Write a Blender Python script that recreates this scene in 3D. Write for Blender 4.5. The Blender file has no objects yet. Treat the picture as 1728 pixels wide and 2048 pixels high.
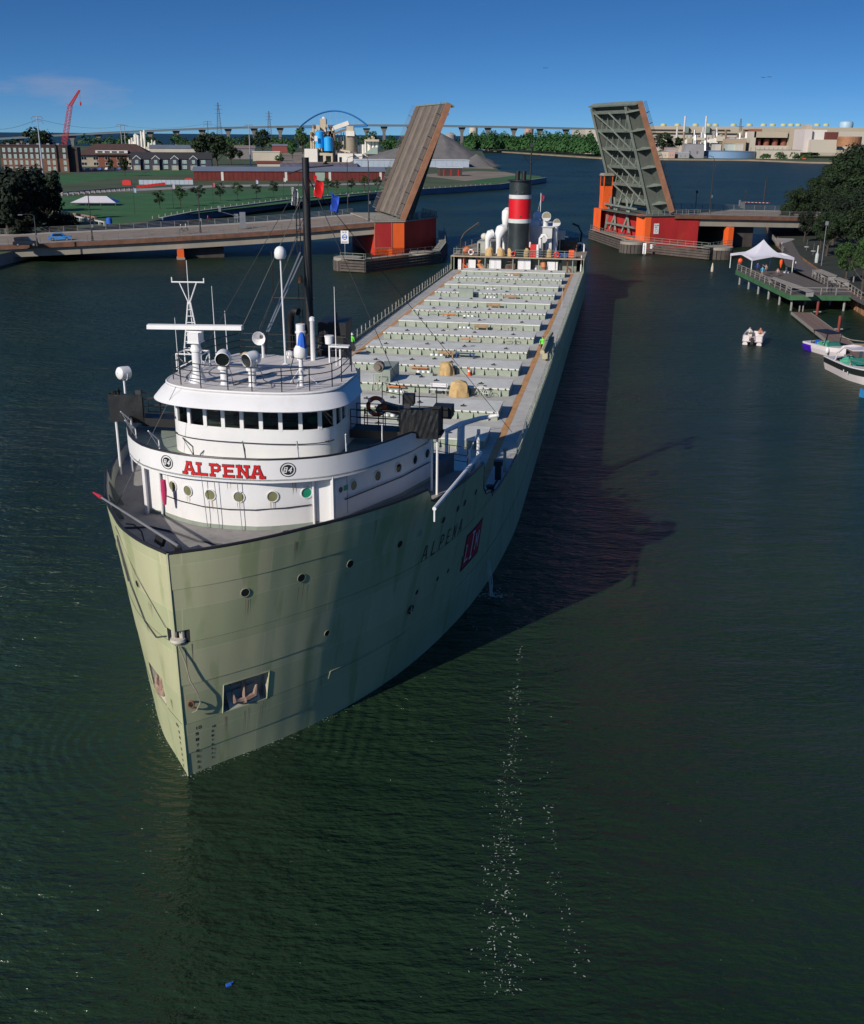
import bpy, math, random
from mathutils import Vector, Matrix, noise as mnoise
R=math.radians; PI=math.pi
random.seed(7)
sc=bpy.context.scene
COL=sc.collection
# ------------------------------------------------------------------ camera
CAMH=24.493
cam=bpy.data.cameras.new('camera'); cam.sensor_fit='HORIZONTAL'; cam.sensor_width=36
cam.lens=36*2110.18/1728; cam.clip_start=.5; cam.clip_end=60000
co=bpy.data.objects.new('camera',cam); COL.objects.link(co)
cr=Vector((.9999683,.00267871,.00749869)); cu=Vector((-.00796277,.33639289,.94168807)); cb=cr.cross(cu)
co.matrix_world=Matrix(((cr.x,cu.x,cb.x,0),(cr.y,cu.y,cb.y,0),(cr.z,cu.z,cb.z,CAMH),(0,0,0,1)))
sc.camera=co
# ------------------------------------------------------------------ sky, sun, exposure
SUND=Vector((1.25,1.42,-1.0)).normalized()       # direction the light travels
EL=math.asin(-SUND.z); AZ=math.atan2(-SUND.x,-SUND.y)
w=bpy.data.worlds.new('World'); sc.world=w; w.use_nodes=True
nt=w.node_tree; nt.nodes.clear()
def nd(nt,t,**k):
    n=nt.nodes.new(t)
    for a,b in k.items(): setattr(n,a,b)
    return n
def lk(nt,a,b): nt.links.new(a,b)
sky=nd(nt,'ShaderNodeTexSky',sky_type='NISHITA',sun_disc=False,sun_elevation=EL,sun_rotation=AZ,altitude=200,air_density=1.0,dust_density=.8,ozone_density=4.0)
tc=nd(nt,'ShaderNodeTexCoord')
sep=nd(nt,'ShaderNodeSeparateXYZ'); cmb=nd(nt,'ShaderNodeCombineXYZ'); zma=nd(nt,'ShaderNodeMath',operation='MULTIPLY_ADD'); zma.inputs[1].default_value=2.6; zma.inputs[2].default_value=.09
lk(nt,tc.outputs['Generated'],sep.inputs[0]); lk(nt,sep.outputs[0],cmb.inputs[0]); lk(nt,sep.outputs[1],cmb.inputs[1]); lk(nt,sep.outputs[2],zma.inputs[0]); lk(nt,zma.outputs[0],cmb.inputs[2])
vnm=nd(nt,'ShaderNodeVectorMath',operation='NORMALIZE'); lk(nt,cmb.outputs[0],vnm.inputs[0]); lk(nt,vnm.outputs[0],sky.inputs[0])
mp=nd(nt,'ShaderNodeMapping'); mp.inputs['Scale'].default_value=(2.2,2.2,11)
cn=nd(nt,'ShaderNodeTexNoise'); cn.inputs['Scale'].default_value=1.35; cn.inputs['Detail'].default_value=7; cn.inputs['Roughness'].default_value=.62
crp=nd(nt,'ShaderNodeValToRGB'); crp.color_ramp.elements[0].position=.645; crp.color_ramp.elements[1].position=.80
hs=nd(nt,'ShaderNodeHueSaturation'); hs.inputs['Saturation'].default_value=1.2; hs.inputs['Value'].default_value=1.0
mx=nd(nt,'ShaderNodeMix',data_type='RGBA'); mx.inputs[7].default_value=(3.6,3.4,4.2,1)
mm=nd(nt,'ShaderNodeMath',operation='MULTIPLY'); mm.inputs[1].default_value=.45
bg=nd(nt,'ShaderNodeBackground'); bg.inputs['Strength'].default_value=.105
wo=nd(nt,'ShaderNodeOutputWorld')
lk(nt,tc.outputs['Generated'],mp.inputs[0]); lk(nt,mp.outputs[0],cn.inputs['Vector']); lk(nt,cn.outputs['Fac'],crp.inputs[0])
lk(nt,crp.outputs[0],mm.inputs[0]); lk(nt,mm.outputs[0],mx.inputs[0]); lk(nt,sky.outputs[0],hs.inputs['Color']); tint=nd(nt,'ShaderNodeMix',data_type='RGBA',blend_type='MULTIPLY'); tint.inputs[0].default_value=1; tint.inputs[7].default_value=(.60,.79,.95,1); lk(nt,hs.outputs[0],tint.inputs[6]); lk(nt,tint.outputs[2],mx.inputs[6])
lk(nt,mx.outputs[2],bg.inputs[0]); lk(nt,bg.outputs[0],wo.inputs[0])
sl=bpy.data.lights.new('sun','SUN'); sl.energy=4.4; sl.angle=R(.53); sl.color=(1,.93,.84)
so=bpy.data.objects.new('sun',sl); COL.objects.link(so); so.rotation_euler=SUND.to_track_quat('-Z','Y').to_euler()
so.location=(-60,-40,80)
sc.render.engine='CYCLES'
vs=sc.view_settings; vs.view_transform='Standard'; vs.look='None'; vs.gamma=1; vs.use_curve_mapping=False; vs.exposure=0.0
sc.cycles.max_bounces=6; sc.cycles.diffuse_bounces=2; sc.cycles.glossy_bounces=3; sc.cycles.transmission_bounces=3
# ------------------------------------------------------------------ materials
MATS={}
def mat(name,col=(.5,.5,.5),rough=.6,metal=0.,var=.18,scale=.8,bump=0.,bscale=6.,streak=0.,spec=.5,dirt=None,dirt_amt=.0,dirt_scale=.5):
    if name in MATS: return MATS[name]
    m=bpy.data.materials.new(name); m.use_nodes=True; t=m.node_tree; b=t.nodes['Principled BSDF']
    b.inputs['Roughness'].default_value=rough; b.inputs['Metallic'].default_value=metal; b.inputs['Specular IOR Level'].default_value=spec
    tcn=nd(t,'ShaderNodeTexCoord'); n1=nd(t,'ShaderNodeTexNoise'); n1.inputs['Scale'].default_value=scale; n1.inputs['Detail'].default_value=6; n1.inputs['Roughness'].default_value=.65
    src=tcn.outputs['Object']
    if streak:
        mpn=nd(t,'ShaderNodeMapping'); mpn.inputs['Scale'].default_value=(1,1,streak); lk(t,src,mpn.inputs[0]); lk(t,mpn.outputs[0],n1.inputs['Vector'])
    else: lk(t,src,n1.inputs['Vector'])
    rp=nd(t,'ShaderNodeValToRGB'); e=rp.color_ramp.elements
    c=Vector(col[:3]); lo=c*(1-var); hi=c*(1+var)
    e[0].position=.3; e[0].color=(*lo,1); e[1].position=.7; e[1].color=(*[min(.95,x) for x in hi],1)
    lk(t,n1.outputs['Fac'],rp.inputs[0]); out=rp.outputs[0]
    if dirt is not None:
        n2=nd(t,'ShaderNodeTexNoise'); n2.inputs['Scale'].default_value=dirt_scale; n2.inputs['Detail'].default_value=9; n2.inputs['Roughness'].default_value=.7
        if streak: lk(t,mpn.outputs[0],n2.inputs['Vector'])
        else: lk(t,src,n2.inputs['Vector'])
        r2=nd(t,'ShaderNodeValToRGB'); r2.color_ramp.elements[0].position=.55; r2.color_ramp.elements[1].position=.75
        mxn=nd(t,'ShaderNodeMix',data_type='RGBA'); mxn.inputs[7].default_value=(*dirt,1)
        ml=nd(t,'ShaderNodeMath',operation='MULTIPLY'); ml.inputs[1].default_value=dirt_amt
        lk(t,n2.outputs['Fac'],r2.inputs[0]); lk(t,r2.outputs[0],ml.inputs[0]); lk(t,ml.outputs[0],mxn.inputs[0]); lk(t,out,mxn.inputs[6]); out=mxn.outputs[2]
    lk(t,out,b.inputs['Base Color'])
    if bump:
        n3=nd(t,'ShaderNodeTexNoise'); n3.inputs['Scale'].default_value=bscale; n3.inputs['Detail'].default_value=4; lk(t,src,n3.inputs['Vector'])
        bp=nd(t,'ShaderNodeBump'); bp.inputs['Strength'].default_value=bump; bp.inputs['Distance'].default_value=.05
        lk(t,n3.outputs['Fac'],bp.inputs['Height']); lk(t,bp.outputs[0],b.inputs['Normal'])
    MATS[name]=m; return m
WHITE=mat('white_paint',(.74,.73,.72),.42,var=.05,scale=.6,dirt=(.45,.42,.36),dirt_amt=.22,dirt_scale=1.1,streak=.35)
def hull_material():
    m=mat('hull_paint',(.44,.45,.275),.5,var=.09,scale=.35,streak=.28,dirt=(.24,.28,.14),dirt_amt=.6,dirt_scale=.5,bump=.06,bscale=.7)
    t=m.node_tree; b=t.nodes['Principled BSDF']; src=b.inputs['Base Color'].links[0].from_socket
    tcn=nd(t,'ShaderNodeTexCoord'); sp=nd(t,'ShaderNodeSeparateXYZ'); cm=nd(t,'ShaderNodeCombineXYZ'); lk(t,tcn.outputs['Object'],sp.inputs[0]); lk(t,sp.outputs[1],cm.inputs[0]); lk(t,sp.outputs[2],cm.inputs[1])
    br=nd(t,'ShaderNodeTexBrick'); br.inputs['Scale'].default_value=1; br.inputs['Brick Width'].default_value=4.6; br.inputs['Row Height'].default_value=1.85; br.inputs['Mortar Size'].default_value=.014; br.inputs['Mortar Smooth'].default_value=.5
    br.inputs['Color1'].default_value=(.86,.9,.84,1); br.inputs['Color2'].default_value=(1.04,1.0,1.0,1); br.inputs['Mortar'].default_value=(1.16,1.16,1.12,1); lk(t,cm.outputs[0],br.inputs['Vector'])
    n=nd(t,'ShaderNodeTexNoise'); n.inputs['Scale'].default_value=.8; n.inputs['Detail'].default_value=3; mpn=nd(t,'ShaderNodeMapping'); mpn.inputs['Scale'].default_value=(1.6,.22,1); lk(t,cm.outputs[0],mpn.inputs[0]); lk(t,mpn.outputs[0],n.inputs['Vector'])
    rp=nd(t,'ShaderNodeValToRGB'); rp.color_ramp.interpolation='CARDINAL'; rp.color_ramp.elements[0].position=.56; rp.color_ramp.elements[0].color=(1,1,1,1); rp.color_ramp.elements[1].position=.62; rp.color_ramp.elements[1].color=(.74,.82,.70,1); lk(t,n.outputs['Fac'],rp.inputs[0])
    m1=nd(t,'ShaderNodeMix',data_type='RGBA',blend_type='MULTIPLY'); m1.inputs[0].default_value=1; lk(t,src,m1.inputs[6]); lk(t,br.outputs['Color'],m1.inputs[7])
    m2=nd(t,'ShaderNodeMix',data_type='RGBA',blend_type='MULTIPLY'); m2.inputs[0].default_value=.8; lk(t,m1.outputs[2],m2.inputs[6]); lk(t,rp.outputs[0],m2.inputs[7]); lk(t,m2.outputs[2],b.inputs['Base Color'])
    wv=nd(t,'ShaderNodeTexWave'); wv.wave_type='BANDS'; wv.bands_direction='X'; wv.inputs['Scale'].default_value=.36; wv.inputs['Distortion'].default_value=2.5; wv.inputs['Detail'].default_value=2; wv.inputs['Detail Scale'].default_value=.6; lk(t,cm.outputs[0],wv.inputs['Vector'])
    old=b.inputs['Normal'].links[0].from_node; bq=nd(t,'ShaderNodeBump'); bq.inputs['Strength'].default_value=.09; bq.inputs['Distance'].default_value=.06; lk(t,wv.outputs['Fac'],bq.inputs['Height']); lk(t,old.outputs[0],bq.inputs['Normal']); lk(t,bq.outputs[0],b.inputs['Normal'])
    return m
HULL=hull_material()
INHULL=mat('bulwark_inside_paint',(.34,.36,.30),.6,var=.12)
DECKGREY=mat('deck_grey_paint',(.47,.455,.415),.75,var=.16,scale=.5,dirt=(.16,.15,.14),dirt_amt=.5,dirt_scale=1.4,bump=.1)
FCDECK=mat('forecastle_deck_paint',(.27,.255,.24),.8,var=.2,scale=.9,dirt=(.12,.11,.11),dirt_amt=.6,dirt_scale=2.2)
HATCHTOP=mat('hatch_cover_paint',(.64,.64,.58),.62,var=.12,scale=.7,dirt=(.28,.27,.24),dirt_amt=.5,dirt_scale=1.8)
HATCHSIDE=mat('hatch_coaming_paint',(.30,.345,.27),.6,var=.12,scale=1.2,dirt=(.2,.18,.13),dirt_amt=.3,dirt_scale=2)
ORANGESTRIPE=mat('walkway_stripe_paint',(.52,.27,.11),.7,var=.2,scale=1.2,dirt=(.3,.25,.2),dirt_amt=.4,dirt_scale=2)
BLACK=mat('black_paint',(.012,.012,.013),.5,var=.3)
DARK=mat('dark_steel',(.03,.03,.032),.55,var=.3)
RAILBLACK=mat('black_rail_paint',(.012,.012,.014),.45,var=.2)
GLASSD=mat('dark_window_glass',(.012,.016,.015),.05,var=.2,spec=.8)
def clear_pane(name,tint):
    m=bpy.data.materials.new(name); m.use_nodes=True; t=m.node_tree; t.nodes.remove(t.nodes['Principled BSDF']); out=t.nodes['Material Output']
    tr=nd(t,'ShaderNodeBsdfTransparent'); tr.inputs[0].default_value=(*tint,1); gl=nd(t,'ShaderNodeBsdfGlossy'); gl.inputs['Roughness'].default_value=.03; fr=nd(t,'ShaderNodeFresnel'); fr.inputs[0].default_value=1.6; mxs=nd(t,'ShaderNodeMixShader')
    lk(t,fr.outputs[0],mxs.inputs[0]); lk(t,tr.outputs[0],mxs.inputs[1]); lk(t,gl.outputs[0],mxs.inputs[2]); lk(t,mxs.outputs[0],out.inputs[0]); return m
CLEARP=clear_pane('pilothouse_pane',(.42,.5,.46))
PGLASS=mat('porthole_curtain_glass',(.20,.20,.10),.15,var=.25,scale=2)
PGLASSG=mat('porthole_green_glass',(.02,.25,.14),.15,var=.2,scale=2)
RUST=mat('rust',(.19,.065,.03),.85,var=.5,scale=2.5,bump=.3)
PALEPAINT=mat('chipped_pale_paint',(.45,.42,.34),.7,var=.15,scale=2,dirt=(.12,.04,.02),dirt_amt=.9,dirt_scale=2.4)
REDSIGN=mat('red_letter_paint',(.55,.012,.015),.4,var=.06)
LOGORED=mat('deep_red_panel_paint',(.50,.02,.045),.45,var=.1)
GREENGREY=mat('grey_green_paint',(.26,.30,.25),.6,var=.15)
GREEN=mat('green_paint',(.03,.30,.16),.5,var=.1)
TAN=mat('tan_canvas',(.50,.34,.15),.85,var=.2,scale=2.5,bump=.5,bscale=3)
ORANGE=mat('orange_plastic',(.75,.10,.02),.5,var=.1)
REDM=mat('red_paint',(.55,.02,.015),.5,var=.12)
FUNRED=mat('funnel_red_paint',(.60,.006,.012),.42,var=.08)
FUNBLACK=mat('funnel_black_paint',(.022,.03,.03),.4,var=.35,scale=.6)
FUNSILVER=mat('funnel_silver_band',(.55,.58,.56),.4,var=.1)
LIMEV=mat('lime_safety_fabric',(.16,.75,.06),.8,var=.1)
SKIN=mat('skin',(.45,.25,.17),.6,var=.05)
NAVY=mat('navy_fabric',(.02,.024,.05),.85,var=.2)
BLUEF=mat('blue_fabric',(.02,.12,.55),.8,var=.15)
BLUEBENCH=mat('blue_bench_paint',(.02,.06,.22),.5,var=.15)
STEEL=mat('galvanised_steel',(.38,.39,.40),.4,.6,var=.15)
WOODTAN=mat('bare_timber',(.36,.25,.14),.8,var=.25,scale=2)
ROPE=mat('rope',(.30,.27,.22),.9,var=.2)
CABLE=mat('steel_cable',(.05,.05,.05),.6,var=.2)
# ------------------------------------------------------------------ mesh builder
class M:
    def __init__(s): s.v=[]; s.f=[]
    def add(s,vs,fs):
        o=len(s.v); s.v+= [tuple(p) for p in vs]; s.f+=[tuple(i+o for i in f) for f in fs]; return s
    def bb(s,x0,x1,y0,y1,z0,z1):
        return s.add([(x0,y0,z0),(x1,y0,z0),(x1,y1,z0),(x0,y1,z0),(x0,y0,z1),(x1,y0,z1),(x1,y1,z1),(x0,y1,z1)],
          [(3,2,1,0),(4,5,6,7),(0,1,5,4),(1,2,6,5),(2,3,7,6),(3,0,4,7)])
    def box(s,c,d,rz=0.,ry=0.,rx=0.):
        m=Matrix.Translation(c)@Matrix.Rotation(rz,4,'Z')@Matrix.Rotation(ry,4,'Y')@Matrix.Rotation(rx,4,'X')
        x,y,z=d[0]/2,d[1]/2,d[2]/2
        return s.add([m@Vector(p) for p in [(-x,-y,-z),(x,-y,-z),(x,y,-z),(-x,y,-z),(-x,-y,z),(x,-y,z),(x,y,z),(-x,y,z)]],
          [(3,2,1,0),(4,5,6,7),(0,1,5,4),(1,2,6,5),(2,3,7,6),(3,0,4,7)])
    def beam(s,p,q,w,h,up=(0,0,1)):
        p=Vector(p);q=Vector(q);d=(q-p).normalized();u=Vector(up)
        if abs(d.dot(u))>.99: u=Vector((0,1,0))
        a=d.cross(u).normalized()*w/2; b=a.normalized().cross(d)*h/2
        return s.add([p-a-b,p+a-b,p+a+b,p-a+b,q-a-b,q+a-b,q+a+b,q-a+b],[(0,1,2,3),(7,6,5,4),(1,0,4,5),(2,1,5,6),(3,2,6,7),(0,3,7,4)])
    def cyl(s,p,q,r,r2=None,n=8,cap=True):
        p=Vector(p);q=Vector(q);r2=r if r2 is None else r2;d=(q-p).normalized();u=Vector((0,0,1)) if abs(d.z)<.99 else Vector((0,1,0))
        a=d.cross(u).normalized();b=a.cross(d)
        vs=[p+(a*math.cos(2*PI*i/n)+b*math.sin(2*PI*i/n))*r for i in range(n)]+[q+(a*math.cos(2*PI*i/n)+b*math.sin(2*PI*i/n))*r2 for i in range(n)]
        fs=[(i,n+i,n+(i+1)%n,(i+1)%n) for i in range(n)]
        if cap: fs+=[tuple(range(n)),tuple(range(2*n-1,n-1,-1))]
        return s.add(vs,fs)
    def tube(s,pts,r,n=6,closed=False,rs=None):
        P=[Vector(p) for p in pts];k=len(P);rings=[]
        for i in range(k):
            a=P[i-1] if (i>0 or closed) else P[i]; b=P[(i+1)%k] if (i<k-1 or closed) else P[i]
            d=(b-a).normalized(); u=Vector((0,0,1)) if abs(d.z)<.95 else Vector((0,1,0))
            x=d.cross(u).normalized();y=x.cross(d);rr=rs[i] if rs else r
            rings.append([P[i]+(x*math.cos(2*PI*j/n)+y*math.sin(2*PI*j/n))*rr for j in range(n)])
        vs=[v for g in rings for v in g];fs=[]
        for i in range(k if closed else k-1):
            o=i*n;o2=((i+1)%k)*n
            fs+=[(o+j,o2+j,o2+(j+1)%n,o+(j+1)%n) for j in range(n)]
        if not closed: fs+=[tuple(range(n)),tuple(range(k*n-1,k*n-n-1,-1))]
        return s.add(vs,fs)
    def prism(s,poly,z0,z1,top=True,bot=True):
        n=len(poly);vs=[(x,y,z0) for x,y in poly]+[(x,y,z1) for x,y in poly]
        fs=[(i,(i+1)%n,n+(i+1)%n,n+i) for i in range(n)]
        if top: fs.append(tuple(range(n,2*n)))
        if bot: fs.append(tuple(range(n-1,-1,-1)))
        return s.add(vs,fs)
    def grid(s,rows,closed=False):
        n=len(rows[0]);vs=[p for r in rows for p in r];fs=[]
        for i in range(len(rows)-1):
            for j in range(n if closed else n-1):
                a=i*n+j;b=i*n+(j+1)%n;fs.append((a,b,b+n,a+n))
        return s.add(vs,fs)
    def lathe(s,c,prof,n=12,axis='Z'):
        rows=[]
        for r,z in prof:
            ring=[]
            for j in range(n):
                a=2*PI*j/n;p=(r*math.cos(a),r*math.sin(a),z)
                if axis=='X': p=(p[2],p[0],p[1])
                if axis=='Y': p=(p[0],p[2],p[1])
                ring.append((p[0]+c[0],p[1]+c[1],p[2]+c[2]))
            rows.append(ring)
        return s.grid(rows,True)
    def ell(s,c,rx,ry,rz,nu=10,nv=6):
        rows=[[(c[0]+rx*math.sin(PI*i/nv)*math.cos(2*PI*j/nu),c[1]+ry*math.sin(PI*i/nv)*math.sin(2*PI*j/nu),c[2]-rz*math.cos(PI*i/nv)) for j in range(nu)] for i in range(nv+1)]
        return s.grid(rows,True)
    def tri(s,*pts): return s.add(pts,[tuple(range(len(pts)))])
    def xf(s,mtx):
        s.v=[tuple(mtx@Vector(p)) for p in s.v]; return s
    def mesh(s,name,m,smooth=False):
        us=sorted({i for f in s.f for i in f})
        if len(us)<len(s.v):
            ix={j:i for i,j in enumerate(us)}; s.v=[s.v[j] for j in us]; s.f=[tuple(ix[j] for j in f) for f in s.f]
        me=bpy.data.meshes.new(name); me.from_pydata(s.v,[],s.f); me.update()
        if m is not None: me.materials.append(m)
        if smooth:
            me.polygons.foreach_set('use_smooth',[True]*len(me.polygons))
            try: me.set_sharp_from_angle(angle=R(38))
            except Exception: pass
        return me
    def obj(s,name,m,parent=None,smooth=False,loc=(0,0,0),rz=0.):
        o=bpy.data.objects.new(name,s.mesh(name,m,smooth)); COL.objects.link(o); o.location=loc; o.rotation_euler=(0,0,rz)
        if parent is not None: o.parent=parent
        return o
def tag(o,label,cat=None,group=None,kind=None):
    if label: o['label']=label
    if cat: o['category']=cat
    if group: o['group']=group
    if kind: o['kind']=kind
    return o
def empty(name,loc,rz=0.,label=None,cat=None,group=None,scale=None):
    o=bpy.data.objects.new(name,None); COL.objects.link(o); o.location=loc; o.rotation_euler=(0,0,rz); o.empty_display_size=.3
    if scale: o.scale=scale
    return tag(o,label,cat,group)
def inst(src,parent=None,loc=None,rz=None,scale=None,name=None):
    o=src.copy(); COL.objects.link(o)
    if parent is not None: o.parent=parent
    if loc is not None: o.location=loc
    if rz is not None: o.rotation_euler=(0,0,rz)
    if scale is not None: o.scale=scale if hasattr(scale,'__len__') else (scale,)*3
    return o
def meshobj(me,name,parent=None,loc=(0,0,0),rz=0.,scale=(1,1,1)):
    o=bpy.data.objects.new(name,me); COL.objects.link(o); o.location=loc; o.rotation_euler=(0,0,rz); o.scale=scale
    if parent is not None: o.parent=parent
    return o
def copytree(root,loc,rz,label=None,group=None):
    r=root.copy(); COL.objects.link(r); r.location=loc; r.rotation_euler=(0,0,rz)
    if label: r['label']=label
    if group: r['group']=group
    for ch in list(root.children):
        c=ch.copy(); COL.objects.link(c); c.parent=r
        for g in list(ch.children):
            d=g.copy(); COL.objects.link(d); d.parent=c
    return r
def pchip(tab):
    xs=[a for a,_ in tab]; ys=[b for _,b in tab]; n=len(xs)
    h=[xs[i+1]-xs[i] for i in range(n-1)]; d=[(ys[i+1]-ys[i])/h[i] for i in range(n-1)]
    m=[d[0]]+[0 if d[i-1]*d[i]<=0 else 2*d[i-1]*d[i]/(d[i-1]+d[i]) for i in range(1,n-1)]+[d[-1]]
    def f(x):
        if x<=xs[0]: return ys[0]
        if x>=xs[-1]: return ys[-1]
        i=0
        while x>xs[i+1]: i+=1
        t=(x-xs[i])/h[i]
        return ys[i]*(2*t**3-3*t*t+1)+h[i]*m[i]*(t**3-2*t*t+t)+ys[i+1]*(-2*t**3+3*t*t)+h[i]*m[i+1]*(t**3-t*t)
    return f
# pixel of the 1728x2048 photograph -> point, used only to read off real positions while building
def ray(u,v): return cb*-1+cr*((u-864)/2110.18)-cu*((v-1024)/2110.18)
def atZ(u,v,z=0.):
    d=ray(u,v); return Vector((0,0,CAMH))+d*((z-CAMH)/d.z)
def atY(u,v,Y):
    d=ray(u,v); return Vector((0,0,CAMH))+d*(Y/d.y)
# stroke font -----------------------------------------------------------------
FONT={'A':[[(0,0),(.38,1)],[(.38,1),(.62,1)],[(.62,1),(1,0)],[(.2,.35),(.8,.35)]],'L':[[(.15,1),(.15,0)],[(.15,0),(.95,0)]],
'P':[[(.15,0),(.15,1)],[(.15,1),(.7,1)],[(.7,1),(.9,.88)],[(.9,.88),(.9,.6)],[(.9,.6),(.7,.47)],[(.7,.47),(.15,.47)]],
'E':[[(.12,0),(.12,1)],[(.12,1),(.9,1)],[(.12,.5),(.75,.5)],[(.12,0),(.92,0)]],'N':[[(.1,0),(.1,1)],[(.1,1),(.9,0)],[(.9,0),(.9,1)]],
'I':[[(.5,0),(.5,1)]],'M':[[(.08,0),(.08,1)],[(.08,1),(.5,.3)],[(.5,.3),(.92,1)],[(.92,1),(.92,0)]],
'8':[[(.05,0),(.05,1)],[(.95,0),(.95,1)],[(.05,0),(.95,0)],[(.05,.52),(.95,.52)],[(.05,1),(.95,1)]],
'4':[[(.75,0),(.75,1)],[(.75,1),(.08,.3)],[(.08,.3),(1,.3)]],'0':[[(.1,0),(.1,1)],[(.1,1),(.9,1)],[(.9,1),(.9,0)],[(.9,0),(.1,0)]],
'1':[[(.5,0),(.5,1)]],'2':[[(.1,1),(.9,1)],[(.9,1),(.9,.5)],[(.9,.5),(.1,.5)],[(.1,.5),(.1,0)],[(.1,0),(.9,0)]],'3':[[(.1,1),(.9,1)],[(.9,1),(.9,0)],[(.2,.5),(.9,.5)],[(.1,0),(.9,0)]],
'5':[[(.9,1),(.1,1)],[(.1,1),(.1,.5)],[(.1,.5),(.9,.5)],[(.9,.5),(.9,0)],[(.9,0),(.1,0)]],'6':[[(.9,1),(.1,1)],[(.1,1),(.1,0)],[(.1,0),(.9,0)],[(.9,0),(.9,.5)],[(.9,.5),(.1,.5)]],
'7':[[(.1,1),(.9,1)],[(.9,1),(.4,0)]],'9':[[(.1,0),(.9,0)],[(.9,0),(.9,1)],[(.9,1),(.1,1)],[(.1,1),(.1,.5)],[(.1,.5),(.9,.5)]],
'O':[[(.1,0),(.1,1)],[(.1,1),(.9,1)],[(.9,1),(.9,0)],[(.9,0),(.1,0)]],'S':[[(.9,1),(.1,1)],[(.1,1),(.1,.5)],[(.1,.5),(.9,.5)],[(.9,.5),(.9,0)],[(.9,0),(.1,0)]],
'W':[[(0,1),(.25,0)],[(.25,0),(.5,.7)],[(.5,.7),(.75,0)],[(.75,0),(1,1)]],'K':[[(.12,0),(.12,1)],[(.12,.45),(.9,1)],[(.3,.6),(.95,0)]]}
SERIF={'A':[(0,0),(1,0),(.5,1)],'L':[(.15,1),(.15,0)],'P':[(.15,0),(.15,1)],'E':[(.12,0),(.12,1)],'N':[(.1,0),(.1,1),(.9,1)],'I':[(.5,0),(.5,1)],'M':[(.08,0),(.92,0),(.08,1),(.92,1)]}
def letters(mb,text,x0,z0,w,h,gap,sw,surf,off,serif=0.,grow=0.,slant=0.,heights=None):
    """flat painted letters: each stroke a ribbon laid on surf(x,z,off)"""
    x=x0
    for ch in text:
        if ch!=' ':
            S=[list(s) for s in FONT[ch]]
            if serif:
                for (a,b) in SERIF.get(ch,[]): S.append([(a-serif,b),(a+serif,b)])
            for k,(a,b) in enumerate(S):
                ax,az,bx,bz=x+a[0]*w,z0+a[1]*h,x+b[0]*w,z0+b[1]*h
                L=math.hypot(bx-ax,bz-az) or 1e-6; dx,dz=(bx-ax)/L,(bz-az)/L
                e=sw/2+grow; ax-=dx*e;az-=dz*e;bx+=dx*e;bz+=dz*e
                n=max(1,int((L+2*e)/.25)); rows=[]
                for i in range(n+1):
                    t=i/n; px,pz=ax+(bx-ax)*t,az+(bz-az)*t
                    rows.append([surf(px-dz*e+slant*(pz+dx*e),pz+dx*e,off+k*.0006),surf(px+dz*e+slant*(pz-dx*e),pz-dx*e,off+k*.0006)])
                mb.grid(rows)
        x+=w+gap
def ringpoly(mb,cx,cz,r0,r1,surf,off,n=28):
    rows=[[surf(cx+r*math.cos(2*PI*i/n),cz+r*math.sin(2*PI*i/n),off) for i in range(n)] for r in ((r0,r1) if r0>0 else (.001,r1))]
    mb.grid(rows,True)
# ================================================================== SHIP  (local x = towards port side, y = aft from the stem, z up)
HD=R(9.9317); SHIPO=Vector((-9.7875,36.651,0)); SROT=-HD
def sw_(n,s,z): return SHIPO+Vector((math.sin(HD),math.cos(HD),0))*s+Vector((math.cos(HD),-math.sin(HD),0))*n+Vector((0,0,z))
ship=empty('cargo_ship',SHIPO,SROT,'long pale green lake freighter with white pilothouse at the bow heading toward the viewer','ship')
WLf=pchip([(0,.03),(1.5,1.25),(4,3.45),(6.64,5.05),(10.1,6.66),(15.45,8.25),(20,9.15),(25.3,9.8),(33,10.2),(200,10.2)])
RLf=pchip([(0,.05),(1,1.72),(3,4.05),(5.06,5.72),(7,7.08),(9.22,8.3),(13,9.4),(17,9.95),(22,10.2),(200,10.2)])
def smooth_(f):
    def g(x):
        w_=min(2.4,x*.7); return sum(k*f(x+w_*d) for d,k in ((-1,.08),(-.66,.14),(-.33,.18),(0,.2),(.33,.18),(.66,.14),(1,.08)))
    c={}
    def h(x):
        k=round(x,3)
        if k not in c: c[k]=g(x)
        return c[k]
    return h
WLf=smooth_(WLf); RLf=smooth_(RLf)
STB=pchip([(0,1),(2,.97),(3.7,.92),(7.75,.865),(12.5,.93),(18,1.0)])
def hb(s,z,side=1):
    a=WLf(s);b=RLf(s);h=a+(b-a)*min(1.05,max(0,z/9.7))
    if s>138: h*=max(0.02,1-((s-138)/23.)**2.6)**.5 if s<161 else .02
    return h*(STB(s) if side<0 else 1)
def hpt(s,z,side=1,off=0.):
    e=.01; dx=(hb(s+e,z,side)-hb(max(0,s-e),z,side))/(e+min(e,s)); dz=(hb(s,z+.05,side)-hb(s,max(0,z-.05),side))/.1
    nrm=Vector((1,-dx,-dz)).normalized()
    y=s-.23*min(1,max(0,z/9.7))*max(0,1-s/3)
    return Vector((side*(hb(s,z,side)+nrm.x*off),y+nrm.y*off,z+nrm.z*off))
def hnorm(s,z,side=1):
    e=.05; dx=(hb(s+e,z,side)-hb(max(0,s-e),z,side))/(2*e); dz=(hb(s,z+.1,side)-hb(s,z-.1,side))/.2
    return Vector((side*1,-dx,-dz)).normalized()
TT=[(0,9.7),(9.1,9.7),(9.35,9.45),(9.55,9.05),(9.9,8.93),(16.1,8.95),(16.5,8.5),(17.2,7.3),(18.2,6.6),(19,6.45),(19.6,6.3),(20.2,5.85),(22,5.7),(27,5.4),(35,5.25),(110,4.98),(129.9,4.98),(130,6.95),(161,7.0)]
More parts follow.
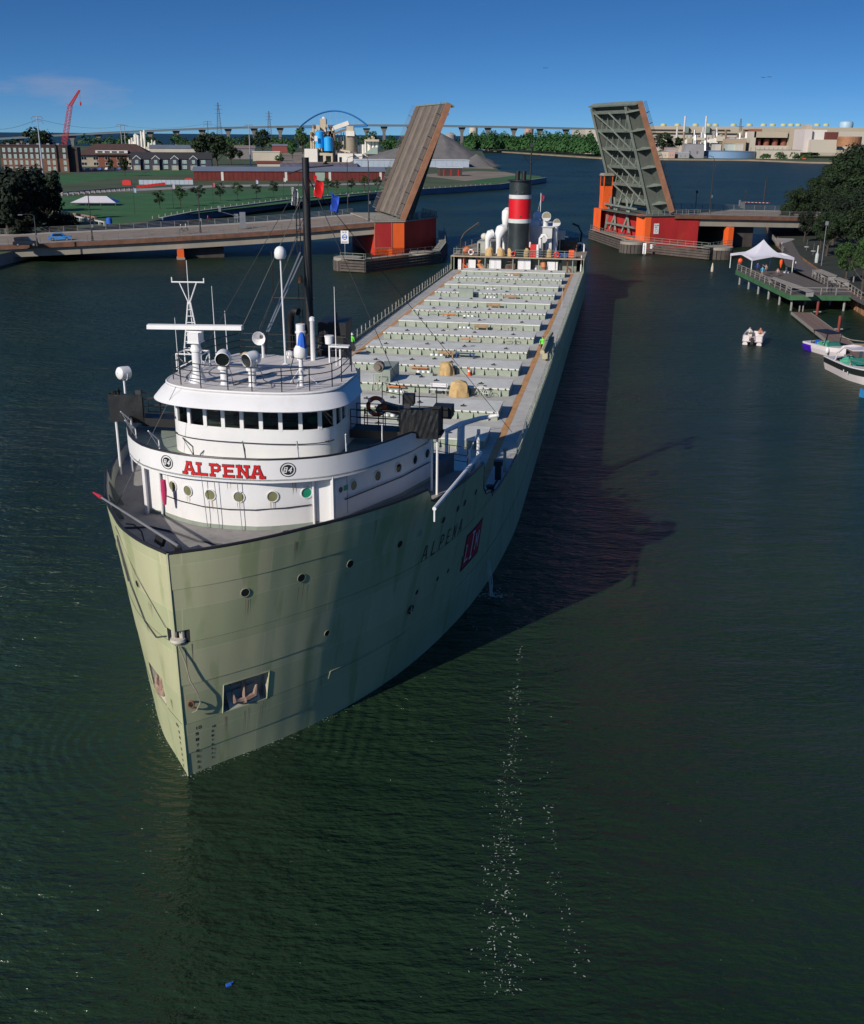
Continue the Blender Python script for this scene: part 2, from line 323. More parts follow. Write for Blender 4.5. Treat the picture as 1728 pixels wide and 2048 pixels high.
def T(s):
    for (a,x),(b,y) in zip(TT,TT[1:]):
        if s<=b: return x+(y-x)*(s-a)/(b-a)
    return TT[-1][1]
SS=[0,.1,.3,.6,.9,1.15,1.5,1.9,2.25,2.6,3,3.5,4,4.6,5.2,5.9,6.6,7.4,8.2,9.1,9.35,9.55,9.9,10.8,11.8,12.8,13.8,15,16.1,16.5,17.2,18.2,19,19.6,20.2,22,24,27,30,33,36,42,50,60,70,80,90,100,110,120,129.9,130,134,138,141,144,147,150,153,155.5,157.5,159,160.2,160.95]
BANDS=[(-1.5,1.0),(1.0,2.35),(2.35,4.1),(4.1,5.95),(5.95,8.25),(8.25,10.2)]
for side in (1,-1):
    for k,(z0,z1) in enumerate(BANDS):
        zs=[z0,(z0+z1)/2,z1]
        if k==2: zs=[2.35,3.65,4.1]
        if k==4: zs=[5.95,6.5,7.3,8.25]
        if k==5: zs=[8.25,8.9,9.7]
        off=.014 if k%2 else 0.
        for lo,hi in (((0,60),(60,200)) if k>=4 else ((0,200),)):
            b=M(); idx={}; SL=[x for x in SS if lo<=x<=hi]
            for i,s in enumerate(SL):
                for j,z in enumerate(zs):
                    idx[i,j]=len(b.v); b.v.append(tuple(hpt(s,min(z,T(s)),side,off)))
            for i in range(len(SL)-1):
                for j in range(len(zs)-1):
                    if zs[j]>=T(SL[i])-1e-6 and zs[j]>=T(SL[i+1])-1e-6: continue
                    if k==2 and j==0 and 1.15<=SL[i]<2.6: continue
                    if k==4 and j==0 and SL[i]<.3: continue
                    q=(idx[i,j],idx[i+1,j],idx[i+1,j+1],idx[i,j+1]); b.f.append(q if side==1 else q[::-1])
            if b.f: b.obj('hull_strake',HULL,ship,smooth=True)
    # bulwark inside face and cap rail
    b=M(); rows=[[],[]]
    for s in [x for x in SS if .3<=x<=27]:
        d=8.4 if s<16.2 else 4.83
        p=hpt(s,T(s)-.02,side,-.1); q=hpt(s,d,side,-.1); rows[0].append(p); rows[1].append(q)
    b.grid(rows); b.obj('bulwark',INHULL,ship)
    b=M(); b.tube([hpt(s,T(s)+.03,side,-.05) for s in SS if s<=30],.075,6); b.obj('cap_rail',RAILBLACK,ship)
    b=M(); b.tube([hpt(s,T(s)+.02,side,-.06) for s in SS if 30<=s<=130],.06,5); b.obj('gunwale_bar',HULL,ship)
    # bulwark stays
    for s in (4.4,6.2,8.0):
        p=hpt(s,9.55,side,-.12); q=hpt(s,8.42,side,-.12); c=Vector((-side*.45,0,0))
        b=M(); b.tri(p,q,q+c); b.tri(q+c+Vector((0,.05,0)),q+Vector((0,.05,0)),p+Vector((0,.05,0))); b.obj('bulwark_stay',INHULL,ship)
b=M(); b.tube([(0,-.02-.23*max(0,z)/9.7,z) for z in (-1.5,0,2,4,5.9)],.05,6); b.tube([(0,-.02-.23*z/9.7,z) for z in (6.5,8,9.75)],.05,6); b.obj('stem_bar',HULL,ship,True)
# transom closing and decks
def deckpoly(s0,s1,z,inset,step=None):
    L=[s for s in SS if s0<=s<=s1]
    if s0 not in L: L=[s0]+L
    if s1 not in L: L.append(s1)
    return [(hb(s,z)-inset,hpt(s,z).y) for s in L]+[(-hb(s,z,-1)+inset,hpt(s,z).y) for s in reversed(L)]
b=M(); p=deckpoly(.25,16.4,8.4,.04); b.add([(x,y,8.4) for x,y in p],[tuple(range(len(p)))]); b.add([(-hb(16.4,4.8)+.1,16.4,4.8),(hb(16.4,4.8)-.1,16.4,4.8),(hb(16.4,8.3)-.1,16.4,8.39),(-hb(16.4,8.3)+.1,16.4,8.39)],[(0,1,2,3)]); b.obj('forecastle_deck',FCDECK,ship)
b=M(); p=deckpoly(16.41,160.2,4.83,.03); b.add([(x,y,4.83) for x,y in p],[tuple(range(len(p)))]); b.obj('main_deck',DECKGREY,ship)
for sd in (1,-1):
    b=M(); b.bb(sd*8.5-.25,sd*8.5+.25,20,129.5,4.832,4.838); b.obj('walkway_stripe',ORANGESTRIPE,ship)
# lighter outline of the deck walkway on the forecastle
b=M(); b.tube([(x,y,8.43) for x,y in [(-4.6,5.2),(-3.4,5.6),(-2.2,5.2),(-.8,4.4),(.4,4.2)]],.05,4); b.obj('deck_hose',CABLE,ship)
# ---- anchor pockets and anchors
for side in (1,-1):
    C=[hpt(s,z,side) for s,z in ((1.15,2.35),(2.6,2.35),(2.6,3.65),(1.15,3.65))]
    dv=-hnorm(1.9,3,side)*.55
    D=[c+dv for c in C]; b=M(); b.add(C+D,[(0,1,5,4),(1,2,6,5),(2,3,7,6),(3,0,4,7),(4,5,6,7)]); b.obj('anchor_pocket',PALEPAINT,ship)
    b=M()
    for i in range(4): b.beam(C[i],C[(i+1)%4],.04,.04)
    b.obj('pocket_frame',HULL,ship)
    ctr=sum(C,Vector())/4; ex=(C[1]-C[0]).normalized(); ez=(C[3]-C[0]).normalized(); nv=-dv.normalized()
    P=lambda a,c,o:ctr+ex*a+ez*c+nv*o
    an=M(); an.tube([P(0,.55,-.3),P(0,.1,-.2),P(0,-.35,-.12)],.11,7); an.tube([P(-.55,.1,-.15),P(-.45,-.3,-.05),P(0,-.42,-.08),P(.45,-.3,-.05),P(.55,.1,-.15)],.1,7,rs=[.05,.13,.15,.13,.05])
    an.ell(P(0,-.42,-.1),.22,.2,.16,8,5); an.tube([P(-.6,.42,-.3),P(.6,.5,-.3)],.12,6); an.obj('anchor',mat('rusty_pale_anchor',(.30,.20,.15),.8,var=.4,scale=2.5,dirt=(.12,.04,.02),dirt_amt=.9,dirt_scale=2),ship,True)
    b=M(); b.add([P(-.7,-.63,-.02),P(.7,-.6,-.02),P(.69,.0,-.42),P(-.69,-.05,-.42)],[(0,1,2,3)]); b.obj('pocket_sill',PALEPAINT,ship)
# ---- bow fairlead
b=M(); b.add([hpt(.3,5.95,1),hpt(.3,5.95,-1),hpt(.3,6.5,-1),hpt(.3,6.5,1),(0,-.1,5.95),(0,-.1,6.5)],[(0,1,2,3)]); b.obj('fairlead_opening',BLACK,ship)
b=M(); b.lathe((0,.1,5.93),[(.05,0),(.3,.02),(.34,.1),(.3,.18),(.12,.24)],12); b.obj('fairlead_lip',PALEPAINT,ship,True)
b=M(); b.cyl((.16,.12,6.05),(.16,.12,6.48),.11,n=9); b.cyl((-.16,.12,6.05),(-.16,.12,6.48),.11,n=9); b.obj('fairlead_roller',PALEPAINT,ship,True)
b=M(); b.tube([(.12,-.18,5.9),(.3,-.1,5.2),(.42,-.06,4.4),(.6,.1,3.8),(.66,.22,3.3),(.5,.1,2.95),(.36,.02,2.9)],.025,5); b.obj('mooring_line',ROPE,ship)
b=M(); b.tube([(.34+.12*math.cos(a),.05,3.25+.17*math.sin(a)) for a in [i*PI/5 for i in range(10)]],.035,5,closed=True); b.obj('bow_ring',RUST,ship)
b=M(); b.tube([hpt(.35,6.1,-1,.06),hpt(.9,5.7,-1,.05),hpt(1.6,6.0,-1,.05),hpt(2.3,7.2,-1,.05),hpt(2.8,8.6,-1,.05),hpt(3.0,9.0,-1,.05),hpt(3.2,8.7,-1,.05),hpt(2.6,7.2,-1,.06)],.03,5); b.obj('hanging_line',CABLE,ship)
b=M(); b.tube([hpt(.3,6.5,-1,.05),hpt(1.5,8,-1,.05),hpt(2.8,9.5,-1,.05)],.015,4); b.obj('stay_wire',CABLE,ship)
# ---- rust bleeding on the plating (thin flakes lying on it)
random.seed(3)
b=M()
for (s,z,l,sd) in [(1.0,7.2,.5,-1),(1.5,6.1,.35,-1),(2.62,2.3,.6,-1),(.6,3.2,.4,-1),(4.9,2.3,.5,1),(9.3,2.5,.7,1),(20.5,3.5,1.2,1),(24,3.2,1.0,1),(1.64,7.4,.7,1),(3.42,7.38,.8,1),(5.35,7.3,.6,1),(7.88,7.35,.9,1),(11.2,7.4,.8,1),(12.8,7.45,.7,1),(1.3,2.3,1.1,1),(1.9,2.3,1.4,1),(2.4,2.3,.9,1),(.25,5.9,1.2,1),(10.05,4.2,.7,1),(12.1,4.1,.8,1),(15.3,4.0,.7,1),(6.2,9.4,.9,1),(8.4,9.4,1.2,1),(3.1,9.4,.7,1),(13.2,8.7,1.0,1),(18.4,6.2,1.3,1),(26,4.9,1.4,1),(33,4.8,1.2,1),(41,4.7,1.5,1),(52,4.6,1.3,1)]:
    for i in range(2 if sd==1 else 4):
        a=s+random.uniform(-.12,.12); c=random.uniform(.006,.018); t=z-random.uniform(0,.2); q=l*random.uniform(.6,1.6)
        b.add([hpt(a-c,t,sd,.024),hpt(a+c,t,sd,.024),hpt(a+c*.3,t-q,sd,.024)],[(0,1,2)])
b.obj('rust_streak',mat('thin_rust_stain',(.27,.20,.12),.8,var=.3),ship)['kind']='stuff'
# ---- portholes in the plating
def disc(b,c,nrm,r,n=16,off=0.,r0=0.):
    nrm=Vector(nrm).normalized(); a=nrm.cross(Vector((0,0,1))).normalized(); u=a.cross(nrm)
    ring=[Vector(c)+nrm*off+(a*math.cos(2*PI*i/n)+u*math.sin(2*PI*i/n))*r for i in range(n)]
    b.add(ring,[tuple(range(n))]); return b
def porthole(c,nrm,r,glass,parent,ringm,pr=.05):
    nrm=Vector(nrm).normalized(); a=nrm.cross(Vector((0,0,1))).normalized(); u=a.cross(nrm); n=18
    b=M(); rows=[]
    for rr,o in ((r,.004),(r*1.0,pr),(r*1.16,pr),(r*1.18,.002)):
        rows.append([Vector(c)+nrm*o+(a*math.cos(2*PI*i/n)+u*math.sin(2*PI*i/n))*rr for i in range(n)])
    b.grid(rows,True); p=b.obj('porthole',ringm,parent)
    g=M(); disc(g,c,nrm,r*1.05,18,min(.016,pr*.8)); g.obj('glass',glass,p)
for s,z in [(1.64,7.59),(3.42,7.57),(5.35,7.52),(7.88,7.56),(9.2,7.62),(11.2,7.6),(12.79,7.64),(13.72,7.64),(15.47,7.63)]:
    porthole(hpt(s,z,1,.016),hnorm(s,z,1),.17,BLACK if s!=9.2 else GREENGREY,ship,HULL,.012)
    if s<8: porthole(hpt(s,z,-1,.016),hnorm(s,z,-1),.15,BLACK,ship,HULL,.012)
for s,z in [(4.76,4.5),(10.05,4.34),(12.05,4.23),(13.29,4.16),(15.31,4.1)]:
    porthole(hpt(s,z,1,.016),hnorm(s,z,1),.13,BLACK,ship,HULL,.012)
porthole(hpt(7.2,4.45,1,.016),hnorm(7.2,4.45),.16,HULL,ship,PALEPAINT,.012)
# hull discharge cross valve
b=M(); c0=hpt(9.8,3.55,1,.06); nn=hnorm(9.8,3.55)
disc(b,c0,nn,.24,16); b.obj('overboard_valve',BLACK,ship)
b=M(); ex=nn.cross(Vector((0,0,1))).normalized(); b.beam(c0+nn*.02-ex*.2,c0+nn*.02+ex*.2,.05,.03); b.beam(c0+nn*.02-Vector((0,0,.2)),c0+nn*.02+Vector((0,0,.2)),.05,.03); b.obj('valve_cross',GREENGREY,ship)
# raised fender bar low on the side
b=M(); b.tube([hpt(s,2.45-.012*(s-5),1,.02) for s in (5.2,6,7,8,9,10,11,12,13,14,16,18)],.018,5); b.tube([hpt(5.2,2.45,1,.02),hpt(5.15,2.1,1,.02)],.016,4); b.obj('rubbing_bar',HULL,ship)
# ---- lettering on the plating
hs_=lambda x,z,o:hpt(x,z,1,.0165+o*.4)
b=M(); letters(b,'ALPENA',9.85,6.0,.38,.7,.38,.062,hs_,.01); b.obj('name_lettering',BLACK,ship)
b=M(); b.grid([[hs_(15.35+2.95*i/6,3.25+2.05*j/4,.004) for i in range(7)] for j in range(5)]); pan=b.obj('company_panel',BLACK,ship)
b=M(); b.grid([[hs_(15.5+2.65*i/6,3.37+1.81*j/4,.010) for i in range(7)] for j in range(5)]); b.obj('panel_field',LOGORED,pan)
b=M(); letters(b,'L',15.68,3.7,.52,.9,.1,.09,hs_,.016,serif=.14); letters(b,'I',16.45,3.55,.6,1.45,.1,.13,hs_,.017,serif=.22); letters(b,'M',17.35,3.8,.58,.85,.1,.08,hs_,.016,serif=.1); b.obj('panel_letters',WHITE,pan)
b=M()
for k,ch in enumerate(['10','9','8','7','6','5','4','3']):
    letters(b,ch,.30,2.0-.265*k,.075,.11,.025,.024,hs_,.01)
    letters(b,ch,.80,1.85-.21*k,.05,.07,.02,.02,hs_,.01)
    letters(b,ch,.30,2.0-.265*k,.08,.1,.03,.03,lambda x,z,o:hpt(x,z,-1,.0165+o*.4),.01)
b.obj('draught_marks',BLACK,ship)
# ---- deckhouse under the bridge
HF=pchip([(0,6.1),(1.2,6.18),(2.4,6.62),(3.5,7.25)])
def houseline(k=0.):
    r=[(x,HF(x)-k) for x in (0,.6,1.2,1.8,2.4,3.0,3.5)]+[(3.52,7.28-k),(4.25+k*.5,7.42-k)]+[(5.3+k,9.6),(6.36+k,11.8),(7.3+k,14.6)]
    return r
hl=houseline(); poly=[(-x,y) for x,y in reversed(hl)][:-1]+hl
b=M(); b.prism(poly,8.56,10.7); hou=b.obj('deckhouse',WHITE,ship,True)
hl2=houseline(.03); poly2=[(-x,y) for x,y in reversed(hl2)][:-1]+hl2
b=M(); b.prism(poly2,8.4,8.57); b.obj('base_trim',GREENGREY,hou)
# wing pillars
for sd in (1,-1):
    b=M(); b.bb(sd*4.3-.06,sd*4.3+.06,7.18,7.42,8.41,10.7); b.bb(sd*3.5-.03,sd*3.5+.03,7.05,7.25,8.41,10.7); b.obj('corner_post',WHITE,hou)
for (x,z),g in zip([(-2.76,9.95),(-1.9,9.93),(-.79,9.9),(.5,9.9),(1.9,9.92),(3.2,9.95)],[PGLASS]*5+[PGLASSG]):
    xx=abs(x); d=(HF(xx+.05)-HF(max(0,xx-.05)))/.1*(1 if x>0 else -1)
    porthole((x,HF(xx),z),(d,-1,0),.225,g,hou,WHITE)
def sidept(s): 
    L=[(7.42,4.25),(9.6,5.3),(11.8,6.36),(14.6,7.3)]
    for (a,x),(c,y) in zip(L,L[1:]):
        if s<=c: return x+(y-x)*(s-a)/(c-a)
for sd in (1,-1):
    for s,g in [(8.69,PGLASS),(10.23,GLASSD),(11.63,GLASSD),(13.06,GLASSD),(14.2,GLASSD)]:
        d=(sidept(s+.05)-sidept(s-.05))/.1; porthole((sd*sidept(s),s,9.88),(sd,-d,0),.22,g,hou,WHITE)
    b=M(); P=[(sd*(sidept(s)+.07),s-.03,9.4) for s in (8.1,9.6,11.8,14.4)]; b.tube(P,.028,5); b.obj('grab_rail',RAILBLACK,hou)
    # side door
    d=.48; b=M(); c=[(sd*(sidept(s)+.02),s-.01) for s in (7.55,8.3)]
    b.add([(c[0][0],c[0][1],8.7),(c[1][0],c[1][1],8.7),(c[1][0],c[1][1],10.4),(c[0][0],c[0][1],10.4)],[(0,1,2,3)]); dr=b.obj('door',WHITE,hou)
    b=M(); b.beam((c[0][0],c[0][1]-.01,8.7),(c[0][0],c[0][1]-.01,10.4),.02,.02); b.beam((c[1][0],c[1][1]-.01,8.7),(c[1][0],c[1][1]-.01,10.4),.02,.02); b.obj('door_frame',GREENGREY,dr)
    b=M(); disc(b,(sd*(sidept(7.9)+.03),7.88,9.9),(sd,-.48,0),.13,14,.012); b.obj('door_window',GLASSD,dr)
b=M(); s=8.22; b.add([(sidept(s-.13)+.03,s-.15,9.78),(sidept(s+.13)+.03,s+.11,9.78),(sidept(s+.13)+.03,s+.11,10.02),(sidept(s-.13)+.03,s-.15,10.02)],[(0,1,2,3)]); b.obj('green_notice',GREEN,hou)
b=M(); b.tube([(x,HF(abs(x))-.07,9.33+.02*abs(x)) for x in (-3.4,-2.4,-1.2,0,1.2,2.4,3.4)],.026,5); b.obj('grab_rail',RAILBLACK,hou)
for x in (-.95,-.4,.62):
    b=M(); b.cyl((x,HF(abs(x))-.16,8.42),(x-.12,5.9,11.3),.016,n=5); b.obj('guy_wire',STEEL,ship)
random.seed(41); b=M()
for x,z,l in [(-2.76,9.7,.5),(-1.9,9.68,.4),(-.79,9.65,.55),(.5,9.65,.35),(1.9,9.67,.5),(-3.1,10.5,.8),(2.8,10.55,.7),(.1,10.6,.5)]:
    for k in range(3):
        a=x+random.uniform(-.12,.12); c=random.uniform(.008,.02); y=HF(abs(a))-.006
        b.add([(a-c,y,z),(a+c,y,z),(a+c*.4,y,z-l*random.uniform(.5,1)),(a-c*.3,y,z-l*.6)],[(0,1,2,3)])
b.obj('rust_weeping',mat('pale_rust_stain',(.42,.30,.2),.8,var=.2),hou)
# ---- bridge deck and its bulwark band
BF=pchip([(0,5.85),(1.5,5.95),(3,6.38),(4.2,7.05),(5.0,7.85)])
bl=[(x,BF(x)) for x in (0,.5,1,1.5,2,2.5,3,3.6,4.2,4.6,5.0)]+[(5.55,8.6),(6.3,10),(6.95,11.5),(7.4,13.2)]
bpoly=[(-x,y) for x,y in reversed(bl)][:-1]+bl
b=M(); b.prism(bpoly+[(7.4,14.75),(-7.4,14.75)],10.705,10.78); b.obj('bridge_deck',GREENGREY,ship)
b=M(); top=lambda s:11.62 if s<12.3 else 11.62-.55*(s-12.3)/.9
b.grid([[(x,y,z if z<11 else top(y)) for x,y in bpoly] for z in (10.62,11.2,11.62)])
b.grid([[(x*.985,y+.09,z if z<11 else top(y)) for x,y in bpoly] for z in (11.62,11.2,10.79)])
b.obj('bridge_bulwark',WHITE,ship,True)
b=M(); b.tube([(x*.992,y+.045,top(y)+.02) for x,y in bpoly],.06,6); b.obj('bulwark_cap',RAILBLACK,ship)
bs_=lambda x,z,o:(x,BF(abs(x))-.012-o,z)
b=M(); letters(b,'ALPENA',-1.8,10.88,.42,.46,.185,.095,bs_,.0,serif=.17,grow=.022); nl=b.obj('name_board_outline',BLACK,ship)
b=M(); letters(b,'ALPENA',-1.8,10.88,.42,.46,.185,.095,bs_,.012,serif=.17); b.obj('name_board_letters',REDSIGN,nl)
for cx in (-2.72,2.68):
    b=M(); ringpoly(b,cx,11.2,.28,.315,bs_,.004); ringpoly(b,cx,11.2,0,.22,bs_,.004); em=b.obj('number_emblem',BLACK,ship)
    b=M(); letters(b,'84',cx-.15,11.1,.115,.2,.075,.036,lambda x,z,o:bs_(x+.25*(z-11.2),z,o),.012); b.obj('number_digits',WHITE,em)
for x,y in [(-6.1,9.6),(-5.2,8.2),(-3.4,6.75),(-1.5,6.05),(.9,6.0),(3.1,6.6),(4.9,7.9),(6.1,9.8)]:
    sd=1 if x>0 else -1; b=M(); b.tube([(x*.97,y+.15,11.55),(x*.97,y+.12,12.0),(x*.97-sd*.1+abs(x)/x*.25,y-.5,12.55)],.032,5); b.tube([(x*.97,y+.15,11.6),(x*.97-sd*.1+abs(x)/x*.25,y-.5,12.55)],.018,4); b.obj('windscreen_bracket',WHITE if abs(x)>1 and x!=-1.5 else STEEL,ship)
# ---- pilothouse
def sup(half,s0,dep,side_end,e=2.6,n=40):
    pts=[]
    for i in range(n+1):
        t=-1+2*i/n; a=t*PI/2
        x=half*(abs(math.sin(a))**(2/e))*(1 if a>=0 else -1); y=s0+dep*(1-abs(math.cos(a))**(2/e))
        pts.append((x,y))
    return [(-half,side_end)]+pts+[(half,side_end)]
ph=sup(3.85,8.5,1.9,14.4)
b=M(); b.grid([[(x,y,z) for x,y in ph] for z in (10.79,12.25)]); b.grid([[(x,y,z) for x,y in ph] for z in (13.02,13.95)]); b.bb(-3.85,3.85,14.36,14.4,10.79,13.9); pil=b.obj('pilothouse',WHITE,ship,True)
# arc length walk for windows
def walk(pts,step):
    out=[];acc=0
    for (a,b_),(c,d) in zip(pts,pts[1:]):
        L=math.hypot(c-a,d-b_)
        out.append((acc,(a,b_),(c,d),L)); acc+=L
    return out,acc
segs,tot=walk(ph,0)
def at(l,off=0.):
    l=max(0,min(tot-1e-6,l))
    for a,p,q,L in segs:
        if l<=a+L:
            t=(l-a)/max(L,1e-9); nx,ny=(q[1]-p[1])/L,-(q[0]-p[0])/L
            return (p[0]+(q[0]-p[0])*t+nx*off,p[1]+(q[1]-p[1])*t+ny*off)
ce_=tot/2; ww,pw=.70,.175; NW=14
st=ce_-NW*(ww+pw)/2
for k in range(NW+1):
    l=st+k*(ww+pw)-pw/2; b=M(); a0=at(l-pw/2,.015);a1=at(l+pw/2,.015);c0=at(l-pw/2,-.1);c1=at(l+pw/2,-.1)
    b.prism([a0,a1,c1,c0],12.2,13.06); b.obj('window_post',WHITE,pil)
    if k<NW:
        w0=st+k*(ww+pw); p0=at(w0,-.07);p1=at(w0+ww,-.07); b=M(); b.add([(*p0,12.2),(*p1,12.2),(*p1,13.05),(*p0,13.05)],[(0,1,2,3)]); g=b.obj('window_pane',CLEARP,pil)
# solid wall aft of the windows on both sides
for l0,l1 in ((0,st-pw),(st+NW*(ww+pw),tot)):
    pts=[at(l0+(l1-l0)*i/8) for i in range(9)]; b=M(); b.grid([[(x,y,z) for x,y in pts] for z in (12.25,13.02)]); b.obj('wall_panel',WHITE,pil)
b=M(); b.bb(-3.6,3.6,9.3,14.3,11.6,11.65); b.bb(-3.7,3.7,13.4,13.5,11.65,13.8); b.bb(-3.7,3.7,9.4,14.3,13.8,13.84); b.obj('cabin_lining',mat('dark_wood_lining',(.06,.04,.03),.7,var=.3),pil)
b=M(); b.bb(-2.4,2.4,9.5,10.0,11.65,12.38); b.bb(-.9,-.3,10.6,11.0,11.65,12.7); b.bb(1.9,2.5,10.8,11.2,11.65,12.75); b.obj('console',mat('console_grey',(.10,.11,.10),.5,var=.3),pil)
b=M(); b.tube([(.35+.3*math.cos(a),10.2,12.5+.3*math.sin(a)) for a in [i*PI/8 for i in range(16)]],.03,5,closed=True); b.bb(-1.6,-1.1,10.0,10.1,12.4,12.75); b.obj('wheel_and_screen',mat('brass_dull',(.3,.2,.08),.5,var=.2),pil)
b=M(); b.box((2.7,10.0,12.42),(.35,.3,.3)); b.obj('green_bag',GREEN,pil)
b=M(); b.tube([(x,y-.09,11.62) for x,y in ph[4:-4]],.022,4); b.obj('grab_rail',RAILBLACK,pil)
rf=sup(4.1,8.05,2.6,12.8); roofpoly=rf+[(2.95,16.2),(-2.95,16.2)]
b=M(); b.prism(roofpoly,13.88,14.0); roof=b.obj('roof',mat('roof_paint',(.56,.53,.51),.7,var=.08,scale=.9,dirt=(.35,.32,.3),dirt_amt=.45,dirt_scale=1.6),pil)
b=M(); b.tube([(x*1.0,y,13.98) for x,y in rf],.05,5); b.obj('roof_edge',WHITE,pil)
vo=sup(4.55,7.35,2.9,11.9)
n=len(rf)
b=M(); b.grid([[(x*1.004,y-.01,13.9) for x,y in rf],[(x*.55+y2x*.45,y*.5+y2y*.5,13.68) for (x,y),(y2x,y2y) in zip(rf,vo)],[(x,y,13.34) for x,y in vo]])
b.grid([[(x,y,13.33) for x,y in vo],[(x*.9,y+.4,13.5) for x,y in vo],[(x*.84,y+.9,13.85) for x,y in vo]]); b.obj('visor',WHITE,pil,True)
# roof railing
def railing(pts,h,levels,r,postgap,m,parent,name='railing',closed=False):
    b=M()
    for lv in levels: b.tube([(p[0],p[1],p[2]+h*lv) for p in pts],r,5)
    acc=0;last=None
    for i,p in enumerate(pts):
        if last is None or math.dist(p,last)>postgap*.85 or i==len(pts)-1:
            b.cyl(p,(p[0],p[1],p[2]+h),r*1.15,n=5); last=p
    return b.obj(name,m,parent)
rr=[(x*.94,y+.22,14.0) for x,y in rf if y<12.7]+[(3.75,13.1,14.0),(2.75,16,14.0)]
railing([( -3.75,13.1,14.0)]+rr[:-1],1.05,(.36,.68,1),.022,1.25,RAILBLACK,pil)
railing([(-3.75,13.1,14),(-3.3,14.6,14),(-2.75,16,14),(-1.4,16.05,14),(0,16.05,14),(1.4,16.05,14),(2.75,16,14),(3.3,14.6,14),(3.75,13.1,14)],1.05,(.36,.68,1),.022,1.2,RAILBLACK,pil)
# roof fittings (parts of the ship)
b=M(); b.lathe((-2.45,9.6,14.0),[(.42,0),(.36,.15),(.24,.45),(.2,.7),(.2,1.35),(.25,1.38),(.25,1.5),(.21,1.55),(.21,1.75)],14); b.obj('radar_pedestal',WHITE,pil,True)
b=M(); b.box((-2.45,9.65,15.98),(.5,.62,.48)); b.box((-2.45,9.65,15.78),(.56,.7,.05)); b.box((-2.45,9.65,16.25),(.7,.3,.06)); b.obj('radar_gearbox',WHITE,pil)
b=M(); sec=[(-.16,-.08),(.14,-.1),(.16,.02),(.05,.13),(-.14,.1)]
b.grid([[(-2.45+x,9.65+a,16.42+c+.055*x/2.2*1.0) for a,c in sec] for x in (-2.2,2.2)],True); b.add([(-2.45+x,9.65+a,16.42+c+.055*x/2.2) for x in (-2.2,) for a,c in sec],[(0,1,2,3,4)]); b.add([(-2.45+x,9.65+a,16.42+c+.055*x/2.2) for x in (2.2,) for a,c in sec],[(4,3,2,1,0)]); b.obj('radar_scanner',WHITE,pil)
# lattice antenna tower
tx,ty=-3.75,12.3; b=M()
for a,c in ((-.62,-.5),(.62,-.5),(.62,.5),(-.62,.5)):
    b.cyl((tx+a,ty+c,14),(tx+a,ty+c,14.75),.035,n=6)
for (a,c),(d,e) in zip([(-.62,-.5),(.62,-.5),(.62,.5),(-.62,.5)],[(.62,-.5),(.62,.5),(-.62,.5),(-.62,-.5)]):
    b.cyl((tx+a,ty+c,14.75),(tx+d,ty+e,14.75),.035,n=5); b.cyl((tx+a,ty+c,14.05),(tx+d,ty+e,14.72),.025,n=5)
b.cyl((tx-.42,ty,14.75),(tx-.06,ty,17.1),.035,n=6); b.cyl((tx+.42,ty,14.75),(tx+.06,ty,17.1),.035,n=6); b.cyl((tx,ty+.4,14.75),(tx,ty+.02,17.1),.03,n=5)
for i in range(7):
    z=14.95+.3*i; q=.42-.36*(z-14.75)/2.35; b.cyl((tx-q,ty,z),(tx+q,ty,z),.02,n=4)
b.cyl((tx,ty,17.0),(tx-.42,ty,18.0),.03,n=5); b.cyl((tx,ty,17.0),(tx+.42,ty,18.0),.03,n=5); b.cyl((tx-.8,ty,18),(tx+.8,ty,18.03),.035,n=5)
b.cyl((tx-.78,ty,18),(tx-.78,ty,18.22),.03,n=5); b.cyl((tx+.78,ty,18),(tx+.78,ty,18.22),.03,n=5); b.cyl((tx,ty,17.0),(tx,ty,19.0),.025,.015,n=5); b.obj('antenna_tower',WHITE,pil)
for x,y,z0,z1 in ((-3.5,14.6,14,17.55),(-3.1,15.1,14,16.3),(-4.9,13.2,11,16.2),(2.72,14.2,14,17.76)):
    b=M(); b.cyl((x,y,z0),(x-.02,y,z1),.03,.012,n=5); b.obj('whip_antenna',WHITE,pil)
def searchlight(x,y,z,yaw,pitch,ped,r=.33,parent=pil,L=.75):
    if ped: 
        b=M(); b.lathe((x,y,z-ped),[(.2,0),(.17,.05),(.17,ped*.55),(.27,ped*.58),(.27,ped*.66),(.2,ped*.7),(.2,ped*.78),(.12,ped*.8)],12); pd=b.obj('light_pedestal',WHITE,parent,True)
    m=Matrix.Translation((x,y,z))@Matrix.Rotation(yaw,4,'Z')@Matrix.Rotation(pitch,4,'X')
    b=M(); b.lathe((0,0,0),[(.02,L*.55),(r*.6,L*.52),(r*.92,L*.38),(r,L*.15),(r,-L*.42),(r*.93,-L*.45),(r*.9,-L*.38)],16,'Y'); b.xf(m); body=b.obj('searchlight',WHITE,parent,True)
    b=M(); disc(b,(0,-L*.36,0),(0,-1,0),r*.92,16); b.xf(m); b.obj('lens',GLASSD,body)
    b=M(); b.tube([m@Vector((-r*1.08,0,0)),Vector((x,y,z))+Vector((-r*.8*math.cos(yaw),-r*.8*math.sin(yaw),-r*.9)),(x,y,z-r*1.25),Vector((x,y,z))+Vector((r*.8*math.cos(yaw),r*.8*math.sin(yaw),-r*.9)),m@Vector((r*1.08,0,0))],.025,5); b.obj('yoke',WHITE,body)
searchlight(-1.1,9.35,15.2,R(14),R(8),1.2); searchlight(.22,9.3,15.2,R(-28),R(8),1.2)
b=M(); b.cyl((.28,13.9,14),(.26,13.8,19.0),.05,.035,n=7); b.lathe((.28,13.9,14),[(.16,0),(.16,.05),(.06,.1)],8); b.obj('dome_mast',WHITE,pil,True)
b=M(); b.lathe((.26,13.8,19.0),[(.0,.0),(.2,.02),(.27,.1),(.28,.3),(.24,.45),(.14,.56),(.0,.6)],16); dm=b.obj('satellite_dome',WHITE,pil,True)
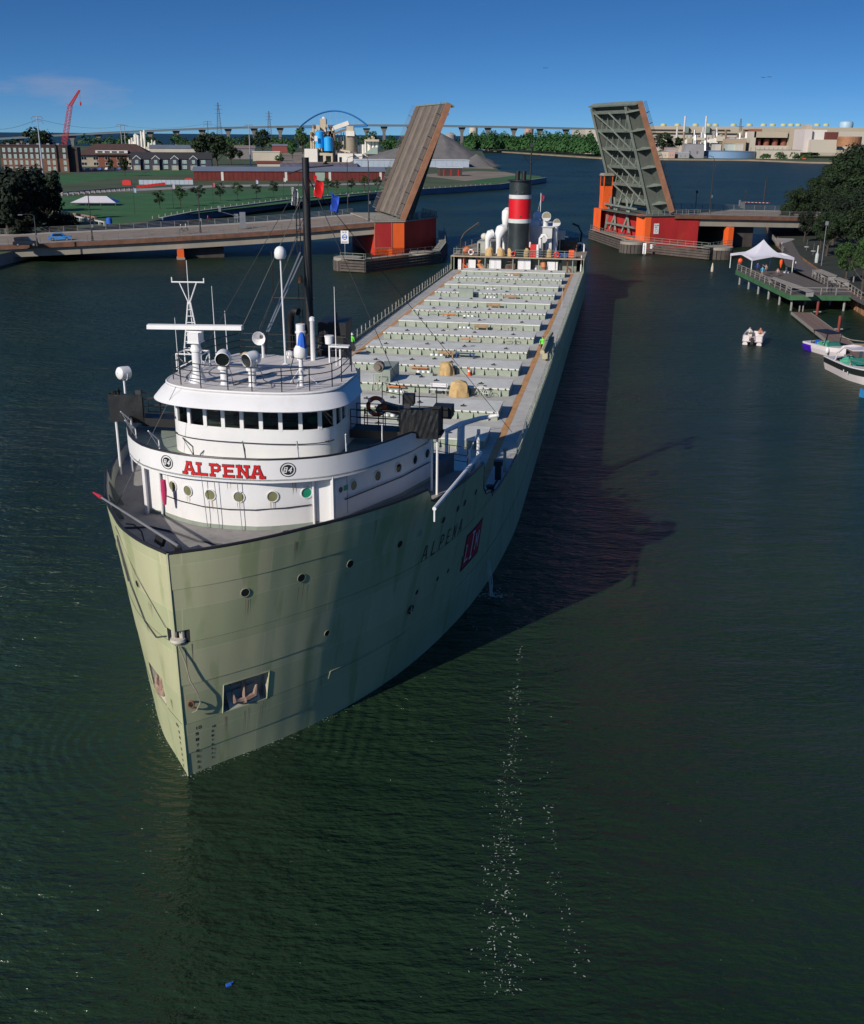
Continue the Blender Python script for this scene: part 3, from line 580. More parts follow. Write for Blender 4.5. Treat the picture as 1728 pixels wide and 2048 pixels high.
b=M(); b.cyl((2.33,9.75,14),(2.33,9.75,15.3),.1,n=10); 
for a in (30,150,270): b.cyl((2.33,9.75,14.85),(2.33+.75*math.cos(R(a)),9.75+.75*math.sin(R(a)),14.0),.022,n=5)
b.lathe((2.33,9.75,15.2),[(.1,0),(.3,.1),(.32,.2),(.3,.45),(.2,.6),(.05,.65)],10); b.obj('covered_compass_stand',WHITE,pil,True)
b=M(); b.lathe((2.4,9.75,15.45),[(.22,0),(.21,.35),(.15,.75),(.08,.9),(.01,.93)],8); b.obj('blue_cover',BLUEF,pil,True)
b=M(); b.lathe((-1.35,15.2,15.05),[(.04,.5),(.06,.3),(.12,.1),(.32,-.35),(.34,-.36),(.3,-.33),(.1,.05)],14,'Y'); b.cyl((-1.35,15.4,14),(-1.35,15.4,15.2),.07,n=7); b.obj('fog_horn',WHITE,pil,True)
b=M(); b.ell((-1.95,14.6,14.2),.28,.28,.22,9,5); b.obj('orange_float',TAN,pil,True)
b=M(); b.lathe((-.05,15.6,14),[(.13,0),(.13,.12),(.2,.15),(.2,.3),(.02,.38)],9); b.obj('roof_vent',WHITE,pil,True)
b=M(); b.lathe((.65,15.3,14),[(.22,0),(.22,1.3),(.27,1.32),(.27,1.4),(.23,1.42),(.23,1.75),(.02,1.78)],12); b.obj('exhaust_can',WHITE,pil,True)
b=M(); b.lathe((1.25,15.3,14),[(.13,0),(.12,1.9),(.16,1.95),(.14,2.1),(.02,2.15)],9); b.obj('vent_pipe',WHITE,pil,True)
b=M(); b.lathe((2.2,14.9,14.9),[(.0,0),(.2,.02),(.22,.35),(.24,.36),(.24,.42),(.02,.44)],10); b.cyl((2.2,14.9,14),(2.2,14.9,14.9),.05,n=6); b.obj('white_canister',WHITE,pil,True)
b=M(); b.box((2.9,14.3,14.95),(.95,.5,.06)); b.cyl((2.9,14.3,14),(2.9,14.3,14.95),.05,n=6); b.obj('antenna_shelf',WHITE,pil)
for P in ([(0.4,9.3,15),(.7,9.2,14.6),(.75,9.25,14.3),(1.1,9.3,14.1),(1.2,9.0,14.02)],[(-.9,9.3,15),(-.7,9.2,14.5),(-.6,9.1,14.04)],[(-.6,9.1,14.03),(.2,12,14.03),(1.6,13.2,14.03)],[(2.0,9.9,15.4),(1.8,9.9,14.7),(1.95,9.8,14.05)]):
    b=M(); b.tube(P,.022,4); b.obj('power_cable',CABLE,pil)
# ---- bridge wings: walkways, dark wind dodgers, poles, lamps
for sd in (1,-1):
    b=M(); b.bb(min(sd*3.9,sd*8.2),max(sd*3.9,sd*8.2),12.0,13.2,11.3,11.42); wg=b.obj('wing_walkway',BLACK,ship)
    b=M(); b.bb(min(sd*3.9,sd*6.5),max(sd*3.9,sd*6.5),11.98,12.02,11.1,11.5); b.obj('wing_girder',BLACK,wg)
    xs=(6.35,8.1) 
    b=M()
    # canvas with folds
    rows=[]
    for z in (11.25,11.6,12.0,12.35,12.6):
        r=[]
        for i in range(15):
            x=xs[0]+(xs[1]-xs[0])*i/14; r.append((sd*x,11.95+(.014*math.sin(i*1.3+z*3)+.012*math.sin(i*2.9-z*7) if sd==1 else .006*math.sin(i*.9+z*2)),z))
        for i in range(1,8):
            r.append((sd*(xs[1]+.02*math.sin(i*2.3+z*4)),11.95+1.3*i/7,z))
        rows.append(r)
    b.grid(rows); b.bb(sd*7.2-.9,sd*7.2+.9,12.0,12.06,11.25,12.55); b.obj('canvas_screen',mat('black_canvas',(.014,.014,.015),.32,var=.4,scale=3,bump=.4,bscale=3),wg)
    pts=[(sd*x,y,11.42) for x,y in ((3.95,13.2),(5,13.2),(6,13.2),(7,13.2),(8.1,13.2))]
    railing(pts,1.05,(.33,.66,1),.022,1,RAILBLACK,wg); railing([(sd*x,12.0,11.42) for x in (3.95,4.75,5.5,6.3)],1.05,(.33,.66,1),.022,.8,RAILBLACK,wg)
    for x,y in ((8.0,12.35),(7.65,12.9)):
        b=M(); b.cyl((sd*x,y,8.42),(sd*x,y,11.3),.055,n=7); b.obj('wing_support',WHITE,wg)
    b=M(); b.box((sd*6.6,12.2,12.72),(.28,.2,.22)); b.cyl((sd*6.6,12.2,12.4),(sd*6.6,12.2,12.65),.03,n=5); b.obj('flood_lamp',DARK,wg)
searchlight(-7.35,12.3,13.6,R(150),R(5),0,r=.32,parent=ship,L=.6)
b=M(); b.cyl((-7.35,12.3,12.6),(-7.35,12.3,13.2),.06,n=6); b.obj('lamp_stem',WHITE,ship)
# after end of the bridge deck: railings, ladders, dark lockers
railing([(-7.3,14.6,10.78),(-5,14.7,10.78),(-3.9,14.7,10.78)],1.05,(.33,.66,1),.022,1.2,RAILBLACK,ship)
railing([(3.95,14.7,10.78),(5,14.7,10.78),(6,14.7,10.78),(7.3,14.6,10.78),(7.35,13.4,10.78)],1.05,(.33,.66,1),.022,1,RAILBLACK,ship)
b=M(); b.prism([(3.9,14.8),(7.6,14.8),(8.2,16.3),(3.9,16.3)],8.4,9.3); b.obj('deck_locker',mat('blue_shade_paint',(.09,.12,.15),.7,var=.15),ship)  # blue of the shaded deck here is put into the colour
b=M()
for i in range(9): b.beam((4.2,14.9+.33*i,10.6-.26*i),(5.0,14.9+.33*i,10.6-.26*i),.2,.03)
b.beam((4.2,14.8,10.75),(4.2,18,8.2),.05,.14); b.beam((5.0,14.8,10.75),(5.0,18,8.2),.05,.14); b.obj('ladder',BLACK,ship)
# ---- foremast with its black winch house
b=M(); b.cyl((-.05,19,8),(.07,19,23.4),.28,.18,n=14); mast=b.obj('foremast',BLACK,ship,True)
b=M(); b.cyl((-2.0,19,16.4),(.35,19,16.45),.045,n=5); b.cyl((-1.9,19,16.2),(-1.9,19,18.8),.04,n=5); b.cyl((-.05,19,22.9),(1.5,19,23.05),.04,n=5); b.cyl((-.9,19,22.6),(.1,19,22.9),.035,n=5); b.obj('yard',BLACK,mast)
b=M(); b.cyl((-.55,19.0,10),(-.5,19,21.5),.03,n=5); b.cyl((-.35,19.0,10),(-.32,19,21.5),.03,n=5)
for i in range(36): b.cyl((-.55,19,10.2+.31*i),(-.35,19,10.2+.31*i),.016,n=4)
b.obj('mast_ladder',BLACK,mast)
b=M(); b.lathe((-.25,18.6,17.3),[(.02,.35),(.1,.3),(.14,0),(.02,-.02)],9); b.lathe((-.3,18.62,14.85),[(.02,.42),(.12,.34),(.19,0),(.02,-.02)],9); b.obj('ship_bell',mat('aged_brass',(.30,.12,.05),.4,.7,var=.2),mast,True)
b=M(); b.prism([(.1,20),(1.55,20),(1.4,22.3),(.1,22.3)],8.4,14.35); b.prism([(.05,20.4),(1.6,20.4),(1.45,22.4),(.05,22.4)],14.35,15.0); b.box((.9,21,15.2),(.14,.14,.5)); b.obj('winch_house',BLACK,ship)
b=M(); b.grid([[(.15,19.9,13.7),(1.45,19.9,13.7)],[(.3,20.35,14.3),(1.45,20.35,14.3)]]); b.bb(.3,1.3,19.92,19.96,12.9,13.3); b.obj('weathered_panel',mat('weathered_grey_panel',(.13,.12,.11),.8,var=.3,scale=2),ship)
b=M(); b.tube([(-1.0,19,8.5),(-1.02,19,12),(-1.02,19,15.2),(-.95,18.9,15.6),(-.7,18.7,15.85),(-.45,18.6,15.8)],.2,10); b.obj('gooseneck_vent',BLACK,ship,True)
def wire(p,q,r=.02,sag=0.,n=8,m=CABLE,name='rigging_wire'):
    b=M(); P=[]
    for i in range(n+1):
        t=i/n; v=Vector(p).lerp(Vector(q),t); v.z-=sag*4*t*(1-t); P.append(v)
    b.tube(P,r,4); return b.obj(name,m,mast)
for p,q in [((0,19,22.6),(-3,9.4,14.0)),((0,19,21.8),(-2.75,15.9,15)),((0,19,20.5),(-1.7,15.4,15)),((.05,19,22.8),(6.4,24,5.0)),((.05,19,22.5),(9.2,36,5.2)),((0,19,20.8),(-8.2,24,5.2))]: wire(p,q)
for p,q in [((-.3,18.8,18.8),(-1.3,15.9,15.2)),((-.2,18.8,18.6),(-1.2,15.9,15.2))]: wire(p,q,.045,m=STEEL,name='mast_brace')
wire((-2.9,8.2,14.05),(-5.6,6.6,8.6),.012)
# ---- black unloading trunk lying to port behind the bridge
b=M(); b.tube([(3.3,21,10.2),(3.9,19.8,10.7),(4.7,18,11.05),(6.0,16,11.4),(7.6,14.5,11.85)],.3,8,rs=[.26,.28,.28,.28,.28]); b.obj('conveyor_trunk',BLACK,ship,True)
b=M(); b.box((8.0,14.0,12.1),(.9,.9,.55)); b.obj('trunk_head',BLACK,ship); b=M(); b.box((6.2,14.6,12.45),(.55,.5,.5)); b.obj('motor_box',BLACK,ship)
railing([(4.2,17.6,11.6),(5.4,16.2,11.8),(6.6,15.2,12.0),(7.6,14.4,12.2)],.9,(.5,1),.022,1.2,RAILBLACK,ship)
# black scaffold stair between winch house and first hatches
b=M()
for x in (-2.6,-1.2,.2):
    for y in (24,26.2):
        b.cyl((x,y,4.83),(x,y,9.6),.04,n=5)
for z in (5.9,6.8,7.7,8.6,9.5):
    b.cyl((-2.6,24,z),(.2,24,z),.025,n=4); b.cyl((-2.6,26.2,z),(.2,26.2,z),.025,n=4); b.cyl((.2,24,z),(.2,26.2,z),.025,n=4)
b.bb(-2.7,.3,23.9,26.3,8.5,8.56); b.obj('access_scaffold',RAILBLACK,ship)
# landing boom on the port rail, davit post
b=M(); b.cyl((8.65,7.9,9.3),(9.4,17.6,9.05),.09,n=8); b.cyl((8.66,7.95,9.28),(8.66,7.95,8.7),.05,n=6); b.obj('landing_boom',WHITE,ship,True)
b=M(); b.cyl((9.3,17.2,8.3),(9.3,17.2,10.4),.09,n=8); b.cyl((9.0,16.2,8.4),(9.0,16.2,9.6),.07,n=7); b.cyl((9.3,17.2,10.35),(8.9,15.6,9.2),.025,n=4); b.obj('boom_post',WHITE,ship,True)
b=M()
b.lathe((6.4,30.8,4.83),[(.3,0),(.26,.1),(.24,2.0),(.28,2.05),(.2,2.15)],12); b.tube([(5.4,30.6,6.5),(6.4,30.8,7.0),(7.6,30.9,7.4),(8.8,31,7.65)],.16,8,rs=[.14,.18,.15,.12]); b.cyl((5.5,30.6,4.83),(5.5,30.6,6.5),.12,n=8); b.obj('deck_crane',WHITE,ship,True)
railing([(6.9,17.6,8.4),(7.8,17.2,8.4),(8.8,16.9,8.4)],1.1,(.3,.6,1),.02,.8,RAILBLACK,ship)
railing([(x,16.3,8.4) for x in (-9,-7.5,-6,-4.5,4.2,5.5,6.9)],1.0,(.33,.66,1),.02,1.2,RAILBLACK,ship)
# forecastle small gear
for x,y,r in ((1.25,1.35,35),(-1.4,2.2,-40)):
    b=M(); b.box((x,y,9.25),(.62,.14,.34),R(r),0,R(-25)); b.box((x,y+.08,9.25),(.4,.16,.22),R(r),0,R(-25)); fl=b.obj('flood_lamp',BLACK,ship)
    b=M(); b.cyl((x,y,8.4),(x,y,9.1),.03,n=5); b.obj('lamp_post',STEEL,fl)
b=M(); b.tube([(3.6+.5*math.cos(a),3.9+.28*math.sin(a),9.3) for a in [i*PI/8 for i in range(16)]],.025,4,closed=True); b.cyl((3.6,3.9,8.4),(3.6,3.9,9.35),.03,n=5); b.cyl((3.1,3.9,9.3),(4.1,3.9,9.3),.02,n=4); b.obj('windlass_wheel',BLACK,ship)
b=M(); b.tube([(-2.4,3.0,8.42),(-2.6,3.1,9.2),(-3.0,3.3,9.4),(-3.5,3.6,9.3)],.03,5); b.obj('bent_handrail',BLACK,ship)
b=M(); b.cyl((.3,.1,9.95),(-5.1,4.75,9.95),.06,.045,n=8); b.obj('steering_pole',mat('dull_grey_pole',(.17,.17,.18),.6,var=.15),ship,True)
b=M(); b.cyl((-5.1,4.75,9.95),(-5.75,5.3,9.95),.09,.03,n=8); b.obj('pole_tip',LOGORED,ship,True)
b=M(); b.box((.1,.3,9.85),(.3,.7,.12),R(40)); b.obj('pole_socket',DARK,ship)
b=M(); b.lathe((-2.98,6.3,10.2),[(.02,.2),(.12,.15),(.14,-.3),(.1,-.7),(.07,-.95),(.01,-.97)],8); b.obj('pink_wind_sock',mat('pink_fabric',(.55,.03,.12),.8,var=.1),ship,True)
# ---- hatches
HS=[25.1+7.65*i for i in range(14)]
hm=M(); hm.bb(-7.67,7.67,0,3.3,4.832,5.36); HM=hm.mesh('hatch',HATCHSIDE)
cv=M(); 
cv.bb(-7.72,7.72,-.05,3.35,5.37,5.48); CVM=cv.mesh('hatch_cover',HATCHTOP)
bk=M(); bk.add([(-.03,0,.0),(.03,0,.0),(.03,-.32,0),(-.03,-.32,0),(-.03,0,.5),(.03,0,.5),(.03,-.06,.5),(-.03,-.06,.5)],[(0,3,2,1),(4,5,6,7),(3,7,6,2),(0,4,7,3),(1,2,6,5)]); BKM=bk.mesh('bracket',HATCHSIDE)
lg=M(); lg.box((0,0,.05),(.34,.12,.1)); lg.box((.05,.06,.12),(.12,.08,.1)); LGM=lg.mesh('lifting_lug',DARK)
cl=M()
for i in range(26): cl.box((-7.4+.592*i,-.07,5.40),(.09,.06,.14))
CLM=cl.mesh('cover_clips',DARK)
for k,s in enumerate(HS):
    h=meshobj(HM,'hatch',ship,(0,s,0)); meshobj(CVM,'hatch_cover',h)
    for i in range(13): meshobj(BKM,'bracket',h,(-7.0+1.167*i,0,4.833))
    for x,y in ((-5.6,1.2),(-2.2,1.9),(1.4,1.5),(5.2,1.1),(-.4,2.6)): meshobj(LGM,'lifting_lug',h,(x+random.uniform(-.5,.5),y,5.481),random.uniform(-.4,.4))
    if k%2==0 or k in (3,5): meshobj(CLM,'cover_clips',h)['kind']='stuff'
# fittings between hatches
vb=M(); vb.bb(-1.0,1.0,-.4,.4,0,.35); 
VBM=vb.mesh('vent_trunk',HATCHSIDE); vd=M(); vd.lathe((0,0,.35),[(.26,0),(.26,.12),(.2,.2),(.02,.22)],10); VDM=vd.mesh('mushroom_vent',WHITE,True)
for k,s in enumerate(HS[1:]):
    if k in (5,8,11): continue
    x=-.6+.5*math.sin(k*2.3); v=meshobj(VBM,'vent_trunk',ship,(x,s-1.4,4.832),0,(.75,.8,.8))
    for dx in (-.7,-.1,.5): meshobj(VDM,'mushroom_vent',v,(dx,0,0))
tb=M(); tb.bb(-.75,.75,-.25,.25,.3,.36); tb.bb(-.7,-.6,-.2,.2,0,.3); tb.bb(.6,.7,-.2,.2,0,.3); tb.bb(-.75,.75,.2,.25,.36,.6); TBM=tb.mesh('timber_rack',WOODTAN)
for s,x in ((HS[5]-.9,.2),(HS[7]-.9,1.5),(HS[9]-.9,1.0),(HS[10]-.9,2.2),(HS[13]-.8,.4)): meshobj(TBM,'timber_rack',ship,(x,s,4.835))
b=M(); b.bb(-4.4,-2.6,HS[10]-1.0,HS[10]-.5,4.835,6.1); b.obj('grey_locker',GREENGREY,ship)
for s,x in ((HS[3],-2.2),(HS[4],-1.8),(HS[8]-1,-4),(HS[6]-.8,.5)):
    b=M(); b.cyl((x,s-.2,5.25),(x+1.5,s-.2,5.25),.08,n=7); b.obj('orange_pipe',mat('faded_orange_paint',(.55,.2,.07),.7,var=.2),ship)
for s,x in ((HS[7]-1,-.5),(HS[5]-1.1,.4),(HS[10]-1.2,-.3),(96,9.0)):
    b=M(); b.cyl((x,s,4.83),(x,s,7.4),.035,n=5); b.box((x,s-.05,7.45),(.35,.22,.12)); b.obj('deck_lamp_post',PALEPAINT,ship)
for x0,s in ((-6.2,HS[8]-1.0),(-4.0,HS[8]-1.1),(3,HS[7]-.9),(4.2,HS[6]-1.0)):
    railing([(x0,s,4.83),(x0+.8,s,4.83),(x0+1.6,s,4.83)],.8,(.5,1),.03,.8,PALEPAINT,ship,'hatch_rail')
# winch tower to starboard
b=M(); b.bb(-3.3,-2.05,48.2,51.8,4.84,6.5); wt=b.obj('winch_cabin',GREENGREY,ship)
b=M(); b.cyl((-3.0,48.1,6.75),(-3.0,48.7,6.75),.42,n=12); b.cyl((-3.0,47.9,6.75),(-3.0,48.15,6.75),.22,n=10); b.obj('winch_drum',mat('weathered_steel',(.2,.17,.14),.6,.3,var=.3),wt)
b=M()
for x in (-3.3,-2.6): b.cyl((x,47.6,4.84),(x,47.6,6.3),.03,n=4)
b.cyl((-3.3,47.6,6.3),(-2.6,47.6,6.3),.03,n=4); b.cyl((-3.3,47.6,5),(-2.6,47.6,6.2),.025,n=4); b.obj('winch_frame',PALEPAINT,wt)
# port and starboard deck rails, with leaning stanchions
random.seed(12)
for sd,gap in ((1,3.3),(-1,1.9)):
    s=31.0 if sd==1 else 20.0; 
    segs_=[]
    while s<128:
        b=M(); P=[]
        for i in range(4):
            y=s+gap*i; x=sd*(hb(y,4.9)-.12); t=random.uniform(-.06,.06)
            b.cyl((x,y,4.85),(x+t,y,5.95+random.uniform(-.05,.05)),.035,n=5); P.append((x+t,y))
        for z in (5.25,5.6,5.92): b.tube([(x,y,z) for x,y in P],.014 if sd==1 else .02,4)
        b.obj('deck_railing',PALEPAINT if sd==-1 else GREENGREY,ship); s+=gap*3
# gear by the port rail: folded gangway under canvas, chock, bitts, notch fittings
b=M(); b.box((9.45,67,5.35),(.5,9,.5)); b.tube([(9.2,62.5,5.7),(9.3,65,5.95),(9.2,69,5.8),(9.4,71.5,5.9)],.22,7); b.obj('stowed_gangway',mat('canvas_cream',(.42,.38,.25),.9,var=.2,scale=2,bump=.4),ship,True)
for s in (21.6,22.6): 
    b=M(); b.lathe((9.35,s,4.85),[(.2,0),(.2,.7),(.26,.72),(.26,.82),(.02,.86)],10); b.obj('mooring_bitt',DARK,ship,True)
b=M(); b.box((9.6,24.2,6.0),(.35,.35,.9)); b.box((9.6,24.2,6.55),(.5,.45,.28)); b.tube([(9.6,23.8,5.6),(9.4,23.2,5.3),(9.8,22.8,5.1),(9.5,22.4,5.5)],.07,5); b.obj('mooring_winch_control',DARK,ship)
b=M(); b.cyl((9.7,26.8,5.2),(9.7,26.8,6.6),.1,n=7); b.ell((9.7,26.8,6.7),.18,.18,.2,8,5); b.obj('capstan_post',PALEPAINT,ship,True)
b=M(); b.cyl((-9.3,57,4.83),(-9.3,57,7.3),.06,n=6); b.box((-9.4,57,7.3),(.6,.3,.25)); b.obj('floodlight_post',PALEPAINT,ship)
b=M(); b.tube([(-8.9,58.2,5.2),(-8.8,59.5,5.7),(-8.9,61,5.9),(-8.7,62.3,5.4)],.45,8,rs=[.3,.5,.5,.3]); b.obj('tan_cover',TAN,ship,True)
# ---- stern: boat deck, poop house, funnel, vents
L=[130.2,134,138,141,144,147,150,153,155.5,157.5,159,160]
p=[(hb(s,7)+.05,s) for s in L]+[(-hb(s,7)-.05,s) for s in reversed(L)]
b=M(); b.prism(p,6.88,7.02); b.obj('boat_deck',mat('boat_deck_paint',(.27,.22,.17),.8,var=.2,scale=.8,dirt=(.12,.11,.1),dirt_amt=.5,dirt_scale=1.5),ship)
b=M(); b.beam((-10.2,130.15,6.95),(9.9,130.15,6.95),.08,.16); b.obj('boat_deck_edge',mat('tan_trim',(.38,.30,.2),.7,var=.2),ship)
b=M(); b.bb(-9.3,9.0,132.0,150,4.84,6.87); b.obj('poop_house',mat('poop_house_paint',(.20,.22,.18),.7,var=.2,scale=.9,dirt=(.08,.07,.06),dirt_amt=.5,dirt_scale=1),ship)
for x in (-9.75,-4.9,-.6,3.35,8.5):
    b=M(); b.cyl((x,130.4,4.84),(x,130.4,6.88),.08,n=7); b.obj('deck_pillar',GREENGREY,ship)
for x0,x1,z1 in ((-7.55,-6.45,6.4),(-4.3,-3.45,6.65),(-3.4,-2.5,6.65),(.1,1.05,6.65),(1.1,2.05,6.65),(4.6,5.8,6.4),(-9.2,-8.7,6.5),(5.9,6.2,6.4)):
    b=M(); b.bb(x0,x1,130.9,131.0,4.86,z1); b.bb(x0+.1,x0+.16,130.86,130.9,4.95,z1-.1); b.bb(x0,x1,130.86,130.9,5.15,5.2); b.obj('white_door',WHITE,ship)
for x,y0 in ((-8.3,130.8),(7.7,130.8)):
    b=M(); b.cyl((x,y0,4.84),(x,y0,6.88),.11,n=7); b.tube([(x,y0,5.6),(x+.5,y0,5.3),(x+.55,y0,4.9)],.12,7); b.obj('orange_pipework',ORANGE if x<0 else RUST,ship)
for cx,dx,cz,dz in ((-.7,.8,5.5,.9),(-1.5,.7,5.3,.7),(-1.1,.8,6.3,.3)):
    b=M(); b.box((cx,131.3,cz),(dx,.5,dz)); b.obj('stowed_stores',mat('dark_stores',(.1,.06,.04),.8,var=.5,scale=2),ship)
for x in (-7.9,-6.9,6.5): 
    b=M(); disc(b,(x,131.97,6.4),(0,-1,0),.25,14); b.obj('house_porthole',BLACK,ship)
b=M(); b.tube([(-5.9,130.7,8.9),(-5.9,130.7,6.4)],.16,8); b.obj('pipe_stack',BLACK,ship)
b=M(); b.tube([(-5.9,130.7,6.4),(-5.9,130.6,5.8),(-5.5,130.4,5.3),(-5.1,130.3,5.0)],.34,8); b.obj('pipe_elbow',mat('faded_orange_paint',(.55,.2,.07)),ship,True)
b=M(); b.tube([(4.0,130.5,9.2),(4.0,130.5,6.3)],.2,8); b.obj('pipe_stack',BLACK,ship)
b=M(); b.tube([(4.0,130.6,6.3),(4.1,130.5,5.6),(4.2,130.3,5.0)],.42,6); b.obj('pipe_elbow',mat('faded_orange_paint',(.55,.2,.07)),ship)
# funnel
fun=M(); fun.lathe((0,132.2,7.0),[(1.78,0),(1.77,.5),(1.72,5.0)],28); fu=fun.obj('funnel',FUNBLACK,ship,True)
for nm,z0,z1,m_,r in (('funnel_band',5.0,5.6,FUNSILVER,1.735),('funnel_red_belt',5.6,8.55,FUNRED,1.72),('funnel_band',8.55,9.1,FUNSILVER,1.725),('funnel_top',9.1,11.1,FUNBLACK,1.69)):
    b=M(); b.lathe((0,132.2,7.0),[(r,z0),(r*.993,z1)],28); b.obj(nm,m_,fu,True)
b=M(); b.lathe((0,132.2,18.05),[(1.69,0),(2.0,.06),(2.0,.18),(1.5,.2),(.02,.15)],28); b.obj('funnel_cap',BLACK,fu,True)
for x in (-.5,.45):
    b=M(); b.lathe((x,132.2,18.2),[(.34,0),(.34,1.3),(.3,1.3),(.3,1.0)],12); b.obj('exhaust_pipe',BLACK,fu,True)
for x,z in ((-.55,16.6),(.5,16.5),(-.3,9.8),(.3,13)): 
    b=M(); b.box((x,130.55,z),(.22,.16,.2)); b.obj('funnel_lamp',DARK,fu)
def cowl(x,y,z0,h,r,R_,yaw,name='cowl_vent',m=WHITE):
    P=[(0,0,0),(0,0,h*.45),(0,0,h*.7),(0,-R_*.15,h*.85),(0,-R_*.6,h),(0,-R_*1.15,h*1.02)]
    b=M(); b.tube(P,r,12,rs=[r,r*.95,r*1.1,R_*.8,R_*1.0,R_*.98]); b.xf(Matrix.Translation((x,y,z0))@Matrix.Rotation(yaw,4,'Z')); o=b.obj(name,m,ship,True)
    g=M(); c=Matrix.Translation((x,y,z0))@Matrix.Rotation(yaw,4,'Z'); disc(g,(0,-R_*1.15,h*1.02),(0,-1,.02),R_*.9,14,.012); g.xf(c); g.obj('cowl_mouth',mat('cowl_inside',(.33,.30,.2),.7,var=.1),o)
cowl(-3.2,133.2,7,3.6,.42,.95,R(150)); cowl(-5.0,133.6,7,3.0,.36,.72,R(120)); cowl(-2.5,135.5,7,6.1,.4,.8,R(165))
cowl(3.75,135.0,11.3,1.5,.5,.72,R(15)); cowl(5.3,135.8,7,4.8,.4,.6,R(20)); cowl(2.2,137,11.3,1.4,.45,.7,R(170)); cowl(2.1,135.2,7,4.3,.6,1.1,R(178),m=mat('blue_shade_white',(.70,.71,.73),.45,var=.04))
b=M(); b.tube([(3.2,133.0,7.0),(3.25,133,9.6),(3.5,133,10.1),(3.95,133,10.2),(4.3,133,9.7)],.28,9); b.obj('gooseneck_pipe',WHITE,ship,True)
b=M(); b.bb(1.0,4.9,134.5,144,7.02,11.2); b.bb(.8,5.1,134.3,144.2,11.2,11.34); b.obj('engine_casing',mat('casing_paint',(.55,.55,.54),.6,var=.08),ship)
b=M(); b.bb(-6.8,-3.2,135,144,7.02,8.8); b.obj('deck_skylight',mat('skylight_paint',(.34,.35,.30),.7,var=.15),ship)
b=M(); b.bb(5.0,6.6,139,141,9.0,10.3); b.cyl((5.8,140,7),(5.8,140,9),.12,n=6); b.obj('tank_box',mat('cream_paint',(.6,.57,.48),.6,var=.08),ship)
b=M(); b.bb(5.5,8.6,140,147,7.03,8.7); b.obj('dark_machinery_crate',mat('dark_brown_gear',(.09,.06,.04),.8,var=.6,scale=2),ship)
for kk,(x,w_) in enumerate(((-4.4,1.2),(-2.6,1.1),(-.95,1.2),(1.1,1.15),(4.8,.85))):
    rows=[]
    for i in range(8):
        t=i/7; rr=[]
        for j in range(18):
            a=2*PI*j/18; f=1+.07*math.sin(a*4+kk)+.05*math.sin(a*7+t*5); wd=1 if t<.6 else math.sqrt(max(0,1-((t-.6)/.4)**2))**.8
            rr.append((x+w_*.5*wd*f*math.cos(a),131.1+.36*wd*f*math.sin(a),7.03+(1.3+.12*math.sin(kk*2+2*math.cos(a)))*t))
        rows.append(rr)
    b=M(); b.grid(rows,True); b.obj('canvas_covered_reel',TAN,ship,True)
b=M(); b.bb(1.9,2.85,130.9,131.6,7.9,8.9); b.bb(1.95,2.8,130.95,131.55,7.03,7.9); b.obj('red_locker',REDM,ship)
b=M(); b.bb(1.3,1.9,131.6,132.0,8.4,9.2); b.obj('white_locker',WHITE,ship)
b=M(); b.lathe((3.1,130.7,7.02),[(.22,0),(.22,1.9),(.02,1.95)],10); b.lathe((2.95,130.5,4.85),[(.18,0),(.18,.6),(.02,.7)],8); b.obj('white_standpipe',WHITE,ship,True)
b=M(); b.bb(6.0,7.6,131,132,7.03,7.6); b.obj('blue_tarp_box',BLUEBENCH,ship)
b=M(); b.bb(7.8,8.6,130.8,131.4,7.03,8.2); b.obj('orange_locker',ORANGE,ship)
# davits
b=M(); b.tube([(-9.0,132.5,7),(-9.0,132.5,9.2),(-8.8,132.6,9.9),(-8.2,132.8,10.5),(-6.4,133.2,11.8)],.16,8); b.box((-6.5,133.2,11.5),(.3,.3,.35)); b.obj('boat_davit',BLACK,ship,True)
b=M(); b.tube([(9.7,141,5),(9.7,141,8.1),(9.3,141,8.35),(8.3,141,8.3)],.13,8); b.tube([(9.7,131.5,5),(9.75,131.5,7.4)],.1,6); b.obj('boat_davit',WHITE,ship,True)
b=M(); b.tube([(8.8,146,7),(9.0,146,9.5),(8.4,146,10.6),(7.4,146,11)],.16,8); b.obj('boat_davit',BLACK,ship,True)
b=M(); b.ell((-8.3,133.5,7.6),.9,1.1,.6,10,6); b.obj('orange_gear_bundle',mat('orange_gear',(.5,.14,.05),.8,var=.6,scale=3),ship,True)
b=M()
for x,y in ((-6.2,139),(-5.4,139.5)): b.ell((x,y,9.2),.6,.6,.55,10,6)
b.obj('white_tank',mat('cream_paint',(.6,.57,.48)),ship,True)
railing([(-9.9,131,7.02),(-9.9,134,7.02),(-9.9,138,7.02),(-9.7,142,7.02),(-9.2,146,7.02),(-8.0,151,7.02),(-6,155,7.02),(-3,158.5,7.02),(0,160,7.02),(3,158.5,7.02),(6,155,7.02),(8,151,7.02),(9.2,146,7.02),(9.7,142,7.02)],1.05,(.33,.66,1),.03,2,GREENGREY,ship)
railing([(x,130.35,7.02) for x in (-9.8,-8.4,-7,-5.6)],1.05,(.33,.66,1),.03,1.2,GREENGREY,ship); railing([(x,130.35,7.02) for x in (-.3,.3,1.9,2.9,5.8,7.2,8.8)],1.05,(.33,.66,1),.03,1,GREENGREY,ship)
b=M(); b.cyl((.5,143,7),(.5,143,24.2),.16,.1,n=8); am=b.obj('after_mast',BLACK,ship,True)
b=M(); b.cyl((-1.0,143,21.6),(2.0,143,21.6),.06,n=5); b.cyl((-.7,143,22.7),(1.7,143,22.7),.05,n=5); b.cyl((-.9,143,21.0),(1.9,143,21.0),.05,n=5); b.box((.5,143,23),(.5,.5,.5)); b.cyl((.5,143,20),(1.8,143,21.6),.04,n=4); b.cyl((.5,143,20),(-.8,143,21.6),.04,n=4); b.obj('mast_yard',BLACK,am)
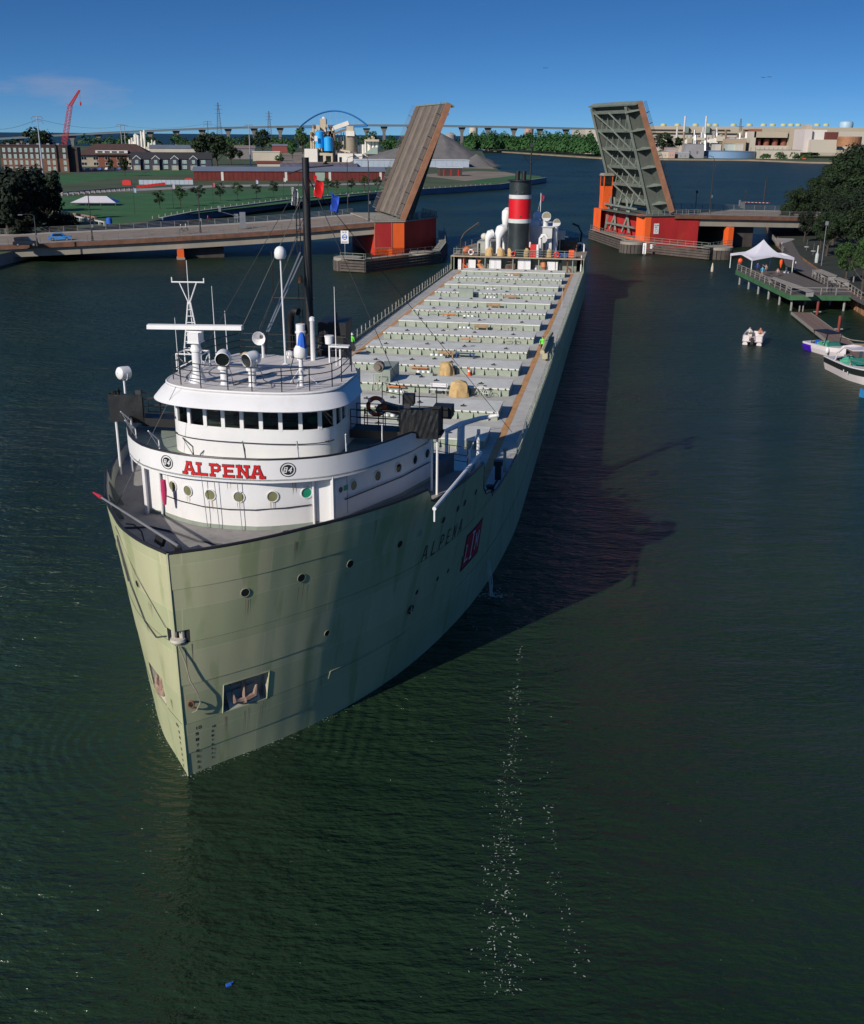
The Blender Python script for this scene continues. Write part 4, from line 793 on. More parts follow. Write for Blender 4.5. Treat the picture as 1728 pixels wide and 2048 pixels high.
b=M(); b.cyl((1.8,150,7),(1.75,150,15.5),.05,n=5); b.cyl((1.75,150,14.5),(.3,150,8),.02,n=4); b.obj('ensign_staff',WHITE,ship)
# ================================================================== things carried on the ship
def lifebuoy(n_,s_,z_,label,r=.36,rz=0.,tilt=0.,m=ORANGE):
    e=empty('lifebuoy',sw_(n_,s_,z_),SROT+rz,label,'lifebuoy','lifebuoys hung on the ship rails')
    b=M(); b.tube([(r*math.cos(a),0,r*math.sin(a)) for a in [i*PI/10 for i in range(20)]],r*.27,8,closed=True); b.obj('ring',m,e,True)
    for k in range(4):
        a0=PI/4+k*PI/2; b=M(); b.tube([(r*math.cos(a0+d),0,r*math.sin(a0+d)) for d in (-.13,0,.13)],r*.29,8); b.obj('band',mat('buoy_band_grey',(.5,.52,.55),.6,var=.1) if m is ORANGE else ORANGE,e,True)
lifebuoy(4.35,15.6,11.75,'bright orange lifebuoy with grey bands on the black rail behind the pilothouse',.42)
lifebuoy(-7.1,130.25,7.6,'white lifebuoy hung on the left front rail of the stern boat deck',m=WHITE)
lifebuoy(6.0,130.25,7.55,'faded red lifebuoy on the right front rail of the stern boat deck',m=REDM)
lifebuoy(-.6,130.25,7.5,'red lifebuoy at the foot of the funnel beside the tan covered reels',m=REDM,r=.33)
# people ------------------------------------------------------------------------
def person(loc,rz,label,top,legs,hat=None,h=1.74,pose='stand',hair=(.05,.03,.02),cat='person',group=None,seat=0.):
    k=h/1.74; e=empty('person',loc,rz,label,cat,group); e.scale=(k,k,k)
    V=[];E=[];Rd=[]
    def v(p,r): V.append(p);Rd.append(r);return len(V)-1
    st=.16 if pose=='walk' else 0.
    if pose=='sit':
        pel=v((0,0,.55),.14)
        L=[((.1,-.02,.53),.1),((.12,-.42,.55),.075),((.12,-.46,.1),.055),((.12,-.58,.05),.05)]
    else:
        pel=v((0,0,.95),.14); L=None
    up=.0 if pose!='sit' else -.40
    wa=v((0,0,1.12+up),.13);ch=v((0,0,1.35+up),.16);nk=v((0,.0,1.50+up),.065);hd0=v((0,-.02,1.58+up),.085);hd1=v((0,-.03,1.66+up),.105);hd2=v((0,-.02,1.73+up),.075)
    E+= [(pel,wa),(wa,ch),(ch,nk),(nk,hd0),(hd0,hd1),(hd1,hd2)]
    for sd in (1,-1):
        if pose=='sit':
            pr=pel
            for (x,y,z),r in L:
                i=v((sd*x,y,z),r);E.append((pr,i));pr=i
        else:
            a=v((sd*.1,0,.88),.1);bk_=v((sd*.11,-sd*st*.6-.02,.5),.07);c=v((sd*.11,-sd*st+.03*abs(st)*5,.1),.05);d=v((sd*.12,-sd*st-.16,.04),.045);E+=[(pel,a),(a,bk_),(bk_,c),(c,d)]
        s0=v((sd*.2,0,1.42+up),.075)
        if pose=='point' and sd==1: el=v((sd*.42,-.1,1.5+up),.05);wr=v((sd*.62,-.25,1.62+up),.038);fi=v((sd*.7,-.3,1.66+up),.03)
        elif pose=='ride': el=v((sd*.26,-.25,1.2+up),.05);wr=v((sd*.22,-.5,1.1+up),.038);fi=v((sd*.22,-.58,1.1+up),.03)
        else: el=v((sd*.28,sd*st*.4+.03,1.15+up),.05);wr=v((sd*.27,sd*st*.8-.08,.92+up),.038);fi=v((sd*.26,sd*st*.8-.12,.82+up),.034)
        E+=[(ch,s0),(s0,el),(el,wr),(wr,fi)]
    me=bpy.data.meshes.new('body'); me.from_pydata(V,E,[]); me.update()
    o=bpy.data.objects.new('body',me); COL.objects.link(o); o.parent=e
    o.modifiers.new('skin','SKIN'); 
    sv=me.skin_vertices[0].data
    for i,r in enumerate(Rd): sv[i].radius=(r,r*.8); 
    sv[0].use_root=True
    su=o.modifiers.new('sub','SUBSURF'); su.levels=1; su.render_levels=1
    # one continuous body mesh: clothing colours by height on the skin
    m=bpy.data.materials.new('clothes'); m.use_nodes=True; t=m.node_tree; bs=t.nodes['Principled BSDF']; bs.inputs['Roughness'].default_value=.8
    tcn=nd(t,'ShaderNodeTexCoord'); sp=nd(t,'ShaderNodeSeparateXYZ'); lk(t,tcn.outputs['Object'],sp.inputs[0])
    rp=nd(t,'ShaderNodeValToRGB'); rp.color_ramp.interpolation='CONSTANT'; dv=nd(t,'ShaderNodeMath',operation='MULTIPLY'); dv.inputs[1].default_value=.5
    lk(t,sp.outputs[2],dv.inputs[0]); lk(t,dv.outputs[0],rp.inputs[0]); el_=rp.color_ramp.elements
    el_[0].position=0; el_[0].color=(.03,.025,.02,1); el_[1].position=.045; el_[1].color=(*legs,1)
    for pz,c in ((.49+up/2*(1 if pose!='sit' else .9),top),(.755+up/2,(.45,.25,.17)),(.835+up/2,hair)):
        q=el_.new(pz); q.color=(*c,1)
    lk(t,rp.outputs[0],bs.inputs['Base Color']); me.materials.append(m)
    if hat:
        b=M(); b.lathe((0,-.02,1.68+up),[(.17,-.02),(.125,.0),(.12,.05),(.07,.11),(.0,.125)],10); b.obj('hat',hat,e,True)
    # face: nose, eyes and ears
    b=M(); b.ell((0,-.135,1.62+up),.02,.03,.03,6,4); b.ell((.1,-.02,1.63+up),.02,.03,.04,6,4); b.ell((-.1,-.02,1.63+up),.02,.03,.04,6,4); b.obj('nose_and_ears',SKIN,e,True)
    return e
LIME=(.16,.75,.06)
person(sw_(8.95,66,4.84),SROT+R(8),'person in lime shirt and dark shorts walking along the right deck walkway',LIME,(.02,.02,.03),None,1.74,'walk',hair=(.1,.02,.01))
person(sw_(-9.1,63.5,4.84),SROT+R(160),'person in white hard hat and lime safety vest by the left deck rail',LIME,(.03,.025,.03),WHITE,1.7,'stand')
# covered machines, cone, bench, bicycle
def tarp(n_,s_,rx,ry,h,label,seed):
    random.seed(seed); rows=[]
    for i in range(9):
        t=i/8; rr=[]
        for j in range(22):
            a=2*PI*j/22; f=1+.10*math.sin(a*5+seed)+.07*math.sin(a*9+t*4+seed); k=(1-t**3*.0)*(.98+.06*math.sin(t*9))
            wd=1.05-.15*t if t<.7 else (.945)*math.sqrt(max(0.0,1-((t-.7)/.3)**2))
            rr.append((rx*wd*f*math.cos(a),ry*wd*f*math.sin(a),h*t))
        rows.append(rr)
    b=M(); b.grid(rows,True); o=b.obj('canvas_cover',TAN,None,True,sw_(n_,s_,4.84),SROT); tag(o,label,'tarpaulin','canvas covers on deck'); return o
tarp(1.45,55.0,.62,.5,1.2,'tan canvas covered machine with a peaked top beside the traffic cone',1)
tarp(3.8,47.3,.72,.55,1.35,'rounded tan canvas covered drum between white bench and bicycle',4)
e=empty('traffic_cone',sw_(3.47,55.1,4.84),SROT,'orange traffic cone with white collar standing before a hatch','traffic cone')
b=M(); b.bb(-.2,.2,-.2,.2,0,.04); b.lathe((0,0,.04),[(.15,0),(.11,.3)],12); b.lathe((0,0,.04),[(.08,.46),(.03,.78),(.0,.78)],12); b.obj('cone',ORANGE,e,True)
b=M(); b.lathe((0,0,.04),[(.112,.3),(.082,.46)],12); b.obj('white_collar',WHITE,e,True)
e=empty('bench',sw_(2.1,47.4,4.84),SROT,'white slatted bench against a hatch near the bicycle','bench')
for i in range(3):
    b=M(); b.bb(-.7,.7,-.25+.15*i,-.13+.15*i,.44,.48); b.obj('seat_slat',WHITE,e)
for i in range(2):
    b=M(); b.bb(-.7,.7,.22,.26,.6+.17*i,.74+.17*i); b.obj('back_slat',WHITE,e)
for x in (-.6,.6):
    b=M(); b.bb(x-.03,x+.03,-.22,-.17,0,.44); b.bb(x-.03,x+.03,.2,.26,0,.9); b.obj('leg',STEEL,e)
e=empty('bench',sw_(2.0,HS[5]-.75,4.84),SROT,'low blue bench in front of a hatch beyond the traffic cone','bench')
b=M(); b.bb(-.95,.95,-.2,.2,.4,.46); b.obj('seat',BLUEBENCH,e)
for x in (-.8,.8): 
    b=M(); b.bb(x-.05,x+.05,-.18,.18,0,.4); b.obj('leg',BLUEBENCH,e)
def bicycle(loc,rz,label,frame,group=None):
    e=empty('bicycle',loc,rz,label,'bicycle',group)
    for x in (-.52,.52):
        b=M(); b.tube([(x+.33*math.cos(a),0,.34+.33*math.sin(a)) for a in [i*PI/9 for i in range(18)]],.02,5,closed=True); w_=b.obj('wheel',BLACK,e)
        b=M()
        for i in range(6):
            a=i*PI/6; b.cyl((x+.32*math.cos(a),0,.34+.32*math.sin(a)),(x-.32*math.cos(a),0,.34-.32*math.sin(a)),.004,n=3)
        b.obj('spokes',STEEL,w_)
    b=M(); P=dict(bb_=(-.08,0,.3),st_=(-.22,0,.85),hd=(.34,0,.82),fr=(.52,0,.34),rr=(-.52,0,.34))
    for a,c in (('bb_','st_'),('st_','hd'),('bb_','hd'),('hd','fr'),('bb_','rr'),('st_','rr')): b.cyl(P[a],P[c],.022,n=5)
    b.obj('frame',frame,e); b=M(); b.box((-.24,0,.93),(.26,.13,.06)); b.cyl((-.22,0,.85),(-.24,0,.92),.015,n=4); b.obj('saddle',BLACK,e)
    b=M(); b.tube([(.4,-.28,.98),(.36,-.1,1.0),(.34,0,.98),(.36,.1,1.0),(.4,.28,.98)],.014,4); b.cyl((.34,0,.82),(.34,0,.98),.018,n=4); b.obj('handlebar',BLACK,e)
    return e
bicycle(sw_(5.6,47.4,4.84),SROT+R(172),'white framed bicycle leaning by a hatch near the deck stripe',WHITE)
# flags
def flag(n_,s_,z_,wd,h,col,label,rz=0.,mark=None,drop=.5):
    random.seed(len(label)); b=M(); rows=[]
    for i in range(8):
        r=[]
        for j in range(9):
            t=j/8; a=i/7; r.append((a*wd*.55+.06*math.sin(a*7+t*3),.16*math.sin(a*9+t*2),-t*h-a*drop*h*.55))
        rows.append(r)
    b.grid(rows); o=b.obj('flag',col,None,True,sw_(n_,s_,z_),SROT+rz); tag(o,label,'flag','flags flying at the foremast')
    if mark:
        q=M(); q.grid([[(p[0],p[1]-.012,p[2]) for p in rows[i][mark[1]:mark[2]]] for i in range(mark[0][0],mark[0][1])]); q.obj('flag_device',mark[3],o)
    return o
flag(-.75,19,22.0,.55,.85,mat('white_cloth',(.6,.58,.56),.85,var=.08),'narrow white flag left of the black foremast',R(20),drop=.3)
flag(.42,19,22.6,.95,.9,mat('red_cloth',(.6,.012,.015),.8,var=.1),'large red flag with white cross device right of the foremast',R(-10),((1,4),3,6,WHITE),drop=.8)
flag(1.3,19,21.75,.8,.8,mat('blue_cloth',(.03,.1,.5),.8,var=.1),'blue flag with pale spots hanging lowest right of the foremast',R(-15),((2,4),3,5,WHITE),drop=.5)
flag(1.8,150,15.2,.9,1.2,mat('red_cloth'),'small red ensign on a staff behind the striped funnel',R(-40)) if False else None
fl=flag(1.8,150,15.3,.9,.9,mat('ensign_cloth',(.35,.03,.06),.8,var=.4,scale=3),'small red and blue ensign on a staff behind the striped funnel',R(-20)); fl['group']='stern flags'
# ================================================================== WATER
def water_mat():
    m=bpy.data.materials.new('river_water'); m.use_nodes=True; t=m.node_tree; b=t.nodes['Principled BSDF']
    b.inputs['Base Color'].default_value=(.008,.021,.012,1); b.inputs['Roughness'].default_value=.09; b.inputs['IOR'].default_value=1.33; b.inputs['Specular IOR Level'].default_value=.36
    g=nd(t,'ShaderNodeNewGeometry'); 
    def noise(scale,sx,sy,rot,det=3,rough=.55):
        mpn=nd(t,'ShaderNodeMapping'); mpn.inputs['Scale'].default_value=(sx,sy,1); mpn.inputs['Rotation'].default_value=(0,0,rot); lk(t,g.outputs['Position'],mpn.inputs[0])
        n=nd(t,'ShaderNodeTexNoise'); n.inputs['Scale'].default_value=scale; n.inputs['Detail'].default_value=det; n.inputs['Roughness'].default_value=rough; lk(t,mpn.outputs[0],n.inputs['Vector']); return n.outputs['Fac']
    def mth(op,a,c):
        n=nd(t,'ShaderNodeMath',operation=op)
        for i,x in enumerate((a,c)):
            if isinstance(x,(int,float)): n.inputs[i].default_value=x
            else: lk(t,x,n.inputs[i])
        return n.outputs[0]
    a=noise(.62,.55,1.3,R(12),3); c=noise(2.1,.6,1.45,R(-12),4,.6); d=noise(.11,1,1.6,R(25),2); e=noise(.03,1,1.5,R(8),3); f_=noise(4.5,.6,1.4,R(20),2)
    amp=mth('ADD',mth('MULTIPLY',e,1.5),.05)
    ht=mth('ADD',mth('ADD',mth('MULTIPLY',a,.85),mth('MULTIPLY',c,.46)),mth('ADD',mth('MULTIPLY',d,.6),mth('MULTIPLY',f_,.12)))
    rc=nd(t,'ShaderNodeValToRGB'); rc.color_ramp.elements[0].position=.38; rc.color_ramp.elements[0].color=(.009,.023,.011,1); rc.color_ramp.elements[1].position=.66; rc.color_ramp.elements[1].color=(.021,.043,.020,1)
    big=noise(.018,1,1.3,R(30),4,.6); lk(t,big,rc.inputs[0]); lk(t,rc.outputs[0],b.inputs['Base Color'])
    # bow ripple rings
    sp=nd(t,'ShaderNodeVectorMath',operation='DISTANCE'); lk(t,g.outputs['Position'],sp.inputs[0]); sp.inputs[1].default_value=(-9.2,40.5,0)
    wob=mth('ADD',sp.outputs['Value'],mth('MULTIPLY',d,2.2))
    rg=mth('SINE',mth('MULTIPLY',mth('ADD',wob,mth('MULTIPLY',a,.5)),11.0),0.)
    fall=mth('MULTIPLY',mth('SUBTRACT',1.0,mth('MINIMUM',1.0,mth('MULTIPLY',mth('ABSOLUTE',mth('SUBTRACT',sp.outputs['Value'],5.5),0.),.2))),.035)
    ht=mth('ADD',mth('MULTIPLY',ht,amp),mth('MULTIPLY',rg,fall))
    py=nd(t,'ShaderNodeSeparateXYZ'); lk(t,g.outputs['Position'],py.inputs[0]); mr=nd(t,'ShaderNodeMapRange'); mr.inputs[1].default_value=40; mr.inputs[2].default_value=120; mr.inputs[3].default_value=.11; mr.inputs[4].default_value=.34; lk(t,py.outputs[1],mr.inputs[0]); lk(t,mr.outputs[0],b.inputs['Roughness'])   # open water beyond the bridge is wind ruffled
    bp=nd(t,'ShaderNodeBump'); bp.inputs['Strength'].default_value=1.0; bp.inputs['Distance'].default_value=1.25; lk(t,ht,bp.inputs['Height']); ma=nd(t,'ShaderNodeMapRange'); ma.inputs[1].default_value=28; ma.inputs[2].default_value=95; ma.inputs[3].default_value=.58; ma.inputs[4].default_value=1.4; lk(t,py.outputs[1],ma.inputs[0]); lk(t,ma.outputs[0],bp.inputs['Distance']); lk(t,bp.outputs[0],b.inputs['Normal'])   # sheltered water under the bow, choppier farther out
    return m
b=M(); b.add([(-30000,-300,0),(30000,-300,0),(30000,45000,0),(-30000,45000,0)],[(0,1,2,3)]); o=b.obj('river_water',water_mat()); tag(o,None,kind='structure')
# foam flecks drifting ahead of the ship
random.seed(5); b=M()
def fleck(x,y,s):
    a=random.uniform(0,PI); L=s*random.uniform(.6,1.8); c,d=math.cos(a),math.sin(a); w_=s*.45
    P=[(-L/2,-w_*.2),(-L*.1,-w_/2),(L/2,-w_*.1),(L*.4,w_*.35),(0,w_/2),(-L*.45,w_*.25)]
    b.add([(x+p*c-q*d,y+p*d+q*c,.008) for p,q in P],[(0,1,2,3,4,5)])
for u0,v0,u1,v1,wd,n in ((1030,1380,1020,1560,22,150),(1012,1560,1000,1830,40,300),(1000,1830,1010,1990,50,170),(1085,1530,1110,1700,14,35),(1110,1740,1165,1960,24,55),(930,1215,950,1260,6,40),(1040,1290,1035,1400,8,40)):
    for i in range(n):
        t=random.random(); u=u0+(u1-u0)*t+random.gauss(0,wd*.5); v=v0+(v1-v0)*t; p=atZ(u,v,0); fleck(p.x,p.y,random.choice((.022,.028,.035,.04,.055,.085)))
for sd in (1,-1):
    for i in range(150):
        q_=random.random()**1.6*14; h_=hpt(q_,0,sd,.04+abs(random.gauss(0,.16))); h_=sw_(h_.x,h_.y,0); fleck(h_.x,h_.y,random.uniform(.02,.06))
for i in range(60):
    p=atZ(random.uniform(60,1700),random.uniform(1300,2040),0); fleck(p.x,p.y,random.uniform(.02,.04))
o=b.obj('foam_flecks',mat('foam',(.46,.49,.42),.8,var=.15)); tag(o,'loose white foam flecks drifting on the dark water ahead of the bow','foam',kind='stuff')
p=atZ(457,1971,0); b=M(); b.box((0,0,.03),(.16,.1,.05),.5); b.tri((.05,.02,.056),(.14,.08,.05),(.1,.12,.06)); o=b.obj('floating_litter',BLUEF,None,False,p); tag(o,'small blue scrap of litter floating on the dark water at bottom left','litter')
# water spouting from the hull side
p0=sw_(0,0,0); b=M(); A_=hpt(20.2,3.4,1,.05); random.seed(8)
c0=Vector(A_)
for k in range(5):
    P=[]
    for i in range(9):
        t=i/8; P.append((c0.x+.25*t+.05*math.sin(k*2+i)+.03*k,c0.y-.3*t+.06*math.cos(k+i*1.7),2.0*(1-t*t)+.02))
    b.tube(P,.025,4)
for i in range(60):
    a=random.uniform(0,2*PI); r=abs(random.gauss(0,.5)); s=random.uniform(.03,.09); x,y=c0.x+.4+r*math.cos(a)*1.6,c0.y-.3+r*math.sin(a); b.add([(x-s,y-s*.5,.012),(x+s,y-s*.4,.015),(x+s*.6,y+s*.6,.02),(x-s*.5,y+s*.5,.012)],[(0,1,2,3)])
o=b.obj('discharge_water',mat('foam'),ship); o['kind']='stuff'

# ================================================================== GROUND
GL=2.2
GROUND=mat('park_ground',(.05,.075,.028),.95,var=.35,scale=.03,dirt=(.11,.10,.075),dirt_amt=.7,dirt_scale=.012)
LAWN=mat('lawn_grass',(.024,.105,.026),.95,var=.3,scale=.06,bump=.3,bscale=2,dirt=(.07,.10,.03),dirt_amt=.6,dirt_scale=.12)
CONC=mat('concrete',(.30,.29,.27),.85,var=.15,scale=.4,dirt=(.17,.16,.15),dirt_amt=.5,dirt_scale=.6)
ASPH=mat('asphalt',(.06,.06,.06),.9,var=.2,scale=.4)
GRAVEL=mat('gravel_yard',(.22,.18,.14),.95,var=.25,scale=.05,bump=.4,bscale=1)
SHEETP=mat('rusted_sheet_pile',(.24,.12,.06),.85,var=.5,scale=.8,streak=.2)
QUAYBLUE=mat('blue_quay_face',(.10,.15,.24),.7,var=.15,scale=.2)
def land(name,poly,z,side,base=-2,top=None):
    b=M(); b.add([(x,y,z) for x,y in poly],[tuple(range(len(poly)))]); g=b.obj(name,top or GROUND); tag(g,None,kind='structure')
    n=len(poly); b=M()
    for i in range(n):
        p,q=poly[i],poly[(i+1)%n]; b.add([(*p,base),(*q,base),(*q,z-.001),(*p,z-.001)],[(0,1,2,3)])
    b.obj('bank_face',side,g); return g
LANDL=[(-100,60),(-86,150),(-84,205),(-82,240),(-75,300),(-72,324),(-51,395),(-22,450),(31,530),(62,618),(61,655),(44,740),(46,900),(55,1200),(70,1650),(60,1900),(-3000,1900),(-3000,60)]
gl=land('left_bank_ground',LANDL,GL,CONC)
LANDR=[(63.4,60),(63.4,156),(65.5,171),(75,225),(86,279),(100,330),(170,480),(330,800),(620,1000),(3000,890),(3000,60)]
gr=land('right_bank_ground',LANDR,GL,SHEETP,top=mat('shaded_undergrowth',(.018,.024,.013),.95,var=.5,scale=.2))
LANDF=[(86,1900),(100,1745),(150,1480),(190,1284),(260,1242),(350,1236),(384,1140),(520,1080),(900,1020),(3000,900),(3000,2900),(86,2900)]
gf=land('far_shore_ground',LANDF,1.6,mat('sandy_bank',(.26,.20,.14),.95,var=.2,scale=.05))
def sheet(name,pts,z,m,parent=None,kind='structure'):
    b=M(); b.add([(p[0],p[1],z) for p in pts],[tuple(range(len(pts)))]); o=b.obj(name,m,parent)
    if parent is None: tag(o,None,kind=kind)
    return o
pz=lambda u,v,z=GL:atZ(u,v,z)
sheet('lawn',[pz(*q) for q in ((205,450),(430,422),(760,386),(790,372),(700,374),(430,379),(120,394),(60,420))],GL+.006,LAWN)
sheet('upper_lawn',[pz(*q) for q in ((95,372),(270,352),(440,347),(440,341),(300,341),(180,346),(80,352))],GL+.006,LAWN)
sheet('point_grass',[pz(*q) for q in ((960,368),(1085,357),(1080,352),(1000,347),(920,352))],GL+.006,LAWN)
sheet('gravel_track',[pz(*q) for q in ((930,362),(1040,350),(1010,344),(950,342),(830,350))],GL+.010,GRAVEL)
sheet('path',[pz(*q) for q in ((120,389),(440,374),(760,369),(760,366),(440,370),(120,384))],GL+.012,CONC)
sheet('yard',[pz(*q) for q in ((520,325),(990,338),(960,318),(700,300),(520,308))],GL+.006,GRAVEL)
sheet('car_park',[pz(*q) for q in ((150,346),(300,342),(290,333),(150,337))],GL+.010,ASPH)
# quay wall along the park, with blue lit face and cap
qa=[(-75,300),(-72,324),(-51,395),(-22,450),(31,530),(62,618)]
b=M()
for p,q in zip(qa,qa[1:]):
    d=(Vector((*q,0))-Vector((*p,0))).normalized(); nrm=Vector((d.y,-d.x,0)); 
    b.beam(Vector((*p,1.35))+nrm*.25,Vector((*q,1.35))+nrm*.25,.4,2.3)
qw=b.obj('quay_wall',QUAYBLUE); tag(qw,'long blue grey quay wall edging the park lawn by the river','wall')
b=M()
for p,q in zip(qa,qa[1:]): b.beam((*p,2.58),(*q,2.58),1.1,.14)
b.obj('coping',CONC,qw)
# little bollards along the quay: posts of one fence each 4 m
random.seed(2); bo=M(); bo.lathe((0,0,0),[(.16,0),(.14,.7),(.02,.8)],6); BOM=bo.mesh('bollard',CONC)
bc=0
for p,q in zip(qa[:-1],qa[1:-1]):
    L=math.dist(p,q); n=int(L/4.2)
    for i in range(n):
        t=i/n; d=Vector((q[0]-p[0],q[1]-p[1],0)).normalized(); x,y=p[0]+(q[0]-p[0])*t-d.y*2.5,p[1]+(q[1]-p[1])*t+d.x*2.5
        o=meshobj(BOM,'bollard',None,(x,y,GL)); tag(o,'small pale bollard in the row along the park quay edge','bollard','bollards along the park quay'); bc+=1
# ================================================================== BASCULE BRIDGE (local x along the road, y across it, z up)
BAN=R(15); BO=Vector((0,236,0))
def bw(a,w_,z): return BO+Vector((math.cos(BAN),math.sin(BAN),0))*a+Vector((-math.sin(BAN),math.cos(BAN),0))*w_+Vector((0,0,z))
def blocal(p): d=p-BO; return (d.x*math.cos(BAN)+d.y*math.sin(BAN),-d.x*math.sin(BAN)+d.y*math.cos(BAN))
ZDf=pchip([(-160,1.4),(-88.5,3.3),(-67,3.95),(-46,4.75),(-29,5.62),(-13,6.75),(0,7.3),(25,8.0),(51,7.75),(67,7.35),(83,6.9),(130,5.6)])
BRCONC=mat('bridge_concrete',(.30,.27,.22),.85,var=.14,scale=.25,dirt=(.18,.15,.12),dirt_amt=.5,dirt_scale=.4,streak=.3)
BRRUST=mat('rusty_fascia',(.16,.075,.045),.8,var=.35,scale=.6)
BRROAD=mat('bridge_road',(.24,.19,.15),.9,var=.15,scale=.3,dirt=(.13,.11,.1),dirt_amt=.5,dirt_scale=.5)
BRRAIL=mat('bridge_rail_paint',(.20,.20,.19),.6,.2,var=.2)
BRRED=mat('pier_red_paint',(.60,.04,.018),.65,var=.2,scale=.35,dirt=(.16,.012,.012),dirt_amt=.6,dirt_scale=.4,streak=.3)
BRORG=mat('pier_orange_paint',(.80,.115,.016),.65,var=.16,scale=.35,dirt=(.35,.05,.02),dirt_amt=.5,dirt_scale=.4,streak=.3)
MAROON=mat('pier_maroon_paint',(.40,.018,.018),.7,var=.2,scale=.35,dirt=(.28,.09,.03),dirt_amt=.5,dirt_scale=.6,streak=.25)
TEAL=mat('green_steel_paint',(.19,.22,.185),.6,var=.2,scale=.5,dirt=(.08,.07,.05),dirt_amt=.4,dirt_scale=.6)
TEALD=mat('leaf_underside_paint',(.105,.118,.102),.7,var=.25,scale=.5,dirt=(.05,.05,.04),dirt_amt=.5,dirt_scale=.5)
TIMB=mat('fender_timber',(.085,.07,.06),.9,var=.35,scale=.8)
def span(name,a0,a1,label):
    e=empty(name,BO,BAN,label,'bridge'); n=max(4,int((a1-a0)/6)); A_=[a0+(a1-a0)*i/n for i in range(n+1)]
    b=M(); b.grid([[(a,y,ZDf(a)) for a in A_] for y in (2.6,23.4)]); b.obj('road_deck',BRROAD,e)
    for y0,y1 in ((0,2.6),(23.4,26)):
        b=M()
        for p,q in zip(A_,A_[1:]):
            b.add([(p,y0,ZDf(p)-.1),(q,y0,ZDf(q)-.1),(q,y1,ZDf(q)-.1),(p,y1,ZDf(p)-.1),(p,y0,ZDf(p)+.16),(q,y0,ZDf(q)+.16),(q,y1,ZDf(q)+.16),(p,y1,ZDf(p)+.16)],[(4,5,6,7),(0,1,5,4),(3,7,6,2)])
        b.obj('sidewalk',CONC,e)
    b=M(); b.grid([[(a,12.9,ZDf(a)+.005) for a in A_],[(a,13.1,ZDf(a)+.005) for a in A_]]); b.obj('centre_line',mat('road_paint_yellow',(.6,.42,.08),.7,var=.2),e)
    for y in (-.15,26.15):
        b=M(); b.grid([[(a,y,ZDf(a)-.75) for a in A_],[(a,y,ZDf(a)+.16) for a in A_],[(a,y+(.15 if y<0 else -.15),ZDf(a)+.17) for a in A_]]); b.obj('fascia',BRRUST,e)
    for y in (.5,9,17,25.2):
        b=M(); b.grid([[(a,y,ZDf(a)-.75) for a in A_],[(a,y,ZDf(a)-2.35) for a in A_],[(a,y+.5,ZDf(a)-2.35) for a in A_],[(a,y+.5,ZDf(a)-.75) for a in A_]]); b.obj('girder',BRCONC,e)
    b=M(); b.grid([[(a,0,ZDf(a)-.78) for a in A_],[(a,26,ZDf(a)-.78) for a in A_]]); b.obj('deck_soffit',BRCONC,e)
    # railings: each panel between posts is a part
    for y in (.25,25.75):
        k=a0
        while k<a1-1:
            q=min(a1,k+6); b=M()
            for x in (k,k+(q-k)/2): b.bb(x-.07,x+.07,y-.07,y+.07,ZDf(x)+.16,ZDf(x)+1.35)
            for h in (.45,.75,1.05,1.32): b.beam((k,y,ZDf(k)+h),(q,y,ZDf(q)+h),.05,.06)
            b.obj('railing_panel',BRRAIL,e); k=q
    return e
spL=span('approach_span',-150,-12.9,'left fixed span of the drawbridge carrying two cars over the blue water')
spR=span('approach_span',57,130,'right fixed span of the drawbridge running into the dark trees')
# supporting piers
def pier(a,L,label,red=True):
    z=ZDf(a)-2.36; e=empty('bridge_pier',bw(a,0,-2),BAN,label,'bridge pier')
    b=M(); b.bb(-.6,.7,-.6,1.6,0,z+2-.05); b.obj('pier_nose',BRORG,e)
    b=M(); b.bb(.71,L,2.2,25,0,z+2-.06); b.obj('pier_wall',mat('deck_shaded_concrete',(.06,.05,.045),.9,var=.3),e)  # wall colour darkened for the shade under the deck
    b=M(); b.bb(-.75,.85,-.75,1.75,0,2.4); b.obj('nose_footing',BRCONC,e)
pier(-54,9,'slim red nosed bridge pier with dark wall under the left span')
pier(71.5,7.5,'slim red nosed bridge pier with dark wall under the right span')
# abutment pier masses
def mass(poly,z0,z1,m,name,parent): b=M(); b.prism(poly,z0,z1); return b.obj(name,m,parent)
e=empty('bascule_pier',bw(-8,0,-1.5),BAN,'red and orange faceted drawbridge pier left of the ship stern','bridge pier')
def P_(L,dx): return [(x-dx,y) for x,y in L]
mass(P_([(-13.2,0),(-6.7,0),(-2.2,4.4),(3.4,11),(3.4,24),(-1,26),(-13.2,26)],-8),0,8.4,BRRED,'pier_shaft',e)
b=M(); b.bb(-5.2,-2.2,-.06,.0,.5,8.3); b.bb(-1.4+.0,1.3,-.06,.0,.5,8.3); b.bb(-5.2,1.3,-.06,0,.4,3.0); b.obj('orange_facing',BRORG,e)
b=M(); b.bb(-5.1,-1.5,-.12,-.06,3.1,8.2); b.obj('recessed_panel',MAROON,e)
b=M(); 
for x in (-5.2,-1.45): b.bb(x-.08,x+.08,-.16,-.06,3.0,8.3)
b.bb(-5.2,-1.4,-.16,-.06,2.95,3.1); b.obj('panel_frame',mat('pink_frame_paint',(.42,.16,.11),.7,var=.15),e)
mass(P_([(-13.5,-.3),(-6.5,-.3),(-1.8,4.3),(3.8,10.9),(3.8,24.3),(-13.5,26.3)],-8),8.4,8.65,BRCONC,'pier_coping',e)
b=M(); pts=[(-13.2,0),(-6.7,0),(-2.2,4.4),(3.4,11),(3.4,24)]
